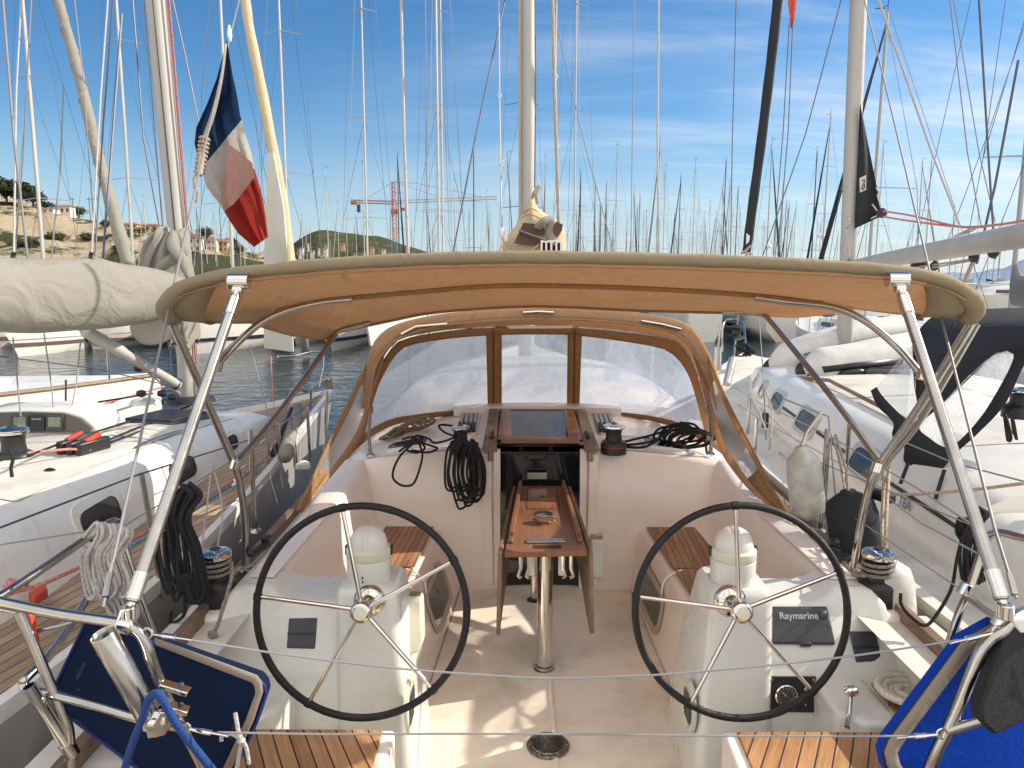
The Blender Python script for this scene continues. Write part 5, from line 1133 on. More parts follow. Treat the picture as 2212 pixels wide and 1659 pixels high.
# ================= generic boat builder
def make_boat(name,label,group,loc,rz=0,L=11,hb=1.75,fb=.75,hullm=GELW,mastm=ALUW,mh=14.5,cover=None,spr=2,detail=True,furl=None,stripe=None,cat='sailboat',mr=.085,radar=False,lines=True):
    """local: +Y to the bow, origin on the waterline at the mast"""
    r=thing(name,label,cat,loc,group,rz); 
    ORG[r]=Vector((0,0,0)); y0=-L*.58
    m=MB(); rows,deck=hull_rows(L,hb,fb,wl=0,y0=y0,tr=.78,n=14 if detail else 8,rake=.9,bf=.35); m.loft(rows); m.poly(rows[0]); m.build('hull',hullm,r,smooth=50)
    m=MB(); A=[Vector((b_,y,z)) for _,y,z,b_ in deck]; B=[Vector((0,y,z+.06)) for _,y,z,b_ in deck]; Cc=[Vector((-b_,y,z)) for _,y,z,b_ in deck]; m.loft([A,B,Cc]); m.build('deck',GELW,r)
    if stripe:
        m=MB(); q=[]
        for row in rows: q.append([row[3]+Vector((.006,0,.02)),row[3]+Vector((.004,0,-.09))])
        m.loft(q); q=[]
        for row in rows: q.append([row[-4]+Vector((-.006,0,.02)),row[-4]+Vector((-.004,0,-.09))])
        m.loft(q); m.build('boot_stripe',stripe,r)
    if detail:
        m=MB(); q=[]
        for y,w_,h in((-.36*L,.56,.05),(-.35*L,.60,.40),(-.15*L,.62,.48),(.05*L,.5,.45),(.18*L,.34,.30),(.24*L,.24,.05)):
            W_=hb*w_; zb=fb+.04+max(0,y/L)*.4; q.append([Vector((-W_,y,zb-.03)),Vector((-W_*.9,y,zb+h*.85)),Vector((-W_*.5,y,zb+h)),Vector((0,y,zb+h+.04)),Vector((W_*.5,y,zb+h)),Vector((W_*.9,y,zb+h*.85)),Vector((W_,y,zb-.03))])
        m.loft(q); m.poly(q[0]); m.build('coachroof',GELW,r,smooth=50)
        for s in(1,-1):
            for yy in(-.25*L,-.12*L,.02*L):
                m=MB(); ww=hb*.60; m.box((s*(ww-.02+ (.0)),yy,fb+.26),(.10,.75,.15),rot=(0,s*R(-14),0)); m.build('window',GLS,r,bevel=.02)
        m=MB()
        for s in(1,-1):
            pts=[]
            for i_,(cx_,y,z,b_) in enumerate(deck):
                if i_%2==0 and b_>.05: m.tube([(s*(b_-.05),y,z),(s*(b_-.05),y,z+.6)],.013,6); 
                if b_>.02: pts.append((s*max(.03,b_-.05),y,z+.6))
            m.tube(pts,.006,5)
        yb=y0+L; zb=fb+.35
        m.tube([(.5,yb-1.1,zb+.55),(.25,yb-.2,zb+.62),(0,yb+.05,zb+.65),(-.25,yb-.2,zb+.62),(-.5,yb-1.1,zb+.55)],.015,6)
        m.build('guard_rails',STEEL,r)
    z0=fb+.4; m=MB(); m.tube([(0,0,z0 if detail else fb),(0,-.05,mh*.5),(0,-.15,mh)],[mr,mr,mr*.75],10,flat=.8); M=m.build('mast',mastm,r)
    m=MB(); m.tube([(0,-.15,mh),(0,-.15,mh+.5)],.012,5); m.tube([(-.0,-.15,mh+.12),(0,.35,mh+.2)],.010,5); m.tube([(-.15,.35,mh+.2),(.15,.35,mh+.2)],.014,5); m.build('masthead_gear',BLK,M)
    if spr:
        m=MB(); hs_=[.36,.66] if spr==2 else ([.5] if spr==1 else [.27,.5,.74]); tips=[]
        for i,f in enumerate(hs_):
            w_=hb*(.62-.14*i); m=MB(); m.tube([(-w_,-.35,mh*f),(0,-.05,mh*f+.08),(w_,-.35,mh*f)],[.022,.035,.022],6,flat=.6); tips.append((w_,mh*f)); m.build('spreader',mastm,M)
        if lines:
            m=MB(); wr=.009 if detail else .0065
            for s in(1,-1):
                pts=[(s*hb*.85,-.25,fb)]+[(s*w_,-.35,z) for w_,z in tips]+[(0,-.14,mh*.97)]
                m.tube(pts,wr,4); m.tube([(s*hb*.8,-.3,fb),(0,-.05,mh*hs_[0])],wr,4)
                if spr>1: m.tube([(s*tips[0][0],-.35,tips[0][1]),(0,-.1,mh*hs_[1])],wr,4)
            m.tube([(0,-.2,mh),(0,y0+.1,fb+.1)],wr,4); m.tube([(0,-.1,mh*.97),(0,y0+L-.1,fb+.4)],wr,4); m.build('rigging',WIRED,M)
    bl=L*.42
    m=MB(); m.tube([(0,-.1,fb+1.15),(0,-bl,fb+1.25)],.055,8); bo=m.build('boom',mastm,r)
    if cover:
        m=MB(); q=[]
        for y,w_,h,zo in((-.05,.10,.5,.35),(-.25,.17,.36,.2),(-bl*.5,.16,.26,.08),(-bl*.9,.11,.16,0),(-bl,.05,.07,0)):
            q.append([Vector((w_*math.cos(a),y,fb+1.25+zo+h*math.sin(a))) for a in [k*math.pi/5 for k in range(10)]])
        m.loft(q,closed=True); m.poly(q[0]); m.poly(q[-1]); m.build('sail_cover',cover,bo,smooth=180)
    if furl:
        m=MB(); a=Vector((0,y0+L-.15,fb+.55)); e=Vector((0,-.05,mh*.95)); m.tube([a,a.lerp(e,.03),a.lerp(e,.5),a.lerp(e,.9),e],[.05,.10,.085,.04,.02],8); m.build('furled_genoa',furl,r)
    if radar:
        m=MB(); m.lathe([(.0,0),(.3,.02),(.32,.12),(.28,.2),(.1,.24)],(0,.35,mh*.38),seg=16); m.tube([(0,0,mh*.37),(0,.35,mh*.38)],.03,6); m.build('radar_dome',WHT,M)
    return r
def mast_top_dist(v,H):
    e=math.atan((CY-v)/F)-PITCH; return (H-.5-2.0)/math.tan(e) if e>0 else 400
PAL=[canvas('navy_cover',(.02,.03,.08),0,(0,0,0)),canvas('cream_cover',(.5,.46,.38),0,(0,0,0)),canvas('grey_cover',(.2,.2,.2),0,(0,0,0))]
GEN=CANVS
# ---- distant masts read off the photograph: (u at top, v at top, dark?, height, furl, words)
TM=[(309,424,0,'thin pale mast just left of the large grey mast, low over the houses'),(460,459,0,'short pale mast left of the flag tip, above the white house'),(651,465,0,'short pale mast right of the furled white sail, left of the small hill'),
(704,364,0,'pale mast standing over the left slope of the distant dark hill'),(728,439,0,'short pale mast beside the left slope of the dark hill'),(781,354,0,'pale mast close to the left end of the crane jib'),(857,332,1,'black mast standing just right of the crane tower'),
(981,392,0,'pale mast in front of the middle of the crane jib'),(1053,414,0,'pale mast at the right tip of the crane jib'),(1022,320,1,'slim black mast midway between the crane and the central mast'),(934,455,2,'short mast with a round radar dome, left of the central mast'),
(1101,334,0,'pale mast immediately left of the central mast'),(1177,342,0,'pale mast immediately right of the central mast'),(1241,371,0,'pale mast, first of the pair right of the central sail cover'),(1256,372,1,'dark mast, second of the pair right of the central sail cover'),(1287,398,1,'thin black mast, third along to the right of the sail cover'),(1309,399,1,'thin dark mast, fourth along to the right of the sail cover'),
(1332,316,0,'tall pale mast with three stays between the central mast and the braided line'),(1371,407,0,'pale mast, first to the right of the tall one above the awning middle'),(1381,424,1,'dark thin mast closely right of another pale mast above the awning middle'),(1424,306,0,'tall pale mast directly behind the thick braided vertical line'),(1437,362,0,'pale mast just right of the braided vertical line'),(1469,382,1,'black mast right of the braided vertical line'),
(1502,349,0,'pale mast with two spreaders left of the thin dark vertical wire'),(1523,461,0,'short pale mast left of the thin dark vertical wire'),(1536,437,0,'short pale mast between two taller ones left of the dark wire'),(1563,403,0,'grey mast close left of the thin dark vertical wire'),(1568,347,1,'dark mast touching the thin dark vertical wire'),(1578,392,0,'pale mast close right of the thin dark vertical wire'),(1593,407,1,'dark thin mast left of the black furled sail'),
(1667,308,2,'tall pale mast with small radar right of the black furled sail'),(1695,377,0,'pale mast second right of the black furled sail'),(1719,439,0,'short pale mast third right of the black furled sail'),(1766,328,1,'black mast left of the thick beige mast with two domes'),(1793,252,2,'thick beige mast with two radar domes left of the big right-hand mast'),
(1907,313,0,'pale mast behind the tip of the black sail pennant'),(1998,349,0,'pale mast, left one of the pair over the white boom'),(2015,347,0,'pale mast, right one of the pair over the white boom'),
(1355,461,0,'short pale mast low over the awning right of the sail cover'),(1650,480,0,'short pale mast right beside the foot of the black furled sail'),(1775,478,0,'short pale mast right of the black mast near the beige one')]
protos={}
def proto(key):
    d,k=key
    if key in protos: return copy_tree(protos[key])
    r=make_boat('moored_sailboat','x','x',(0,0,0),L=10.5,hb=1.65,fb=.9,mastm=ALUD if d==1 else ALUW,mh=14.5,spr=[2,2,3,1][k],detail=False,cover=PAL[k%3],furl=(CANVS,None,PAL[0],None)[k],radar=(d==2),mr=.072)
    protos[key]=r; return r
rnd=random.Random(21)
def place(u,v,d,label,group,k,H=None,rz=None):
    H=H or rnd.uniform(13.2,16.5); s=H/14.5; dist=mast_top_dist(v,H)
    r=proto((d,k)); r['group']=group; r['label']=label
    p=P(u,v,dist); r.location=(p.x,p.y,WL); r.scale=(s,s,s); r.rotation_euler=(R(rnd.uniform(-.5,.5)),R(rnd.uniform(-.5,.5)),rz if rz is not None else rnd.choice([0,math.pi])+R(rnd.uniform(-6,6)))
    return r
for i,(u,v,d,lb) in enumerate(TM): place(u,v,d,lb,'masts standing over the far side of the harbour',i%4)
rows_u=[]
for i in range(95):
    u=rnd.choice([rnd.uniform(640,1080),rnd.uniform(1225,1660),rnd.uniform(1225,1830),rnd.uniform(1870,2180),rnd.uniform(1225,1830),rnd.uniform(400,640)])
    rows_u.append((u,rnd.uniform(432,520),0 if rnd.random()<.75 else 1))
rows_u.sort(); SEG=[(0,640,'under the French flag'),(640,850,'between furled cream sail and crane tower'),(850,1140,'between crane tower and central mast'),(1140,1424,'between sail cover and braided line'),(1424,1655,'between braided line and black furled sail'),(1655,1850,'between black furled sail and big right mast'),(1850,2300,'over the white boom at right')]
def ordn(n): return '%d%s'%(n,'th' if 10<=n%100<=20 else {1:'st',2:'nd',3:'rd'}.get(n%10,'th'))
cnt={}
for (u,v,d) in rows_u:
    sg=[w_ for a,b,w_ in SEG if a<=u<b][0]; cnt[sg]=cnt.get(sg,0)+1
    place(u,v,d,'%s low %s mast from the left %s'%(ordn(cnt[sg]),'dark' if d else 'pale',sg),'thicket of far small masts along the horizon',rnd.randrange(4))
# ---- boats across the fairway with bows or sterns toward us
G='boats moored across the fairway'
def across(u,Y,vt,label,rz=math.pi,**k):
    # mast at pixel column u (at v=520), distance Y, height from its top pixel
    p=P(u,520,Y); r=make_boat('moored_sailboat',label,G,(p.x,Y,WL),rz,**k); return r
across(285,33,0,'white sloop across the water with its tall mast between the two furled headsails',L=12,hb=1.9,fb=1.1,mh=19,mr=.08,stripe=NAVYH)
across(622,34,0,'white sloop across the water whose tall mast stands right of the furled white headsail',L=12,hb=1.9,fb=1.15,mh=20,mr=.07)
across(793,36,0,'white sloop across the water with tall pale mast left of the crane',L=12.5,hb=1.9,fb=1.15,mh=20,mr=.06,spr=3,stripe=NAVYH)
across(948,38,0,'white sloop across the water with tall twin-lined mast right of the crane',L=12.5,hb=1.9,fb=1.15,mh=22,mr=.085,spr=3)
across(957,45,0,'grey-masted sloop tucked behind the tall twin-lined mast',L=12.5,hb=1.9,fb=1.15,mh=24,mr=.075,spr=3)
across(1126,42,0,'black-masted sloop just left of the central mast',L=12.5,hb=1.9,fb=1.1,mh=24,mr=.07,mastm=ALUD,spr=3)
across(1240,44,0,'sloop with a slim pale mast right of the central mast',L=12.5,hb=1.9,fb=1.1,mh=24,mr=.06,spr=3)
across(90,31,0,'white sloop with a brown stripe across the water below the grey sail cover',L=11.5,hb=1.8,fb=1.0,mh=16,mr=.09,stripe=BROWNIN)
across(500,29,0,'high-sided white sloop across the water right of the left-hand mast foot',L=12.5,hb=2.0,fb=1.45,mh=15,mr=.08,stripe=NAVYH)
# own hoisted pale furled genoas (two big ones)
m=MB(); pts=cr(PP([(742/2.0-92+0,572,7.6)]) if False else PP([(278,575,8.8),(262,520,8.9),(235,420,9.1),(205,310,9.4),(170,160,9.9),(128,10,10.4),(115,-40,10.6),(20,-330,11.8),(-90,-640,13)]),6)
m.tube(pts,[.064+.004*math.sin(i*1.3)+(.012*math.sin(min(1,i/14)*math.pi)) for i in range(len(pts))],12); fg=solo(m,'furled_genoa',CANVS,'furled white headsail slanting left, ending behind the grey boom cover at upper left','furled sail',smooth=180)
m=MB(); n_=len(pts)
for k in range(0,n_*3):
    i=k/3; a=k*.9; j=min(n_-1,int(i)); p=pts[j].lerp(pts[min(n_-1,j+1)],i-j) 
sp=[]
for k in range(n_*4):
    i=k/4; j=min(n_-2,int(i)); p=pts[j].lerp(pts[j+1],i-j); a=k*.55; sp.append(p+Vector((math.cos(a)*.068,math.sin(a)*.068,0)))
m.tube(sp,.010,5); m.build('wrap_line',CANVS,fg)
m=MB(); pts=cr(PP([(630,585,24),(622,540,24.2),(610,440,24.6),(590,330,25),(562,180,25.6),(538,60,26),(525,-30,26.3),(480,-260,27.2),(430,-500,28)]),6)
m.tube(pts,[.20-.05*i/len(pts)+.008*math.sin(i*1.2) for i in range(len(pts))],12); solo(m,'furled_genoa',CANVY,'thick cream furled headsail right of the flag','furled sail',smooth=180)
m=MB(); m.prism(PP([(578,330,24),(590,330,24),(612,450,24),(625,600,24),(632,760,24),(570,752,24),(569,600,24)]),(0,.15,0)); 
solo(m,'hoisted_sail',canvas('pale_sailcloth',(.72,.70,.62),.3,(.8,.78,.7),wb=.3),'pale loose sail panel hanging between the flag and the cream furled headsail','sail')
m=MB(); m.tube(PP([(650,600,24),(655,700,24),(660,765,24)]),.13,10); solo(m,'rolled_sail',CANVS,'rolled pale sail hanging down to the water right of the white hull','furled sail',smooth=180)
# bigger hulls seen under the awning on the left
def bighull(name,label,u0,u1,vt,vb,Y,mt,stripe=None,rz=math.pi,cat='boat',L=11,fb=None,win=False):
    a=P(u0,vb,Y); b_=P(u1,vb,Y); hb=abs(b_.x-a.x)/2; zt=P(u0,vt,Y).z-WL
    r=thing(name,label,cat,((a.x+b_.x)/2,Y,WL),G,rz); ORG[r]=Vector((0,0,0))
    m=MB(); rows,deck=hull_rows(L,hb,zt,wl=0,y0=-L,tr=.8,n=14,rake=.9,bf=.35); m.loft(rows); m.poly(rows[0]); m.build('hull',mt,r,smooth=50)
    m=MB(); A=[Vector((b2,y,z)) for _,y,z,b2 in deck]; B=[Vector((0,y,z+.06)) for _,y,z,b2 in deck]; Cc=[Vector((-b2,y,z)) for _,y,z,b2 in deck]; m.loft([A,B,Cc]); m.build('deck',GELW,r)
    if stripe:
        m=MB(); m.loft([[row[3]+Vector((.008,0,.02)),row[3]+Vector((.006,0,-.10))] for row in rows]); m.loft([[row[-4]+Vector((-.008,0,.02)),row[-4]+Vector((-.006,0,-.10))] for row in rows]); m.build('boot_stripe',stripe,r)
    for s in(1,-1):
        for y in (-L*.62,-L*.45,-L*.3):
            if win:
                m=MB(); bb_=halfbeam(1+y/L,hb,.8); m.box((s*bb_*1.0,y,zt*.72),(.06,.8,.22)); m.build('window',GLS,r,bevel=.01)
    m=MB(); m.tube([(.45,-1.3,zt+.9),(.22,-.25,zt+.98),(0,0,zt+1.0),(-.22,-.25,zt+.98),(-.45,-1.3,zt+.9)],.016,6)
    for s in(1,-1): m.tube([(s*.45,-1.3,zt+.3),(s*.45,-1.3,zt+.9)],.014,6); m.tube([(s*.2,-.3,zt+.3),(s*.22,-.25,zt+.98)],.014,6)
    m.build('pulpit',STEEL,r); return r
bighull('sailboat_hull','white bow of a boat across the water below the left end of the awning',420,560,690,760,27,GELW,NAVYH,L=11,win=True)
bighull('sailboat_hull','white bow across the water with pale stripe, second from the awning strut',572,672,700,757,28,GELW,None,L=12)
bighull('sailboat_hull','white bow of a boat across the water just left of the sprayhood',742,842,698,788,22,GELW,PAL[2],L=12)
bighull('sailboat_hull','long white hull across the water under the grey sail cover at far left',40,290,706,764,26,GELW,BROWNIN,L=12)
bighull('sailboat_hull','white bow across the water just right of the rolled sail panel',662,742,690,762,25,GELW,PAL[0],L=11)
bighull('sailboat_hull','dark-striped white bow across the water between the boom vang and the mast wrap',292,405,695,762,24,GELW,NAVYH,L=11,win=True)
bighull('sailboat_hull','white bow low at the far left edge across the water',-60,42,700,768,23,GELW,BROWNIN,L=10)
# ---- right side: catamaran and dark hulls across
ct=thing('catamaran','white catamaran across the water seen from astern under the right end of the awning','catamaran',(P(1610,740,30).x,30,WL),G)
ORG[ct]=Vector((0,0,0)); cc=P(1610,740,30).x
for a,b_ in((1478,1565),(1640,1782)):
    x0=P(a,740,30).x-cc; x1=P(b_,740,30).x-cc; xm=(x0+x1)/2; hw=(x1-x0)/2
    m=MB(); q=[]
    for y,w_,zt in((0,.82,1.35),(.3,.95,1.5),(3,1,1.6),(8,.85,1.7),(11,.45,1.8),(12.3,.04,1.85)):
        W_=hw*w_; q.append([Vector((xm+W_,y,zt)),Vector((xm+W_*.98,y,.5)),Vector((xm+W_*.6,y,.0)),Vector((xm,y,-.3)),Vector((xm-W_*.6,y,0)),Vector((xm-W_*.98,y,.5)),Vector((xm-W_,y,zt)),Vector((xm,y,zt+.04))])
    m.loft(q,closed=True); m.poly(q[0]); m.build('hull',GELW,ct,smooth=40)
m=MB(); m.box((0,5,1.45),(4.6,6,.5)); m.box((0,5.5,2.1),(3.8,4.2,.9)); m.build('bridge_deck',GELW,ct,bevel=.15,seg=3)
m=MB(); m.box((0,3.38,2.1),(3.2,.06,.5)); m.build('window',GLS,ct,bevel=.02)
m=MB(); m.tube([(-2.2,.1,1.4),(-2.2,.1,2.1),(2.2,.1,2.1),(2.2,.1,1.4)],.02,6); m.build('stern_rail',STEEL,ct)
def darkhull(label,u0,u1,vt,vb,Y,mt,L=14,name='moored_yacht',win=True):
    a=P(u0,vb,Y); b_=P(u1,vb,Y); w_=b_.x-a.x; zt=P(u0,vt,Y).z-WL
    r=thing(name,label,'yacht',((a.x+b_.x)/2,Y,WL),G,0); ORG[r]=Vector((0,0,0)); L=w_; hb=1.9
    m=MB(); rows,deck=hull_rows(L,hb,zt,wl=0,y0=-L/2,tr=.8,n=16,rake=.8,bf=.2)
    rot=Matrix.Rotation(R(90),3,'Z'); m.loft([[rot@p for p in rw] for rw in rows]); m.poly([rot@p for p in rows[0]]); m.build('hull',mt,r,smooth=50)
    m=MB(); m.loft([[rot@Vector((s*b2,y,z+(.05 if s==0 else 0))) for _,y,z,b2 in deck] for s in(1,0,-1)]); m.build('deck',GELW,r)
    m=MB(); q=[]
    for y,w2,h in((-.38*L,.6,.02),(-.36*L,.62,.45),(0,.6,.5),(.2*L,.4,.3),(.26*L,.2,.02)):
        W_=hb*w2; q.append([rot@Vector(p) for p in((-W_,y,zt),(-W_*.85,y,zt+h),(0,y,zt+h+.05),(W_*.85,y,zt+h),(W_,y,zt))])
    m.loft(q); m.build('coachroof',GELW,r,smooth=50)
    m=MB(); m.box((0,-hb*.56,zt+.26),(L*.35,.12,.16)); m.build('window',GLS,r,bevel=.02)
    m=MB(); m.tube([rot@Vector((hb*.9 if False else -hb*.9,y,z+.55)) for _,y,z,b2 in deck[:-3]],.012,5); m.build('guard_wire',STEEL,r)
    return r
darkhull('black-hulled yacht across the water seen through the right awning hoops',1775,2040,700,752,27,NAVYH)
darkhull('dark blue yacht with teak trim further back on the right across the water',1560,1790,705,738,34,NAVYH)
darkhull('white yacht across the water at far right behind the dark sprayhood',2030,2300,640,700,38,GELW)
darkhull('white motor yacht at far right across the harbour under the white boom',2080,2330,618,655,60,GELW)
darkhull('white yacht far across the harbour right of the awning corner',2100,2230,660,690,50,GELW)
# ================= left neighbour
nb=thing('neighbour_yacht','white neighbouring yacht on the left with teak side deck and three dark coachroof windows','sailing yacht',(-2.9,3.5,WL))
DECKGN=nonskid('nonskid_grey_deck',(.62,.60,.54)); TH=R(-14.5); bow=Vector((-2.08,7.35,0)); hd=Vector((math.sin(-TH),math.cos(TH),0)); rt=Vector((hd.y,-hd.x,0))
def NB(a,f,z): # a: starboard offset, f: metres aft of the bow
    return bow-hd*f+rt*a+Vector((0,0,z))
ORG[nb]=Vector((-2.9,3.5,WL))
Lh=10.5
def nbw(f):
    T_=[(0,.03),(.3,.13),(.69,.27),(1.3,.50),(1.98,.75),(3.19,1.17),(4.33,1.48),(5.5,1.62),(8,1.62),(10.6,1.45)]
    for (a,x),(b,y) in zip(T_,T_[1:]):
        if a<=f<=b: return x+(y-x)*(f-a)/(b-a)
    return 1.45
def nbz(f): return .58+.28*max(0,1-f/7.0)**1.4
fs_=[0,.15,.4,.8,1.3,2,2.8,3.6,4.5,5.4,6.4,7.4,8.4,9.4,10.5]
m=MB(); q=[]
for f in fs_:
    b_=max(.02,nbw(f)); z=nbz(f); r_=[]
    sec=[(1,1.0),(1.0,.8),(.985,.5),(.93,.25),(.8,0.03),(.5,-.2),(0,-.35)]
    for s in(1,-1):
        k=[NB(s*b_*x,f+max(0,(1-h))*.5*max(0,1-f/1.5),WL+(z-WL)*h) for x,h in sec]
        r_=r_+k if s==1 else r_+k[::-1][1:]
    q.append(r_)
m.loft(q); m.poly(q[-1]); m.build('hull',HULLD,nb,smooth=50)
m=MB(); q=[]
for f in fs_:
    b_=max(.02,nbw(f)); z=nbz(f); q.append([NB(b_+.004,f,z-.02),NB(b_+.01,f,z+.045),NB(b_-.03,f,z+.05),NB(b_-.035,f,z)])
m.loft(q); q=[]
for f in fs_:
    b_=max(.02,nbw(f)); z=nbz(f); q.append([NB(-b_-.004,f,z-.02),NB(-b_-.01,f,z+.045),NB(-b_+.03,f,z+.05),NB(-b_+.035,f,z)])
m.loft(q); m.build('toe_rail',GELW,nb)
NT=teak('grey_teak_deck',.055,-TH,base=(.30,.20,.12),lite=(.52,.38,.25),caulk=(.03,.025,.02),cw=.09,rough=.7)
m=MB(); m.loft([[NB(s*max(0.0,nbw(f)-.035),f,nbz(f)+(.02 if s==0 else 0.0)) for f in fs_] for s in(1,0,-1)]); m.build('teak_deck',NT,nb,smooth=20)
# coachroof
def cw_(f): 
    return [(1.15,.10,.05),(1.5,.22,.17),(2.0,.36,.24),(2.55,.50,.30),(3.13,.62,.34),(3.57,.72,.36),(4.0,.84,.37),(4.25,.90,.37)]
m=MB(); q=[]
for f,w2,h in cw_(0):
    zb=nbz(f)-.01
    q.append([NB(s*w2*x,f,zb+h*y) for s,x,y in((1,1.10,0),(1,1.04,.45),(1,.97,.80),(1,.86,.95),(1,.5,1.01),(1,0,1.03),(-1,.5,1.01),(-1,.86,.95),(-1,.97,.80),(-1,1.04,.45),(-1,1.10,0))])
m.loft(q); m.poly(q[0]); m.poly(q[-1]); m.build('coachroof',GELW,nb,smooth=60)
# cockpit coaming aft of the coachroof
m=MB(); q=[]
for f,w2,h in((4.18,.90,.36),(4.5,.96,.39),(5.0,1.03,.38),(5.8,1.10,.40),(7.5,1.15,.36),(9.8,1.10,.34)):
    zb=nbz(f); q.append([NB(w2+.06,f,zb-.01),NB(w2+.02,f,zb+h*.6),NB(w2-.06,f,zb+h*.95),NB(w2-.16,f,zb+h),NB(w2-.30,f,zb+h*.98),NB(w2-.36,f,zb+h*.8),NB(w2-.38,f,zb-.2)])
m.loft(q); m.poly(q[0]); m.build('cockpit_coaming',GELW,nb,smooth=60)
m=MB(); m.prism([NB(-.9,4.27,-.1),NB(.9,4.27,-.1),NB(.8,4.27,.96),NB(0,4.27,.98),NB(-.8,4.27,.96)],-hd*.03); m.build('cabin_bulkhead',GELW,nb)
m=MB(); m.box(NB(0,7.4,.05),(1.5,6.0,.1),rot=(0,0,TH)); m.build('cockpit_floor',NT,nb)
# windows in the coachroof side
def nbside(f,hh,off=.0):
    L_=cw_(0); 
    for (f0,w0,h0),(f1,w1,h1) in zip(L_,L_[1:]):
        if f0<=f<=f1:
            t=(f-f0)/(f1-f0); w2=w0+(w1-w0)*t; h=h0+(h1-h0)*t; break
    else: w2,h=(L_[0][1],L_[0][2]) if f<L_[0][0] else (L_[-1][1],L_[-1][2])
    x=1.10-(.06)*hh/.45 if hh<.45 else 1.04-.07*(hh-.45)/.35
    return NB(w2*x+off,f,nbz(f)-.01+h*hh)
for f0,f1 in((2.05,2.30),(2.72,3.10),(3.55,3.95)):
    m=MB()
    def rl(fa,fb_,h0,h1,off,r_=.06):
        q=[]
        for cf,ch,a0 in((fb_-r_,h1-.12,0),(fa+r_,h1-.12,90),(fa+r_,h0+.12,180),(fb_-r_,h0+.12,270)):
            for k in range(4):
                a=R(a0+30*k); q.append(nbside(cf+r_*math.cos(a),ch+.12*math.sin(a),off))
        return q
    m.loft([rl(f0,f1,.24,.78,.0),rl(f0,f1,.24,.78,.012),rl(f0+.035,f1-.035,.26,.66,.012)],closed=True); k=m.build('window',GELW,nb); m=MB(); m.poly(rl(f0+.035,f1-.035,.26,.66,.008)); m.build('pane',GLS,k)
m=MB(); pts=[nbside(f,.88,-.03) for f in(3.3,4.0,5.0,5.9)]; 
a=NB(.36,2.6,1.02); bq=NB(.46,3.1,1.03); m=MB(); m.tube(cr([a-Vector((0,0,.06)),a,bq,bq-Vector((0,0,.06))],5),.012,8); m.build('grab_rail',STEEL,nb)
# instrument pod on the hatch garage
m=MB(); q=[]
pts=[(-60,950,4.6),(-60,888,4.6),(60,884,4.6),(140,886,4.6),(180,897,4.6),(208,920,4.6),(214,940,4.6),(206,948,4.6)]
m.prism(PP(pts),(0,.35,0)); pod=m.build('instrument_pod',GELW,nb,bevel=.03,seg=3)
m=MB(); m.prism(PP([(-50,936,4.575),(-50,893,4.575),(60,890,4.575),(135,893,4.575),(170,904,4.575),(196,925,4.575),(192,934,4.575)]),(0,.02,0)); m.build('pod_face',mat('pod_brown_grey',(.10,.09,.08),.4),pod)
for u in(42,117):
    m=MB(); m.prism(PP([(u-19,930,4.56),(u-19,897,4.56),(u+19,897,4.56),(u+19,930,4.56)]),(0,.02,0)); k=m.build('instrument',GRYP,pod,bevel=.004)
    m=MB(); m.prism(PP([(u-13,922,4.555),(u-13,901,4.555),(u+13,901,4.555),(u+13,922,4.555)]),(0,.004,0)); m.build('screen',LCD,k)
m=MB(); m.prism(PP([(63,931,4.56),(63,896,4.56),(96,896,4.56),(96,931,4.56)]),(0,.02,0)); ic=m.build('instrument_cover',BLK,pod,bevel=.004)
text('Raymarine',.014,WHT,ic,Matrix.Translation(P(79,905,4.555))@Matrix.Rotation(R(90),4,'X'),ext=.0004)
# non-skid panels and a hatch on the roof
for fa,fb_,sa,sb in((1.9,2.9,-.75,-.08),(1.9,2.9,.08,.75),(3.05,4.1,.10,.80)):
    T_=[]
    for s_ in (sa,(sa+sb)/2,sb):
        r_=[]
        for k in range(7):
            f=fa+(fb_-fa)*k/6; w2=[w0+(w1-w0)*(f-f0)/(f1-f0) for (f0,w0,h0),(f1,w1,h1) in zip(cw_(0),cw_(0)[1:]) if f0<=f<=f1][0]; hh=[h0+(h1-h0)*(f-f0)/(f1-f0) for (f0,w0,h0),(f1,w1,h1) in zip(cw_(0),cw_(0)[1:]) if f0<=f<=f1][0]
            yy=1.03-.02*abs(s_)/.5 if abs(s_)<.5 else 1.01-.06*(abs(s_)-.5)/.36
            r_.append(NB(w2*s_,f,nbz(f)-.01+hh*yy+.006))
        T_.append(r_)
    m=MB(); m.loft(T_); m.build('nonskid_panel',DECKGN,nb)
m=MB(); m.box(NB(-.05,2.25,nbz(2.25)+.27),(.46,.46,.05),rot=(0,0,TH)); k=m.build('roof_hatch',GRYP,nb,bevel=.02); m=MB(); m.box(NB(-.05,2.25,nbz(2.25)+.30),(.38,.38,.012),rot=(0,0,TH)); m.build('pane',BLK,k,bevel=.02)
# winch, clutches, dorade knob on the roof
def win2(c,par,r=.09,h=.22): return winch(c,r,h,par,red=False)
c=S(34,1012,.98); win2((c.x,c.y,.97),nb,.095,.24)
tube('winch_tail',PP([(20,972,3.5),(28,990,3.42),(24,1010,3.4),(26,1030,3.38)]),.008,RBLK,nb,n=4)
c=S(109,1042,.97); m=MB(); m.lathe([(.035,0),(.04,.03),(.03,.045),(.035,.06),(.012,.075)],(c.x,c.y,c.z),seg=16); m.build('vent_knob',BLK,nb)
cl_=P(190,962,4.05)
for k in range(3):
    m=MB(); m.box(cl_+rt*(.062*k-.09),(.045,.22,.075),rot=(0,0,TH)); kk=m.build('rope_clutch',BLK,nb,bevel=.012); m=MB(); m.box(cl_+rt*(.062*k-.09)+Vector((0,0,.045)),(.03,.11,.025),rot=(R(12),0,TH)); m.build('clutch_lever',ORNG if k!=1 else GRYP,kk,bevel=.005)
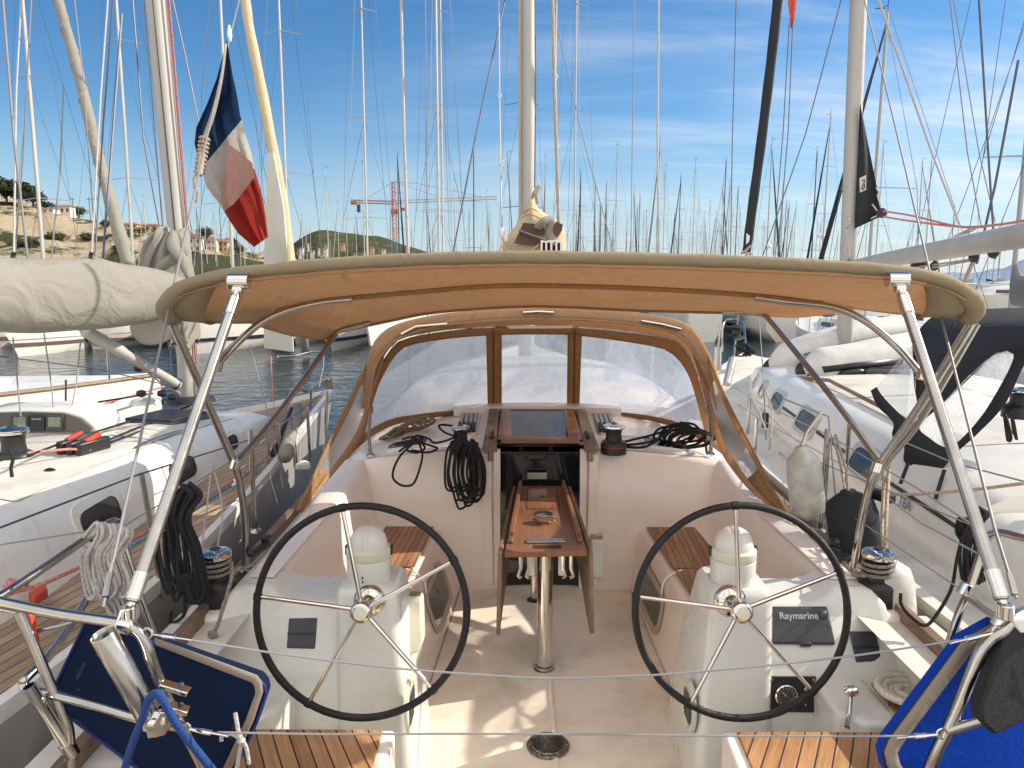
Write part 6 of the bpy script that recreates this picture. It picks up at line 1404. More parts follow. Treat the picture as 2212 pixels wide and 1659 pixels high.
m=MB(); m.box(cl_+rt*.03-Vector((0,0,.06)),(.28,.24,.05),rot=(0,0,TH)); m.build('clutch_base',GELW,nb,bevel=.02)
for pts,mt in(([(60,978,3.7),(150,970,3.9),(195,972,4.0)],RRED),([(235,950,4.2),(330,910,5.0),(420,872,5.9)],RBLK),([(240,955,4.2),(340,918,5.0),(425,880,5.9)],RBLK),([(230,968,4.2),(330,930,4.9),(440,886,5.7)],RRED),([(150,885,4.8),(180,880,5),(215,868,5.5),(330,850,6.0)],RBLK),([(60,985,3.6),(120,962,4.0),(200,935,4.4),(310,900,5.2)],RBLK)):
    tube('halyard_tail',PP(pts),.007,mt,nb)
m=MB(); m.lathe([(.12,0),(.10,.03),(.04,.05)],P(315,872,5.6),seg=20); m.build('roof_vent',GELW,nb)
# mast, vang, boom cover
mb_=NB(-.05,2.15,1.0); mb_=P(402,865,5.75)
m=MB(); pts=PP([(408,800,5.75),(392,560,5.75),(370,430,5.75),(345,100,5.75),(326,-60,5.75)]); 
b0=P(408,862,5.75); m.tube([b0,P(400,700,5.75),P(384,500,5.75),P(357,220,5.75),P(331,-60,5.75),P(300,-560,5.75),P(262,-1150,5.75)],[.088]*7,14,flat=.78); nm=m.build('mast',ALUW,nb)
m=MB(); m.tube([P(395,690,5.64),P(378,500,5.64),P(351,220,5.64),P(325,-60,5.64)],.006,6); m.build('mast_track',BLK,nm)
for du,mt,r_ in((22,RRED,.006),(26,RRED,.005),(18,RGRY,.005),(-30,WIRE,.005)):
    m=MB(); m.tube([P(405+du,862,5.72),P(384+du-2,500,5.72),P(331+du+4,-60,5.72)],r_,6); m.build('halyard',mt,nm)
m=MB(); m.lathe([(.20,0),(.19,.03),(.12,.05)],b0-Vector((0,0,.02)),seg=20); m.build('mast_collar',BLK,nm)
m=MB(); m.tube([P(185,715,4.9),P(385,832,5.6)],.036,12); m.tube([P(185,715,4.9),P(268,763,5.2)],.042,12); vg=m.build('boom_vang',ALUW,nb)
m=MB(); m.tube([P(268,762,5.2),P(278,768,5.24)],.046,12); m.tube([P(375,826,5.58),P(385,832,5.6)],.045,12); m.build('vang_band',BLK,vg)
tube('vang_tackle',PP([(205,735,4.95),(300,790,5.3),(345,825,5.5),(390,850,5.6)]),.006,RBEI,nb); 
m=MB(); 
for u,v in((305,850,),(350,850),(372,858),(300,795)): m.lathe([(.02,-.03),(.03,0),(.02,.03)],P(u,v,5.5),(1,.2,0),10)
m.build('mast_foot_blocks',BLK,nb)
# boom cover: long rounded bag coming toward us
bcv=thing('boom_cover','long light grey canvas sail cover filling the left edge above the neighbouring deck','sail cover',P(150,720,5.0))
sec=[]
def bsec(u,vt,vb,Y,w_=.16,n=20,k=0):
    a=P(u,vt,Y); b_=P(u,vb,Y); c=(a+b_)/2; hz=(a.z-b_.z)/2; r_=[]
    for i in range(n):
        t=2*math.pi*i/n; wob=1+.05*math.sin(3*t+k)+.03*math.sin(7*t+2*k); r_.append(c+Vector((math.sin(t)*-.2*w_,-math.sin(t)*w_*wob,math.cos(t)*hz*(1+.0*wob))) if False else c+Vector((.95,-.32,0))*(math.sin(t)*w_*wob)+Vector((0,0,math.cos(t)*hz*(abs(math.cos(t))**-.15 if abs(math.cos(t))>.05 else 1)*.97)))
    return r_
for i,(u,vt,vb,Y) in enumerate([(-160,556,705,3.7),(-60,552,715,3.95),(0,553,722,4.1),(60,555,724,4.25),(100,555,722,4.35),(150,556,717,4.5),(190,552,716,4.62),(205,548,714,4.66),(230,560,712,4.75),(270,568,706,4.9),(310,572,700,5.05),(345,580,690,5.2),(370,590,672,5.3)]):
    sec.append(bsec(u,vt,vb,Y,.17,24,i*1.7))
m=MB(); m.loft(sec,closed=True); m.poly(sec[-1]); m.build('cover',CANVS,bcv,smooth=180,sub=1)
for u in(30,198):
    m=MB(); m.tube(cr(PP([(u,562,4.2 if u<100 else 4.6),(u-2,552,4.2 if u<100 else 4.6),(u+1,545,4.2 if u<100 else 4.6)]),4),.013,8); m.build('lifting_strap',BLK,bcv)
    m=MB(); m.tube(PP([(u,548,4.2 if u<100 else 4.6),(u+ (20 if u>100 else 5),200,5.2),(u+(38 if u>100 else 18),-40,5.6)]),.006,6); m.build('lazy_jack',RGRY,bcv)
# gathered mast boot
q=[]
for (ul,ur,v,Y) in((352,392,497,5.6),(338,402,508,5.58),(322,406,530,5.55),(312,410,560,5.5),(310,416,600,5.5),(340,418,650,5.5),(358,420,690,5.5),(372,420,720,5.5),(378,418,742,5.5)):
    a=P(ul,v,Y); b_=P(ur,v+ (4 if v<520 else 0),Y); c=(a+b_)/2; hw=(b_.x-a.x)/2
    q.append([c+Vector((hw*math.cos(t)*(1+.05*math.sin(5*t+v*.05)),.19*math.sin(t)*(1+.22*math.sin(9*t+v*.045)+.12*math.sin(5*t-v*.03)),.03*math.sin(4*t))) for t in [2*math.pi*i/72 for i in range(72)]])
m=MB(); m.loft(q,closed=True); m.poly(q[0]); m.build('mast_wrap',CANVS,bcv,smooth=180,sub=1)
m=MB(); m.loft([PP([(270,700,5.2),(300,692,5.2),(345,668,5.25),(392,600,5.3)]),PP([(290,735,5.25),(320,722,5.25),(360,705,5.28),(398,640,5.3)]),PP([(305,745,5.3),(332,750,5.3),(372,740,5.3),(410,700,5.3)])]); m.build('hanging_flap',canvas('cover_flap_shadow_side',(.40,.38,.33),0,(0,0,0),wb=.5),bcv,smooth=180,sol=.006,sub=1)
for pts in([(352,500,5.42),(335,525,5.36),(320,560,5.33),(318,590,5.32)],[(372,498,5.42),(372,530,5.33),(392,560,5.30),(405,600,5.30)],[(388,505,5.42),(398,540,5.36),(350,575,5.30),(330,600,5.3)],[(395,610,5.33),(402,650,5.32),(398,700,5.32),(404,742,5.34)]):
    m=MB(); m.tube(cr(PP(pts),8),[.012+.030*math.sin(math.pi*i/24) for i in range(25)],10,flat=.5); m.build('fold',CANVS,bcv,smooth=180)
# stanchions, shrouds, ropes on the neighbour
for (u,v,vt) in((557,1142,948),(512,1160,975) ):
    pass
for u0,v0,u1,v1 in((556,1060,540,945),(583,1046,578,930),(611,1030,600,915),(640,1005,632,900),(670,1000,664,880),(352,1290,305,1022),(700,1000,707,845)):
    z=.62; b_=S(u0,v0,.62); t_=P(u1,v1,b_.y); m=MB(); m.tube([b_,t_],.012,8); m.build('stanchion',STEEL,nb)
for pts,r_,mt in(([(5,-10,4.6),(30,300,4.6),(60,560,4.6)],.008,WIRE),([(68,-10,5.4),(50,340,5.4),(30,570,5.4)],.006,WIRE),([(137,180,5.6),(130,370,5.5),(108,585,5.4)],.006,WIRE),
   ([(245,-10,6.4),(222,280,6.3),(205,560,6.0)],.007,WIRED),([(263,30,6.8),(240,330,6.5),(222,560,6.2)],.010,WIRED),([(286,-10,7.2),(310,300,7),(345,495,7)],.007,WIRED),([(368,-20,6),(400,120,6),(430,270,6)],.006,WIRE),([(160,-10,6.4),(180,170,6.4),(205,520,6.2)],.005,WIRE)):
    m=MB(); m.tube(PP(pts),r_,6); m.build('stay',mt,nb)
for pts,mt in(([(540,745,6.5),(575,880,6.0),(612,1055,4.6)],WIRE),([(585,770,6.8),(590,860,6.4),(600,960,5.6),(604,1040,4.8)],RRED),([(95,720,5),(112,840,4.8),(118,920,4.6)],WIRE),([(174,735,5),(165,830,4.9),(150,905,4.7)],WIRE),([(28,730,4.8),(38,830,4.6),(45,900,4.4)],WIRE)):
    m=MB(); m.tube(PP(pts),.005,6); m.build('shroud',mt,nb)
for l in([(0,1140,2.3),(300,1025,3.0),(540,950,4.5),(665,880,6.2)],[(0,770,5.5),(200,795,6),(440,850,6.3)],[(700,845,6.6),(640,895,6.0),(560,955,4.6)]):
    m=MB(); m.tube(PP(l),.004,6); m.build('guard_wire',WIRED,nb)
for l,mt,r_ in(([(270,1172,2.9),(370,1120,3.2),(470,1060,3.8),(560,1000,4.6),(600,950,5.4)],RRED,.008),([(280,1180,2.9),(375,1130,3.2),(480,1062,3.9),(555,1010,4.5),(590,960,5.2)],RTEAL,.008),([(20,1282,2.35),(90,1262,2.4),(180,1222,2.6),(235,1200,2.75)],RRED,.008),([(10,1265,2.3),(40,1275,2.3),(20,1255,2.35),(60,1262,2.35)],RRED,.010)):
    tube('deck_rope',PP(l),r_,mt,nb,n=6)
# lines with pulls over the side deck, small deck cleat knobs
for (u,v) in((150,1210),(276,1160)):
    c=S(u,v,.64); m=MB(); m.lathe([(.03,0),(.034,.02),(.02,.035),(.028,.05),(.01,.055)],c,seg=14); m.build('deck_fairlead',BLK,nb)
for (u,v) in((8,1255),):
    c=S(u,v,.68); winch((c.x,c.y,.64),.06,.16,nb)
# rolled side cloth on the foredeck and anchor
m=MB(); m.tube([S(616,985,.84),S(630,930,.86),S(645,880,.90)],[.05,.045,.04],10); m.build('rolled_awning_cloth',CANVS,nb,smooth=180)
m=MB(); m.loft([[S(582,985,.76),S(606,930,.80),S(628,880,.86)],[S(606,985,.76),S(622,930,.80),S(640,882,.86)]]); m.build('dark_cloth',CANVK,nb,sol=.01)
m=MB(); m.tube(cr(PP([(668,842,7.3),(690,826,7.5),(705,818,7.6),(712,822,7.6)]),4),.02,8); m.prism(PP([(686,808,7.6),(716,818,7.6),(720,836,7.65),(708,850,7.65),(702,836,7.6),(688,826,7.6)]),(0,.05,0)); m.build('anchor',mat('galvanised_steel',(.45,.42,.35),.5,.6),nb,bevel=.008)
m=MB(); m.tube(cr(PP([(622,870,7.0),(628,850,7),(650,842,7.1),(672,845,7.2),(685,838,7.3)]),4),.013,8); m.tube(PP([(670,910,6.5),(672,846,6.9)]),.013,8); m.tube(cr(PP([(600,770,7.0),(640,768,7.3),(700,760,7.6),(690,838,7.3)]),2),.011,8); m.build('pulpit',STEEL,nb)
c=S(596,1068,.62); 
for (u,v) in((655,1010),(600,995)):
    c=S(u,v,.66); m=MB(); m.lathe([(.055,0),(.05,.03),(.02,.05)],c,seg=16); m.build('deck_vent',GELW,nb)
# orange and red odds at its stern corner
m=MB(); m.prism([S(62,1300,.7),S(100,1278,.7),S(104,1290,.7),S(75,1312,.7)],(0,0,.04)); solo(m,'folded_strap',ORNG,'small orange folded strap on the neighbouring deck at the left edge','strap',bevel=.006)
m=MB(); m.prism([P(50,1325,1.86),P(66,1330,1.86),P(80,1400,1.86),P(68,1405,1.86)],(0,.02,0)); solo(m,'rescue_knife_strap',ORNG,'narrow orange strap hanging on the left corner post of the stern rail','strap',bevel=.006)
# second white boat beyond the left neighbour
nb2=thing('far_neighbour_yacht','white yacht beyond the left neighbour, wooden rub rail curving along its broad foredeck','sailing yacht',(-6,7,WL))
TH2=R(-58); bw=P(340,740,9.6); bw.z=0; hd2=Vector((math.sin(-TH2),math.cos(TH2),0)); rt2=Vector((hd2.y,-hd2.x,0))
def NC(a,f,z): return bw-hd2*f+rt2*a+Vector((0,0,z))
q=[];dk=[]
for f in(0,.2,.6,1.2,2.0,3.0,4.5,6,8,9.5):
    b_=max(.03,halfbeam(1-f/9.5,1.75,.85)); z=.75; k=[]
    for s in(1,-1):
        kk=[NC(s*b_*x,f,WL+(z-WL)*h) for x,h in((1,1),(1,.8),(.97,.4),(.8,.05),(.4,-.2),(0,-.3))]; k=k+kk if s==1 else k+kk[::-1][1:]
    q.append(k); dk.append((b_,f,z))
m=MB(); m.loft(q); m.poly(q[-1]); m.build('hull',GELW,nb2,smooth=50)
m=MB(); m.loft([[NC(s*b_,f,z+(.05 if s==0 else 0)) for b_,f,z in dk] for s in(1,0,-1)]); m.build('deck',GELW,nb2,smooth=40)
m=MB(); m.tube([NC(b_-.02,f,z+.02) for b_,f,z in dk],.03,8); m.build('rub_rail',WOODG,nb2)
m=MB(); q=[]
for f,w2,h in((1.6,.3,.05),(2.2,.7,.22),(3.5,.95,.34),(6,1.1,.42),(7,1.1,.42)): q.append([NC(s*w2*x,f,.75+h*y) for s,x,y in((1,1.05,0),(1,.95,.8),(1,.5,1.02),(1,0,1.05),(-1,.5,1.02),(-1,.95,.8),(-1,1.05,0))])
m.loft(q); m.poly(q[-1]); m.build('coachroof',GELW,nb2,smooth=50)
for f in(.6,2.2,4,6):
    b_=halfbeam(1-f/9.5,1.75,.85); m=MB(); m.tube([NC(b_-.06,f,.75),NC(b_-.06,f,1.35)],.013,8); m.build('stanchion',STEEL,nb2)
m=MB(); m.tube([NC(halfbeam(1-f/9.5,1.75,.85)-.06,f,1.34) for f in(.2,.6,2.2,4,6,8)],.006,6); m.build('guard_wire',STEEL,nb2)
tube('black_halyard_hank',PP([(80,905,6),(84,880,6),(95,872,6),(105,878,6),(100,905,6),(95,880,6),(88,905,6)]),.014,RBLK,nb2,n=4)
m=MB(); m.tube([P(142,940,8),P(142,820,8)],.012,8); m.build('flagstaff',STEEL,nb2)
for l,mt in(([(130,930,8),(230,870,8.5),(355,835,9.3)],RRED),([(175,905,8),(260,860,8.8)],RWHT)): tube('deck_rope',PP(l),.012,mt,nb2)
# ================= right neighbour
rb=thing('neighbour_yacht','white neighbouring yacht on the right with grey hull side and row of grey-framed windows','sailing yacht',(3.2,4.5,WL))
RX=3.18; RBOW=10.9; RL=12.5
def rbw(y):
    t=(y-(RBOW-RL))/RL; return halfbeam(t,1.62,.88,bowt=.52,pw=2.4)
def rbc(y): return RX-.0*y
def rbz(y): return .60+.32*max(0,(y-3)/8)**1.3
ys=[-1.6,-.5,1,2,3,4,5,6,7,8,9,9.7,10.3,10.7,10.9]
m=MB(); q=[]
for y in ys:
    b_=max(.02,rbw(y)); z=rbz(y); r_=[]
    for s in(-1,1):
        k=[Vector((rbc(y)+s*b_*x,y-max(0,1-h)*.6*max(0,(y-9)/1.9),WL+(z-WL)*h)) for x,h in((1,1.0),(1.0,.82),(.985,.5),(.94,.25),(.82,.03),(.5,-.2),(0,-.35))]
        r_=r_+k if s==-1 else r_+k[::-1][1:]
    q.append(r_)
m.loft(q); m.poly(q[0]); m.build('hull',HULLG,rb,smooth=50)
m=MB(); m.loft([[Vector((rbc(y)-b_*1.006,y,z-.13)),Vector((rbc(y)-b_*1.006,y,z-.16))] for y,b_,z in [(y,max(.02,rbw(y)),rbz(y)) for y in ys]]); m.build('dark_stripe',BLK,rb)
m=MB(); m.loft([[Vector((rbc(y)-b_*1.004,y,z-.02)),Vector((rbc(y)-b_*1.008-.008,y,z+.04)),Vector((rbc(y)-b_*.98,y,z+.045)),Vector((rbc(y)-b_*.978,y,z))] for y,b_,z in [(y,max(.02,rbw(y)),rbz(y)) for y in ys]]); m.build('toe_rail',GELW,rb)
m=MB(); m.loft([[Vector((rbc(y)+s*max(.0,rbw(y)-.01),y,rbz(y)+(.03 if s==0 else .0))) for y in ys] for s in(-1,0,1)]); m.build('deck',DECKNS,rb,smooth=40)
CS=[(9.3,.30,.08),(8.6,.60,.22),(7.8,.80,.33),(6.8,.98,.42),(5.6,1.08,.46),(4.4,1.13,.43),(3.4,1.15,.40)]
m=MB(); q=[]
for y,w2,h in CS:
    zb=rbz(y)-.01; q.append([Vector((rbc(y)+s*w2*x,y,zb+h*hh)) for s,x,hh in((-1,1.13,0),(-1,1.08,.45),(-1,1.0,.85),(-1,.9,.98),(-1,.5,1.05),(1,0,1.08),(1,.5,1.05),(1,.9,.98),(1,1,.85),(1,1.08,.45),(1,1.13,0))])
m.loft(q); m.poly(q[0]); m.poly(q[-1]); m.build('coachroof',GELW,rb,smooth=60)
m=MB(); q=[]
for y,w2,h in((3.8,1.22,.30),(3.0,1.30,.32),(2.0,1.32,.33),(0,1.28,.32),(-1.4,1.2,.3)):
    zb=rbz(y); q.append([Vector((rbc(y)-w2,y,zb-.01)),Vector((rbc(y)-w2+.06,y,zb+h*.8)),Vector((rbc(y)-w2+.16,y,zb+h)),Vector((rbc(y)-w2+.42,y,zb+h)),Vector((rbc(y)-w2+.48,y,zb-.2))])
m.loft(q); m.poly(q[0]); m.build('cockpit_coaming',GELW,rb,smooth=60)
m=MB(); m.box((RX+.1,3.3,.7),(1.9,.05,1.1)); m.build('cabin_bulkhead',GELW,rb,bevel=.02)
def rbside(y,hh,off=0):
    for (y1,w1,h1),(y0,w0,h0) in zip(CS,CS[1:]):
        if y0<=y<=y1:
            t=(y-y0)/(y1-y0); w2=w0+(w1-w0)*t; h=h0+(h1-h0)*t; break
    else: w2,h=CS[-1][1:]
    x=1.13-.05*hh/.45 if hh<.45 else 1.08-.08*(hh-.45)/.4
    return Vector((rbc(y)-w2*x-off,y,rbz(y)-.01+h*hh))
RF=mat('window_frame_grey',(.50,.50,.50),.4,.2)
for y0,y1 in((4.30,4.75),(5.40,5.86),(6.30,6.68),(7.05,7.35),(7.75,7.9)):
    def rl(a_,b_,h0,h1,off,r_=.07):
        q=[]
        for cy,ch,a0 in((b_-r_,h1-.10,0),(a_+r_,h1-.10,90),(a_+r_,h0+.10,180),(b_-r_,h0+.10,270)):
            for k in range(5):
                a=R(a0+22.5*k); q.append(rbside(cy+r_*math.cos(a),ch+.10*math.sin(a),off))
        return q
    m=MB(); m.loft([rl(y0,y1,.34,.78,-.002),rl(y0,y1,.34,.78,.014),rl(y0+.04,y1-.04,.41,.71,.014)],closed=True); k=m.build('window',RF,rb); m=MB(); m.poly(rl(y0+.04,y1-.04,.41,.71,.010)); m.build('pane',GLS,k)
for q_ in((3.45,4.28),(4.77,5.1,5.38),(5.88,6.1,6.28)): m=MB(); m.loft([[rbside(y,.50,.004),rbside(y,.545,.004)] for y in q_]); m.build('side_stripe',BLK,rb)
# partial lettering on the coachroof side
best=min(((abs(pix(rbside(3.5+a*.03,.1+b_*.04,.01))[0]-1946)+abs(pix(rbside(3.5+a*.03,.1+b_*.04,.01))[1]-1036),3.5+a*.03,.1+b_*.04) for a in range(40) for b_ in range(9)),key=lambda q:q[0])
text('TEA',.075,mat('letter_blue_grey',(.14,.19,.27),.5),rb,Matrix.Translation(rbside(best[1],best[2],.012))@Euler((R(80),0,R(-90))).to_matrix().to_4x4(),off=.0015,align='LEFT')
for sa,sb,ya,yb in((-.80,-.12,4.2,5.4),(-.80,-.12,5.5,6.6),(.12,.8,4.2,6.6)):
    T_=[]
    for s_ in(sa,(sa+sb)/2,sb):
        r_=[]
        for k in range(7):
            y=ya+(yb-ya)*k/6
            for (y1,w1,h1),(y0,w0,h0) in zip(CS,CS[1:]):
                if y0<=y<=y1: t=(y-y0)/(y1-y0); w2=w0+(w1-w0)*t; h=h0+(h1-h0)*t
            yy=1.08-.03*abs(s_)/.5 if abs(s_)<.5 else 1.05-.07*(abs(s_)-.5)/.4
            r_.append(Vector((RX+w2*s_,y,rbz(y)-.01+h*yy+.006)))
        T_.append(r_)
    m=MB(); m.loft(T_); m.build('nonskid_panel',DECKGN,rb)
m=MB(); m.tube([(RX-.86,4.6,1.02),(RX-.86,4.62,1.10),(RX-.83,6.0,1.19),(RX-.80,6.7,1.12),(RX-.80,6.72,1.07)],.016,8); m.build('teak_grab_rail',WOODG,rb)
for y in(6.85,):
    m=MB(); m.box((RX,y,rbz(y)+.46),(.5,.5,.05)); k=m.build('roof_hatch',GRYP,rb,bevel=.02); m=MB(); m.box((RX,y,rbz(y)+.49),(.42,.42,.012)); m.build('pane',GLS,k)
# mast, boom, vang
m=MB(); b0=P(1826,740,7.9); b0.z=1.05; m.tube([Vector((P(1826,740,7.9).x,7.9,1.0)),P(1832,560,7.9),P(1843,280,7.9),P(1857,-60,7.9),P(1880,-600,7.9),P(1905,-1150,7.9)],.098,14,flat=.78); rm=m.build('mast',ALUW,rb)
m=MB(); m.tube([P(1842,560,7.83),P(1853,280,7.83),P(1868,-60,7.83)],.012,6); m.build('mast_track',BLK,rm)
for u,v in((1886,475-8),):
    pass
for v in(480,550):
    m=MB(); m.tube(cr(PP([(1830,v-12,7.76),(1834,v-8,7.74),(1834,v+8,7.74),(1828,v+12,7.76)]),3),.010,6); m.build('mast_cleat',STEEL,rm)
m=MB(); A=P(1846,573,7.7); B=P(2260,500,3.65); m.tube([A,A.lerp(B,.3),A.lerp(B,.7),B],[.058,.066,.066,.066],18); bm_=m.build('boom',ALUW,rb)
m=MB(); m.tube([P(1838,573,7.75),A+(B-A)*.01],.055,12); m.build('gooseneck',BLK,bm_)
for u,v,Y in((1976,575,5.7),(1993,570,5.6),(2018,575,5.3),(2104,555,4.6),(2146,545,4.3)):
    m=MB(); c=P(u,v,Y); m.lathe([(.03,-.012),(.036,0),(.03,.012)],c,(1,.3,0),16); m.tube([c,c+Vector((0,0,.09))],.010,6); m.build('boom_block',BLK,bm_)
m=MB(); m.tube(PP([(1976,578,5.7),(2100,560,4.6)]),.006,6); m.tube(PP([(2015,578,5.3),(2104,562,4.6)]),.006,6); m.tube(PP([(2104,560,4.6),(2070,640,4.9)]),.012,6); m.build('reefing_line',RBEI,bm_)
m=MB(); m.prism([P(2065,508,5.1),P(2105,490,4.8),P(2108,496,4.8),P(2090,506,4.9),P(2066,512,5.1)],(0,.03,0)); m.build('boom_cleat',STEEL,bm_,bevel=.004)
# pennant-shaped black storm sail on the mast
pn=thing('black_sail_tip','black triangular sail corner with pale emblem patch set on the big right-hand mast','sail',P(1846,494,7.8))
Yp=7.72
g=[]
for i in range(9):
    t=i/8; v_=225+(494-225)*t; ul=1858-12*t; 
    ur=1858+ (1902-1858)*min(1,t/.9) if True else 0; vr=225+(468-225)*t
    g.append([P(ul+(ur-ul)*k/8,v_+(vr-v_)*k/8,Yp+.05*math.sin(k*.9+i*.4)) for k in range(9)])
m=MB(); m.loft(g); m.build('cloth',CANVK,pn,smooth=180,sol=.004)
m=MB(); m.prism(PP([(1857,385,7.66),(1871,378,7.66),(1871,410,7.66),(1858,416,7.66)]),(0,.006,0)); pa=m.build('emblem_patch',canvas('patch_cream',(.62,.58,.48),0,(0,0,0),wb=.1),pn)
m=MB(); m.tube(cr(PP([(1861,389,7.652),(1868,388,7.652),(1866,396,7.652),(1862,404,7.652),(1864,410,7.652),(1868,404,7.652),(1867,397,7.652)]),4),.007,6,flat=.4); m.build('emblem_mark',BLK,pa)
for l in([(1893,405,7.6),(1899,415,7.6)],[(1884,441,7.6),(1897,458,7.6)],[(1895,420,7.6),(1903,448,7.6)],[(1882,472,7.6),(1902,462,7.6)]):
    m=MB(); m.tube(PP(l),.012,6,flat=.5); m.build('webbing_strap',RWHT,pn)
m=MB(); c=P(1905,460,7.55); m.lathe([(.04,-.02),(.05,0),(.04,.02)],c,(.2,1,0),16); m.build('clew_ring',BLK,pn)
for v0 in(456,468):
    m=MB(); m.tube(cr(PP([(1908,v0,7.5),(1970,v0+10,6.5),(2075,490,5.2),(2150,486,4.6),(2230,474,3.9)]),5),.008,6); solo(m,'outhaul_line',RRED,'reddish outhaul line from the black sail corner to the white boom, %s one'%('upper' if v0==456 else 'lower'),'rope')
# black furled genoa
bf=thing('furled_black_genoa','long black furled headsail slanting across the upper right with a small emblem near its foot','furled sail',P(1612,552,9.6))
pts=cr(PP([(1612,548,9.6),(1616,520,9.6),(1625,450,9.6),(1640,340,9.6),(1655,220,9.6),(1668,110,9.6),(1680,0,9.6),(1686,-60,9.6),(1740,-450,9.1),(1800,-800,8.6)]),7)
m=MB(); m.tube(pts,[.050+.010*min(1,i/10)+.002*math.sin(i*.9) for i in range(len(pts))],12); m.build('sail',CANVK,bf,smooth=180)
m=MB(); m.prism(PP([(1613,504,9.47),(1620,510,9.47),(1618,522,9.47),(1612,528,9.47)]),(0,.01,0)); m.build('emblem_patch',WHT,bf)
m=MB(); m.tube(cr(PP([(1600,548,9.5),(1612,540,9.46),(1622,530,9.46),(1610,545,9.46),(1624,548,9.46)]),4),.014,6); m.build('lashing',RBEI,bf)
m=MB(); m.tube(PP([(1612,550,9.6),(1600,640,9.75),(1591,716,9.9)]),.012,6); m.build('forestay',WIRE,bf)
m=MB(); c=P(1591,718,9.9); m.lathe([(.05,-.1),(.13,-.06),(.06,-.03),(.06,.03),(.13,.06),(.04,.10)],c,(.1,0,1),20); m.build('furler_drum',BLK,bf)
m=MB(); m.loft([PP([(1700,-30,9.0),(1702,5,9.0),(1706,40,9.0),(1708,60,9.0)]),PP([(1722,-30,9.0),(1720,5,9.02),(1716,40,9.02),(1711,62,9.0)])]); solo(m,'red_pennant',canvas('faded_red_pennant',(.5,.08,.05),.3,(.8,.2,.1)),'small faded red pennant hanging at the top edge right of the black furled sail','flag',sol=.004,smooth=180)
for l,lb in(([(1712,60,9),(1703,280,9),(1680,552,9)],'thin flag halyard running down from the red pennant, right one'),([(1705,50,9),(1692,280,9),(1670,552,9)],'thin flag halyard running down from the red pennant, left one')):
    m=MB(); m.tube(PP(l),.006,5); solo(m,'flag_halyard',WIRED,lb,'rope')
# stays of the right-hand boats
for l,r_,mt,lb in(([(1817,0,8),(1740,290,8),(1648,552,8)],.006,WIRED,'dark stay slanting from the top of the big right-hand mast down to the left'),([(1898,0,7),(1940,120,7),(2013,330,7),(2075,490,7)],.010,RGRY,'thick stay slanting down to the right toward the white boom'),([(2052,0,9),(2090,330,9),(2120,490,9)],.007,WIRE,'pale stay right of centre in the far right sky'),([(2115,0,7),(2135,330,7),(2150,560,7)],.010,WIRED,'dark heavy stay left of the far right mast'),([(2200,130,12),(2150,400,12),(2110,570,12)],.02,WIRED,'dark backstay slanting down left from the far right mast'),([(2212,60,14),(2130,300,14),(2040,540,14)],.008,WIRE,'thin stay fanning left from the far right mast'),([(2060,0,9),(2115,330,9),(2150,480,9)],.006,WIRE,'thinner of two pale stays in the far right sky')):
    m=MB(); m.tube(PP(l),r_,5); solo(m,'stay',mt,lb,'stay')
# big grey mast behind the right neighbour and far right mast
def across2(u,Y,label,**k): 
    p=P(u,520,Y); return make_boat('moored_sailboat',label,G,(p.x,Y,WL),0,**k)
a2=across2(1880,24,'ketch with a stepped beige mast ending behind the black sail corner',L=12,hb=1.9,fb=.8,mh=10.6,mr=.065,spr=1,furl=CANVK)
a3=across2(2196,17,'yacht with a thick grey mast at the right edge of the picture',L=12,hb=1.8,fb=.8,mh=19,mr=.062,spr=3,cover=PAL[2])
# dark sprayhood on the neighbour
ns=thing('dark_sprayhood','charcoal canvas sprayhood with scratched clear windows on the right-hand neighbouring yacht','sprayhood',(2.9,4.2,1.2))
def cloth2(name,pl,mt,sol=.004,par=ns,sm=180,n=14):
    rows_=[resample(cr(PP(p),5),n) for p in pl]; m=MB(); m.loft(rows_); return m.build(name,mt,par,smooth=sm,sol=sol)
def yn(u,v): return (5.0-(u-1881)*.0030-.0006*(v-700))*.90
def NP(l): return [(u,v,yn(u,v)) for u,v in l]
def bow2(a,b,dy): return [((x[0]+y[0])/2,(x[1]+y[1])/2,(x[2]+y[2])/2+dy) for x,y in zip(a,b)]
A=NP([(1971,743),(1984,715),(2016,684),(2069,672),(2150,667),(2270,662)]); B=NP([(1985,915),(2031,876),(2088,816),(2144,767),(2176,756),(2270,742)])
A=[(u,v,Y+.45) for u,v,Y in A]; B2=[(B[0][0],B[0][1],B[0][2])]+B[1:]
cloth2('canopy',[A,[((a[0]+b[0])/2,(a[1]+b[1])/2,(a[2]+b[2])/2-.10) for a,b in zip(A,B2)],B2],CANVK,n=24)
cloth2('lower_band',[NP([(1881,844),(1896,878),(1930,912),(1927,942),(1953,962),(1953,998),(1983,1009),(2024,1028)]),NP([(1893,836),(1912,862),(1958,906),(1985,915),(1987,930),(2010,948),(2031,963),(2046,966)])],CANVK,n=30)
cloth2('rear_band',[NP([(2044,968),(2076,949),(2125,893),(2170,818),(2189,777),(2190,765),(2176,756)]),NP([(2022,1030),(2065,979),(2106,942),(2170,874),(2212,788),(2240,760),(2270,742)])],CANVK,n=30)
m=MB(); q=[(1893,837),(1971,743),(1974,830),(1983,880),(1985,915),(1958,906)]; m.poly([P(u,v,yn(u,v)+(.4 if v<760 else .05)) for u,v in q]); m.build('front_window',VINYLN,ns,smooth=0)
m=MB(); q=[(2189,765),(2174,758),(2144,769),(2088,818),(2031,878),(1985,917),(1987,929),(2031,962),(2046,966),(2076,949),(2125,893),(2170,818),(2189,777)]; m.poly([P(u,v,yn(u,v)+.02) for u,v in q]); m.build('side_window',VINYLN,ns,smooth=0)
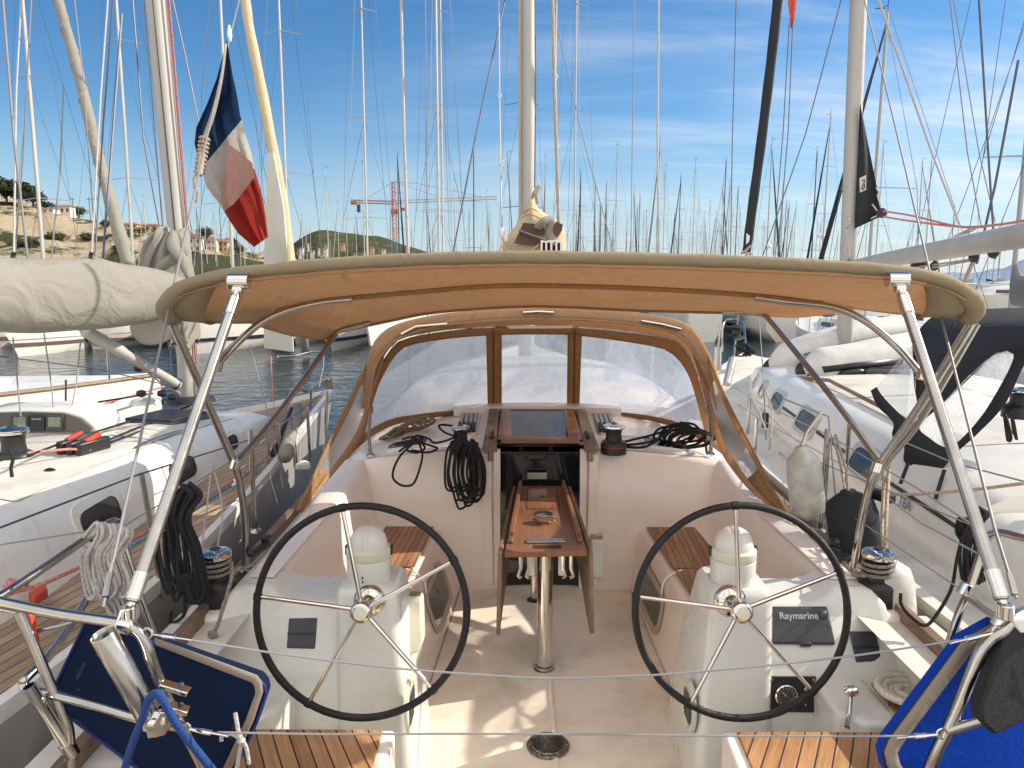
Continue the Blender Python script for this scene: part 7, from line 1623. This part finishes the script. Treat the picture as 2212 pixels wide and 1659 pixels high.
for l in([(1962,1000,3.95),(1945,1045,3.9)],[(2040,1015,3.8),(2020,1080,3.7)],[(2185,892,3.5),(2190,915,3.5),(2196,950,3.5),(2190,935,3.5),(2185,895,3.5)]):
    m=MB(); m.tube(PP(l),.011,6,flat=.4); m.build('strap',CANVK,ns)
# dinghy
dg=thing('inflatable_dinghy','light grey inflatable dinghy with black stripe and handle lashed upside on the neighbouring foredeck','dinghy',P(1820,832,6.9))
def tubeR(pts,r,seg=18): m=MB(); m.tube(cr(PP(pts),6),r,seg); return m
L_=[(1662,790,7.9),(1700,772,7.8),(1780,740,7.75),(1880,715,7.8),(1990,705,8.0)]
def rad(n_,r): return [r*min(1,.35+i/6*.65) for i in range(n_)]
p_=cr(PP([(1735,798,6.9),(1770,792,6.85),(1840,782,6.85),(1920,765,6.9),(2010,750,7.0)]),6); m=MB(); m.tube(p_,rad(len(p_),.185),20,flat=.95); m.build('near_tube',RUB,dg,smooth=180)
m=MB(); p2=cr(PP([(1748,798,6.9),(1728,801,6.9),(1719,803,6.9)]),4); m.tube(p2,[.12-.012*i for i in range(len(p2))],18); m.build('tube_cone',BLK,dg,smooth=180)
p_=cr(PP([(1665,795,8.2),(1700,778,8.1),(1770,752,8.05),(1860,730,8.1),(1960,715,8.2)]),6); m=MB(); m.tube(p_,rad(len(p_),.19),20); m.build('far_tube',RUB,dg,smooth=180)
m=MB(); p2=cr(PP([(1672,793,8.2),(1655,795,8.2),(1647,795,8.2)]),4); m.tube(p2,[.12-.012*i for i in range(len(p2))],18); m.build('tube_cone',BLK,dg,smooth=180)
m=MB(); m.loft([resample(PP([(1735,765,7.9),(1850,735,7.9),(1985,712,8.0)]),6),resample(PP([(1765,768,6.9),(1860,748,6.9),(1990,722,7.0)]),6)]); m.build('net_cover',MESHN,dg,sol=.01)
m=MB(); q=PP([(1780,800,6.66),(1850,786,6.65),(1950,775,6.7),(1950,788,6.7),(1860,795,6.66),(1784,812,6.66)]); m.loft([PP([(1776,792,6.67),(1850,783,6.66),(1950,773,6.72)]),PP([(1780,805,6.67),(1850,797,6.66),(1950,787,6.72)])]); m.build('rubbing_strake',BLK,dg,sol=.02)
m=MB(); m.tube(cr(PP([(1815,820,6.72),(1818,808,6.64),(1845,803,6.62),(1862,803,6.64),(1862,814,6.7),(1840,818,6.7),(1818,822,6.72)]),4),.025,8); m.build('carry_handle',BLK,dg,smooth=180)
m=MB(); m.lathe([(.03,0),(.05,.02),(.03,.05)],P(1885,823,6.8),(0,-1,0),14); m.build('valve',BLK,dg)
# fenders
def fender(name,label,top,bot,Y,r,mt,grp=None):
    a=P(*top,Y); b_=P(*bot,Y); h=(a-b_).length; f=thing(name,label,'fender',b_,grp)
    m=MB(); m.lathe([(.02,0),(r*.55,.03),(r*.92,h*.14),(r,h*.3),(r,h*.68),(r*.9,h*.84),(r*.5,h*.94),(.04,h*.97),(.035,h)],b_,(a-b_),28); m.build('body',mt,f,smooth=180); return f,a
f,a=fender('fender','large dirty white cylindrical fender hanging beside the neighbour coachroof windows',(1732,965),(1748,1125),3.9,.092,FENDW)
tube('fender_rope',[a,P(1742,935,4.0),P(1775,890,4.1)],.008,RBEI,f)
f,a=fender('fender','pale round fender low between the two hulls behind the right winch',(1912,1205),(1925,1370),3.0,.105,FENDW)
tube('fender_rope',[a,P(1915,1100,3.2),P(1920,1020,3.4),P(1925,960,3.6)],.008,RBEI,f); tube('fender_rope',[a,P(1905,1150,3.2),P(1910,1020,3.4)],.008,RBEI,f)
f,a=fender('fender','black teardrop fender with gathered cloth cover between the hulls on the right',(1832,1060),(1855,1210),3.5,.12,CANVK)
tube('fender_rope',[a,P(1830,1020,3.6),P(1805,940,4.0)],.008,RBEI,f)
# stanchions, lines
for(u0,v0,u1,v1,Y) in((1778,1140,1790,930,3.95),(1822,1090,1835,915,4.3),(1628,1010,1635,905,5.6),(1612,985,1620,850,6.2)):
    m=MB(); m.tube([P(u0,v0,Y),P(u1,v1,Y)],.0125,8); m.build('stanchion',STEEL,rb)
for l in([(1560,820,9),(1640,870,6),(1790,940,4.2),(1990,1060,3.0),(2140,1160,2.4)],[(1560,850,9),(1640,905,6),(1830,1010,4.0),(1990,1130,3.0),(2120,1200,2.5)],[(1930,945,4),(2060,1000,3.5),(2212,1040,3)]):
    m=MB(); m.tube(PP(l),.004,6); m.build('guard_wire',WIREC,rb)
for l,mt in(([(1912,1065,3.4),(1960,1068,3.3),(2080,1060,3.1),(2230,1042,2.9)],RBEI),([(1775,890,4.2),(1745,930,4.1),(1730,965,4.0)],RBEI),([(1620,855,6),(1635,880,5.8),(1655,930,5.4)],RBEI),([(1655,845,6),(1668,890,5.8),(1662,970,5.4)],RBEI),([(1790,930,4.2),(1810,980,4.0),(1826,1060,3.7)],RBEI)):
    tube('deck_rope',PP(l),.007,mt,rb,n=4)
m=MB(); c=P(1902,1070,3.5); m.box(c,(.06,.14,.05),rot=(0,0,R(20))); m.build('fairlead_block',BLK,rb,bevel=.012)
m=MB(); c=P(1653,908,6.2); m.box(c,(.05,.05,.13)); m.build('nav_light',BLK,rb,bevel=.01)
for u,v in((1706,1010),):
    pass
for u,v in((1646,943),(1675,1010)):
    c=S(u,v,.64); m=MB(); m.lathe([(.05,0),(.045,.015),(.03,.02)],c,seg=16); m.build('deck_filler',STEEL,rb)
m=MB(); m.tube(cr(PP([(2190,855,3.8),(2150,850,3.8)]),2),.05,8); 
c=P(2185,882,4.0); winch((c.x+.05,c.y,c.z-.05),.09,.16,rb)
m=MB(); m.tube(cr(PP([(2170,893,3.9),(2176,910,3.85),(2184,945,3.85),(2178,952,3.85),(2174,930,3.85),(2170,897,3.9)]),4),.008,6); m.build('hanging_cord',RBLK,rb)
# pulpit bits at bow
m=MB(); m.tube(cr(PP([(1560,760,10.3),(1562,700,10.4),(1585,690,10.8),(1605,700,10.6),(1612,770,9.8)]),4),.016,8); m.tube(PP([(1585,770,10),(1592,700,10.4)]),.016,8); m.tube(PP([(1549,775,9.6),(1556,705,9.8)]),.014,8); m.build('pulpit',STEEL,rb)
for l in([(1549,800,8.8),(1551,750,8.8)],[(1570,830,8.2),(1583,775,8.4)]): m=MB(); m.tube(PP(l),.045,10); m.build('stowed_post',ALU,rb)
hank('deck_clutter',RBLK,'tangle of black lines around the bow fitting of the right-hand neighbour',None,[[(1600+rnd.uniform(-12,30),755+rnd.uniform(-14,14),9.5+rnd.uniform(-.2,.2)) for k in range(7)] for i in range(5)],.012,30,cat='ropes')
tube('dinghy_strap',PP([(1738,840,6.5),(1742,815,6.7),(1760,800,6.8)]),.012,RBLK,dg)
for l in([(1640,690,9.0),(1648,800,7.5),(1655,950,5.6)],[(1805,1080,4.4),(1790,900,4.6),(1690,860,5)],):
    m=MB(); m.tube(PP(l),.006,6); m.build('shroud',WIRE,rb)
# quay of boats far right bottom handled; gangway rail etc. omitted
# ================= hills, houses, trees, crane
def hillmat(name,c1,c2,c3,s1,s2,lo,hi,bump=.6):
    m,t,b=newmat(name); l=t.links.new; b.inputs['Roughness'].default_value=.95; b.inputs['Specular IOR Level'].default_value=.1
    tcn=nn(t,'ShaderNodeTexCoord'); mp=nn(t,'ShaderNodeMapping'); mp.inputs['Scale'].default_value=(1,.6,2.2); l(tcn.outputs['Object'],mp.inputs[0])
    n1=nn(t,'ShaderNodeTexNoise',Scale=s1,Detail=9.0,Roughness=.7); n2=nn(t,'ShaderNodeTexNoise',Scale=s2,Detail=8.0,Roughness=.75); l(mp.outputs[0],n1.inputs['Vector']); l(mp.outputs[0],n2.inputs['Vector'])
    r=nn(t,'ShaderNodeMapRange'); r.inputs[1].default_value=lo; r.inputs[2].default_value=hi; l(n1.outputs['Fac'],r.inputs[0])
    a=nn(t,'ShaderNodeMix',data_type='RGBA'); a.inputs[6].default_value=(*c1,1); a.inputs[7].default_value=(*c2,1); l(n2.outputs['Fac'],a.inputs[0])
    a2=nn(t,'ShaderNodeMix',data_type='RGBA'); a2.inputs[7].default_value=(*c3,1); l(a.outputs[2],a2.inputs[6]); l(r.outputs[0],a2.inputs[0]); l(a2.outputs[2],b.inputs['Base Color'])
    bp=nn(t,'ShaderNodeBump',Strength=bump,Distance=2.0); l(n2.outputs['Fac'],bp.inputs['Height']); l(bp.outputs[0],b.inputs['Normal']); return m
CLIFF=hillmat('limestone_and_scrub',(.34,.26,.16),(.70,.60,.44),(.06,.065,.028),.09,.34,.50,.56,bump=1.0)
GREENH=hillmat('scrub_hillside',(.035,.045,.018),(.085,.085,.04),(.24,.20,.13),.05,.2,.60,.70)
from mathutils import noise as NZ
def hill(name,ridge,Y0,Y1,mt,amp,foot=-.5,nx=120,ny=34,kind='structure',pw=1.0,seed=0):
    """ridge: (u,v) silhouette at distance Y1; slope runs down to the water at Y0"""
    A=resample(cr([Vector((u,v,0)) for u,v in ridge],6),nx); rows_=[]
    for j in range(ny):
        t=j/(ny-1); row=[]
        for p in A:
            T=P(p.x,p.y,Y1); B=P(p.x,600,Y0); q=B.lerp(T,t); h=max(.1,T.z-foot); 
            nz=NZ.fractal(Vector((q.x*.035+seed,q.y*.05,0)),1.0,2.2,5)
            n3=NZ.noise(Vector((q.x*.012+seed,q.y*.03,3.3)))
            st=t**pw; zz=foot+h*st+amp*nz*math.sin(math.pi*min(1,t*1.0))*1.0+amp*.6*n3*math.sin(math.pi*t)
            if j>ny-3: zz=foot+h*st+amp*.12*nz
            q.z=max(zz,foot-.2) if j else foot-1; row.append(q)
        rows_.append(row)
    back=[p+Vector((p.x*.25,Y1*.3,-(p.z+6))) for p in rows_[-1]]; rows_.append(back)
    m=MB(); m.loft(rows_); o=m.build(name,mt,smooth=60); o['kind']=kind; return rows_
H1=hill('hill_left',[(-700,470),(-420,440),(-280,415),(-140,418),(-60,425),(0,433),(30,436),(60,442),(110,455),(150,468),(200,478),(240,487),(280,496),(330,505),(380,513),(420,522),(480,535),(540,548),(600,562),(660,580)],150,260,CLIFF,7.0,pw=.85,seed=3)
from mathutils.bvhtree import BVHTree
_n=len(H1[0]); BV=BVHTree.FromPolygons([p for r in H1 for p in r],[(i*_n+k,i*_n+k+1,(i+1)*_n+k+1,(i+1)*_n+k) for i in range(len(H1)-1) for k in range(_n-1)])
def hit(u,v,Y):
    for dv in range(0,14,1):
        h=BV.ray_cast(CAM,ray(u,v+dv).normalized())
        if h[0] is not None and h[0].y>100: return h[0].y+.5
    return Y
H1b=hill('scrub_slope',[(-200,575),(40,575),(200,568),(300,562),(360,556),(420,550),(480,552),(560,566),(640,582)],120,165,GREENH,3,seed=9)
H2=hill('hill_centre',[(590,590),(625,535),(655,512),(680,500),(700,497),(740,502),(790,508),(830,512),(870,528),(910,541),(950,553),(1010,566),(1060,580)],600,950,GREENH,8,seed=5)
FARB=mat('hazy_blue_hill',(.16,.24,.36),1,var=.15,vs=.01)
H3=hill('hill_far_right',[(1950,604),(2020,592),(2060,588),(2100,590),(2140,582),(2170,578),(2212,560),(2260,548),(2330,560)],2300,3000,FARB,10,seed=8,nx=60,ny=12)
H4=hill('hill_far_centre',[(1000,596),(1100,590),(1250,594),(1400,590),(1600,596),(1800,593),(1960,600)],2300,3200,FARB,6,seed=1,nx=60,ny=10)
ROOF=mat('terracotta_roof',(.32,.15,.09),.85,var=.25,vs=2); PLW=mat('white_render',(.66,.62,.55),.85,var=.06,vs=.5); PLP=mat('pale_ochre_render',(.55,.38,.24),.85,var=.08,vs=.5); WINB=mat('window_dark',(.05,.045,.04),.3)
def house(u0,u1,vt,vb,Y,wall,label,floors=1,nw=3,hip=True,group='houses on the hillside'):
    if Y<300: Y=hit((u0+u1)/2,vb,Y)
    a=P(u0,vb,Y); b_=P(u1,vb,Y); t_=P(u0,vt,Y); W_=b_.x-a.x; H_=(t_.z-a.z); D=W_*.6 if W_<18 else 11
    h=thing('hillside_house',label,'house',((a.x+b_.x)/2,Y+D/2,a.z),group); c=Vector(((a.x+b_.x)/2,Y+D/2,a.z)); rh_=H_*.22
    m=MB(); m.box(c+Vector((0,0,(H_-rh_)/2-2)),(W_,D,H_-rh_+4)); m.build('wall',wall,h,smooth=0)
    o=.4; z=c.z+H_-rh_; x0,x1,y0,y1=c.x-W_/2-o,c.x+W_/2+o,c.y-D/2-o,c.y+D/2+o
    m=MB(); hx=min(W_*.28,D*.5)
    v=[Vector(p) for p in((x0,y0,z),(x1,y0,z),(x1,y1,z),(x0,y1,z),(x0+hx,c.y,z+rh_),(x1-hx,c.y,z+rh_))]
    m.add(v,[(0,1,5,4),(1,2,5),(2,3,4,5),(3,0,4),(3,2,1,0)]); m.build('roof',ROOF,h,smooth=0)
    for f in range(floors):
        for k in range(nw):
            x=c.x-W_/2+W_*(k+.5)/nw; zz=c.z+(H_-rh_)*(f+.55)/floors; m=MB(); m.box((x,c.y-D/2-.02,zz),(min(1.1,W_/nw*.4),.1,(H_-rh_)/floors*.42)); m.build('window',WINB,h,smooth=0)
    return h
house(118,152,441,464,235,PLW,'white house with red tiled roof highest on the left ridge beside the pines',1,3)
house(80,116,448,460,240,PLW,'long low pale house on the left ridge between the pines and the red-roofed house',1,3)
house(150,160,452,466,232,PLP,'small annex right of the white ridge house',1,1)
house(0,14,397,404,262,PLP,'roof glimpse behind the pines at the far left edge',1,1)
house(262,296,480,502,215,PLP,'ochre house between the two masts at the left',2,3)
house(298,340,482,500,220,PLP,'ochre house just left of the grey mast wrap',1,3)
house(405,435,505,545,180,PLW,'tall white house end right of the grey sail wrap',2,2)
house(433,465,510,543,182,PLW,'long white house in the middle of the white row below the flag',2,4)
house(464,492,516,545,184,PLP,'pinkish house at the right end of the white row',2,3)
house(395,425,522,545,176,PLP,'low salmon house in front of the tall white one',1,2)
house(488,510,530,548,186,PLW,'small white house lowest at the end of the row below the flag',1,2)
rnd=random.Random(77)
town=[]
hs_=[]
for i in range(46):
    u=rnd.uniform(640,960); top=500+max(0,(u-700))*.22 if u>700 else 497+(700-u)*.5; v=rnd.uniform(max(top+14,528),566); hs_.append((u,v,rnd.uniform(560,760),rnd.uniform(4,9),rnd.uniform(3.5,6),rnd.random()))
hs_.sort()
for i,(u,v,Y,w_,h_,c_) in enumerate(hs_):
    house(u,u+w_,v-h_,v+2,Y,PLW if c_<.7 else PLP,'%s tiny %s house from the left on the distant dark hill'%(ordn(i+1),'white' if c_<.7 else 'ochre'),1,1,group='tiny houses on the distant dark hill')
# trees
TK=mat('bark_brown',(.10,.07,.05),.9); LF=mat('pine_foliage_dark',(.022,.040,.014),.9,var=.5,vs=.6,c2=(.05,.075,.025)); LF2=mat('bush_foliage',(.035,.05,.018),.9,var=.5,vs=.6,c2=(.075,.09,.035))
def tree_mesh(w_,h,seed,pine=True):
    rn=random.Random(seed); m=MB(); n=1700
    for i in range(n):
        a=rn.uniform(0,6.283); ph=rn.uniform(-1,1); rr_=rn.random()**.4
        lob=1+.25*math.sin(a*3+seed)+.2*math.sin(a*5+ph*4+seed)
        if pine: x=math.cos(a)*math.sqrt(1-ph*ph)*rr_*w_*.5*lob; y=math.sin(a)*math.sqrt(1-ph*ph)*rr_*w_*.5*lob; z=h*.68+ph*rr_*h*.30*lob
        else: x=math.cos(a)*math.sqrt(1-ph*ph)*rr_*w_*.5*lob; y=math.sin(a)*math.sqrt(1-ph*ph)*rr_*w_*.5*lob; z=h*.5+ph*rr_*h*.48*lob
        s=rn.uniform(.16,.42)*w_/9; d=Vector((rn.uniform(-1,1),rn.uniform(-1,1),rn.uniform(-1,1))).normalized(); e=d.orthogonal().normalized(); g=d.cross(e); c=Vector((x,y,z))
        m.add([c+e*s,c+g*s*.8,c-e*s*.9,c-g*s],[(0,1,2,3)])
    return m
def tree(u,v,Y,w_,h,label,pine=True,seed=1,cat='tree'):
    Y=hit(u,v,Y); b_=P(u,v,Y); r=thing('umbrella_pine' if pine else 'bush',label,cat,b_,'trees on the hillside'); ORG[r]=Vector((0,0,0))
    m=tree_mesh(w_,h,seed,pine); m.build('crown',LF if pine else LF2,r,smooth=0)
    m=MB(); m.tube([(0,0,-1.5),(.1,0,h*.3),(w_*.06,0,h*.6)],[.4,.3,.18],7)
    for k in range(5): m.tube([(.05,0,h*.3),(math.cos(k*1.3)*w_*.28,math.sin(k*1.3)*w_*.28,h*.65)],[.16,.06],5)
    m.build('trunk',TK,r)
for k,(u,v,w_,h,lb) in enumerate([(15,438,13,7.5,'broad dark umbrella pine at the far left of the ridge, widest crown'),(42,440,11,6.5,'dark umbrella pine second from the left on the ridge'),(72,445,8,5,'smaller dark pine third from the left on the ridge'),(-20,435,12,8,'dark pine cut by the left picture edge'),(98,452,5,3,'low dark tree left of the red-roofed ridge house')]): tree(u,v+4,250,w_,h,lb,True,k+1)
for k,(u,v,Y,w_,h,lb) in enumerate([(170,466,228,5.0,3.0,'rounded dark bush just right of the ridge house'),(230,490,220,3.6,2.0,'bush on the ridge between the furled sail and the mast'),(345,508,190,4.5,2.5,'bush left of the white row of houses'),(395,515,190,4.0,2.5,'dark bush behind the salmon house'),(445,512,195,4.0,2.5,'dark trees behind the white row'),(500,535,175,4.5,3.0,'dark bush right of the white row below the flag'),(515,548,170,4.0,2.5,'low bush at the right end of the hillside'),(300,505,212,4.0,2.0,'bush between the ochre houses'),(120,520,160,5.4,2.0,'dark scrub clump on the cliff face, left'),(190,520,158,4.5,2.0,'dark scrub clump on the cliff face, middle'),(60,535,150,6.3,2.0,'dark scrub clump low on the cliff at left'),(420,560,135,4.0,2.0,'bush on the lower slope beside the mast wrap'),(470,570,130,4.5,2.0,'bush low on the slope left of the sail panel'),(260,545,150,4.0,2.0,'scrub behind the foot of the furled headsail')]): tree(u,v,Y,w_,h,lb,False,k+30,'bush')
# fences and poles on the slope
for k in range(3): 
    u=(196,207,160)[k]; m=MB(); a=P(u,480,215); m.tube([a,a+Vector((0,0,7))],.12,6); m.tube([a+Vector((-.8,0,6.4)),a+Vector((.8,0,6.4))],.08,5); solo(m,'utility_pole',mat('pole_wood',(.12,.10,.08),.9),'thin utility pole on the left hillside, %s'%('nearest the ridge house','right of the bush','in front of the bush')[k],'pole')
# quay wall along the foot of the hill
m=MB(); m.box((-60,112,.2),(150,3,1.6)); q_=m.build('far_quay',mat('far_quay_stone',(.35,.32,.27),.9,bump=.3,bs=3)); q_['kind']='structure'
# crane
CRO=mat('crane_orange',(.42,.13,.07),.6); CRB=mat('crane_blue_grey',(.10,.16,.22),.6); CRW=mat('crane_pale_red',(.62,.45,.40),.6)
Yc=420; ck=thing('tower_crane','orange tower crane with long pale jib far beyond the masts at left of centre','crane',P(856,600,Yc))
def lattice(m,a,b_,w_,n,r):
    a=Vector(a); b_=Vector(b_); d=(b_-a).normalized(); e=Vector((0,1,0)); 
    if abs(d.dot(e))>.9: e=Vector((1,0,0))
    f=d.cross(e).normalized(); e=f.cross(d).normalized(); 
    cs=[(e*sx_+f*sy_)*w_/2 for sx_,sy_ in((1,1),(-1,1),(-1,-1),(1,-1))]
    for c in cs: m.tube([a+c,b_+c],r,4)
    for i in range(n):
        p=a.lerp(b_,i/n); q=a.lerp(b_,(i+1)/n)
        for k in range(4): m.tube([p+cs[k],q+cs[(k+1)%4]],r*.7,4)
m=MB(); base=P(854,604,Yc); lattice(m,base,P(853,520,Yc),2.4,14,.14); m.build('lower_tower',CRB,ck)
m=MB(); lattice(m,P(853,520,Yc),P(852,437,Yc),2.2,10,.16); lattice(m,P(851,436,Yc),P(850,392,Yc),1.8,5,.2); m.build('upper_tower',CRO,ck)
m=MB(); lattice(m,P(852,438,Yc),P(758,435,Yc),1.6,14,.16); m.build('counter_jib',CRO,ck)
m=MB(); lattice(m,P(855,436,Yc),P(1073,427,Yc),1.5,44,.12); m.build('jib',CRW,ck)
m=MB(); 
for a,b_ in(((851,392),(797,426)),((851,392),(950,426)),((851,392),(905,397)),((905,397),(1040,425))): m.tube([P(*a,Yc),P(*b_,Yc)],.10,4)
m.build('tie_bar',CRO,ck)
m=MB(); m.box(P(764,438,Yc),(3.2,2,1.8)); m.build('counterweight',CRO,ck); m=MB(); m.box(P(775,450,Yc),(1.6,2,4)); m.build('ballast',BLK,ck)
m=MB(); m.box(P(874,452,Yc),(3.4,2,1.6)); m.build('operator_cab',CRO,ck); m=MB(); m.box(P(852,457,Yc),(3.4,3.4,2.4)); m.build('slewing_ring',CRO,ck)
m=MB(); m.tube(cr(PP([(40,1700,2.2),(120,1625,2.3),(200,1575,2.4),(255,1540,2.5),(290,1500,2.7)]),5),.016,10); m.tube(cr(PP([(90,1700,2.2),(150,1640,2.3),(215,1590,2.4),(262,1550,2.5)]),5),.016,10); solo(m,'mooring_rope',RWHT,'thick pale mooring rope at the very bottom left corner behind the steel tube','rope',smooth=180)
for l,lb in(([(458,1000,3.6),(448,1090,3.3),(434,1200,3.0),(430,1290,2.9)],'thin grey line hanging over the neighbouring teak deck left of the awning leg, left strand'),([(458,1000,3.6),(478,1080,3.4),(476,1150,3.2),(440,1290,2.9)],'thin grey line hanging over the neighbouring teak deck left of the awning leg, right strand')):
    m=MB(); m.tube(cr(PP(l),5),.004,6); k=solo(m,'hanging_line',RGRY,lb,'rope')
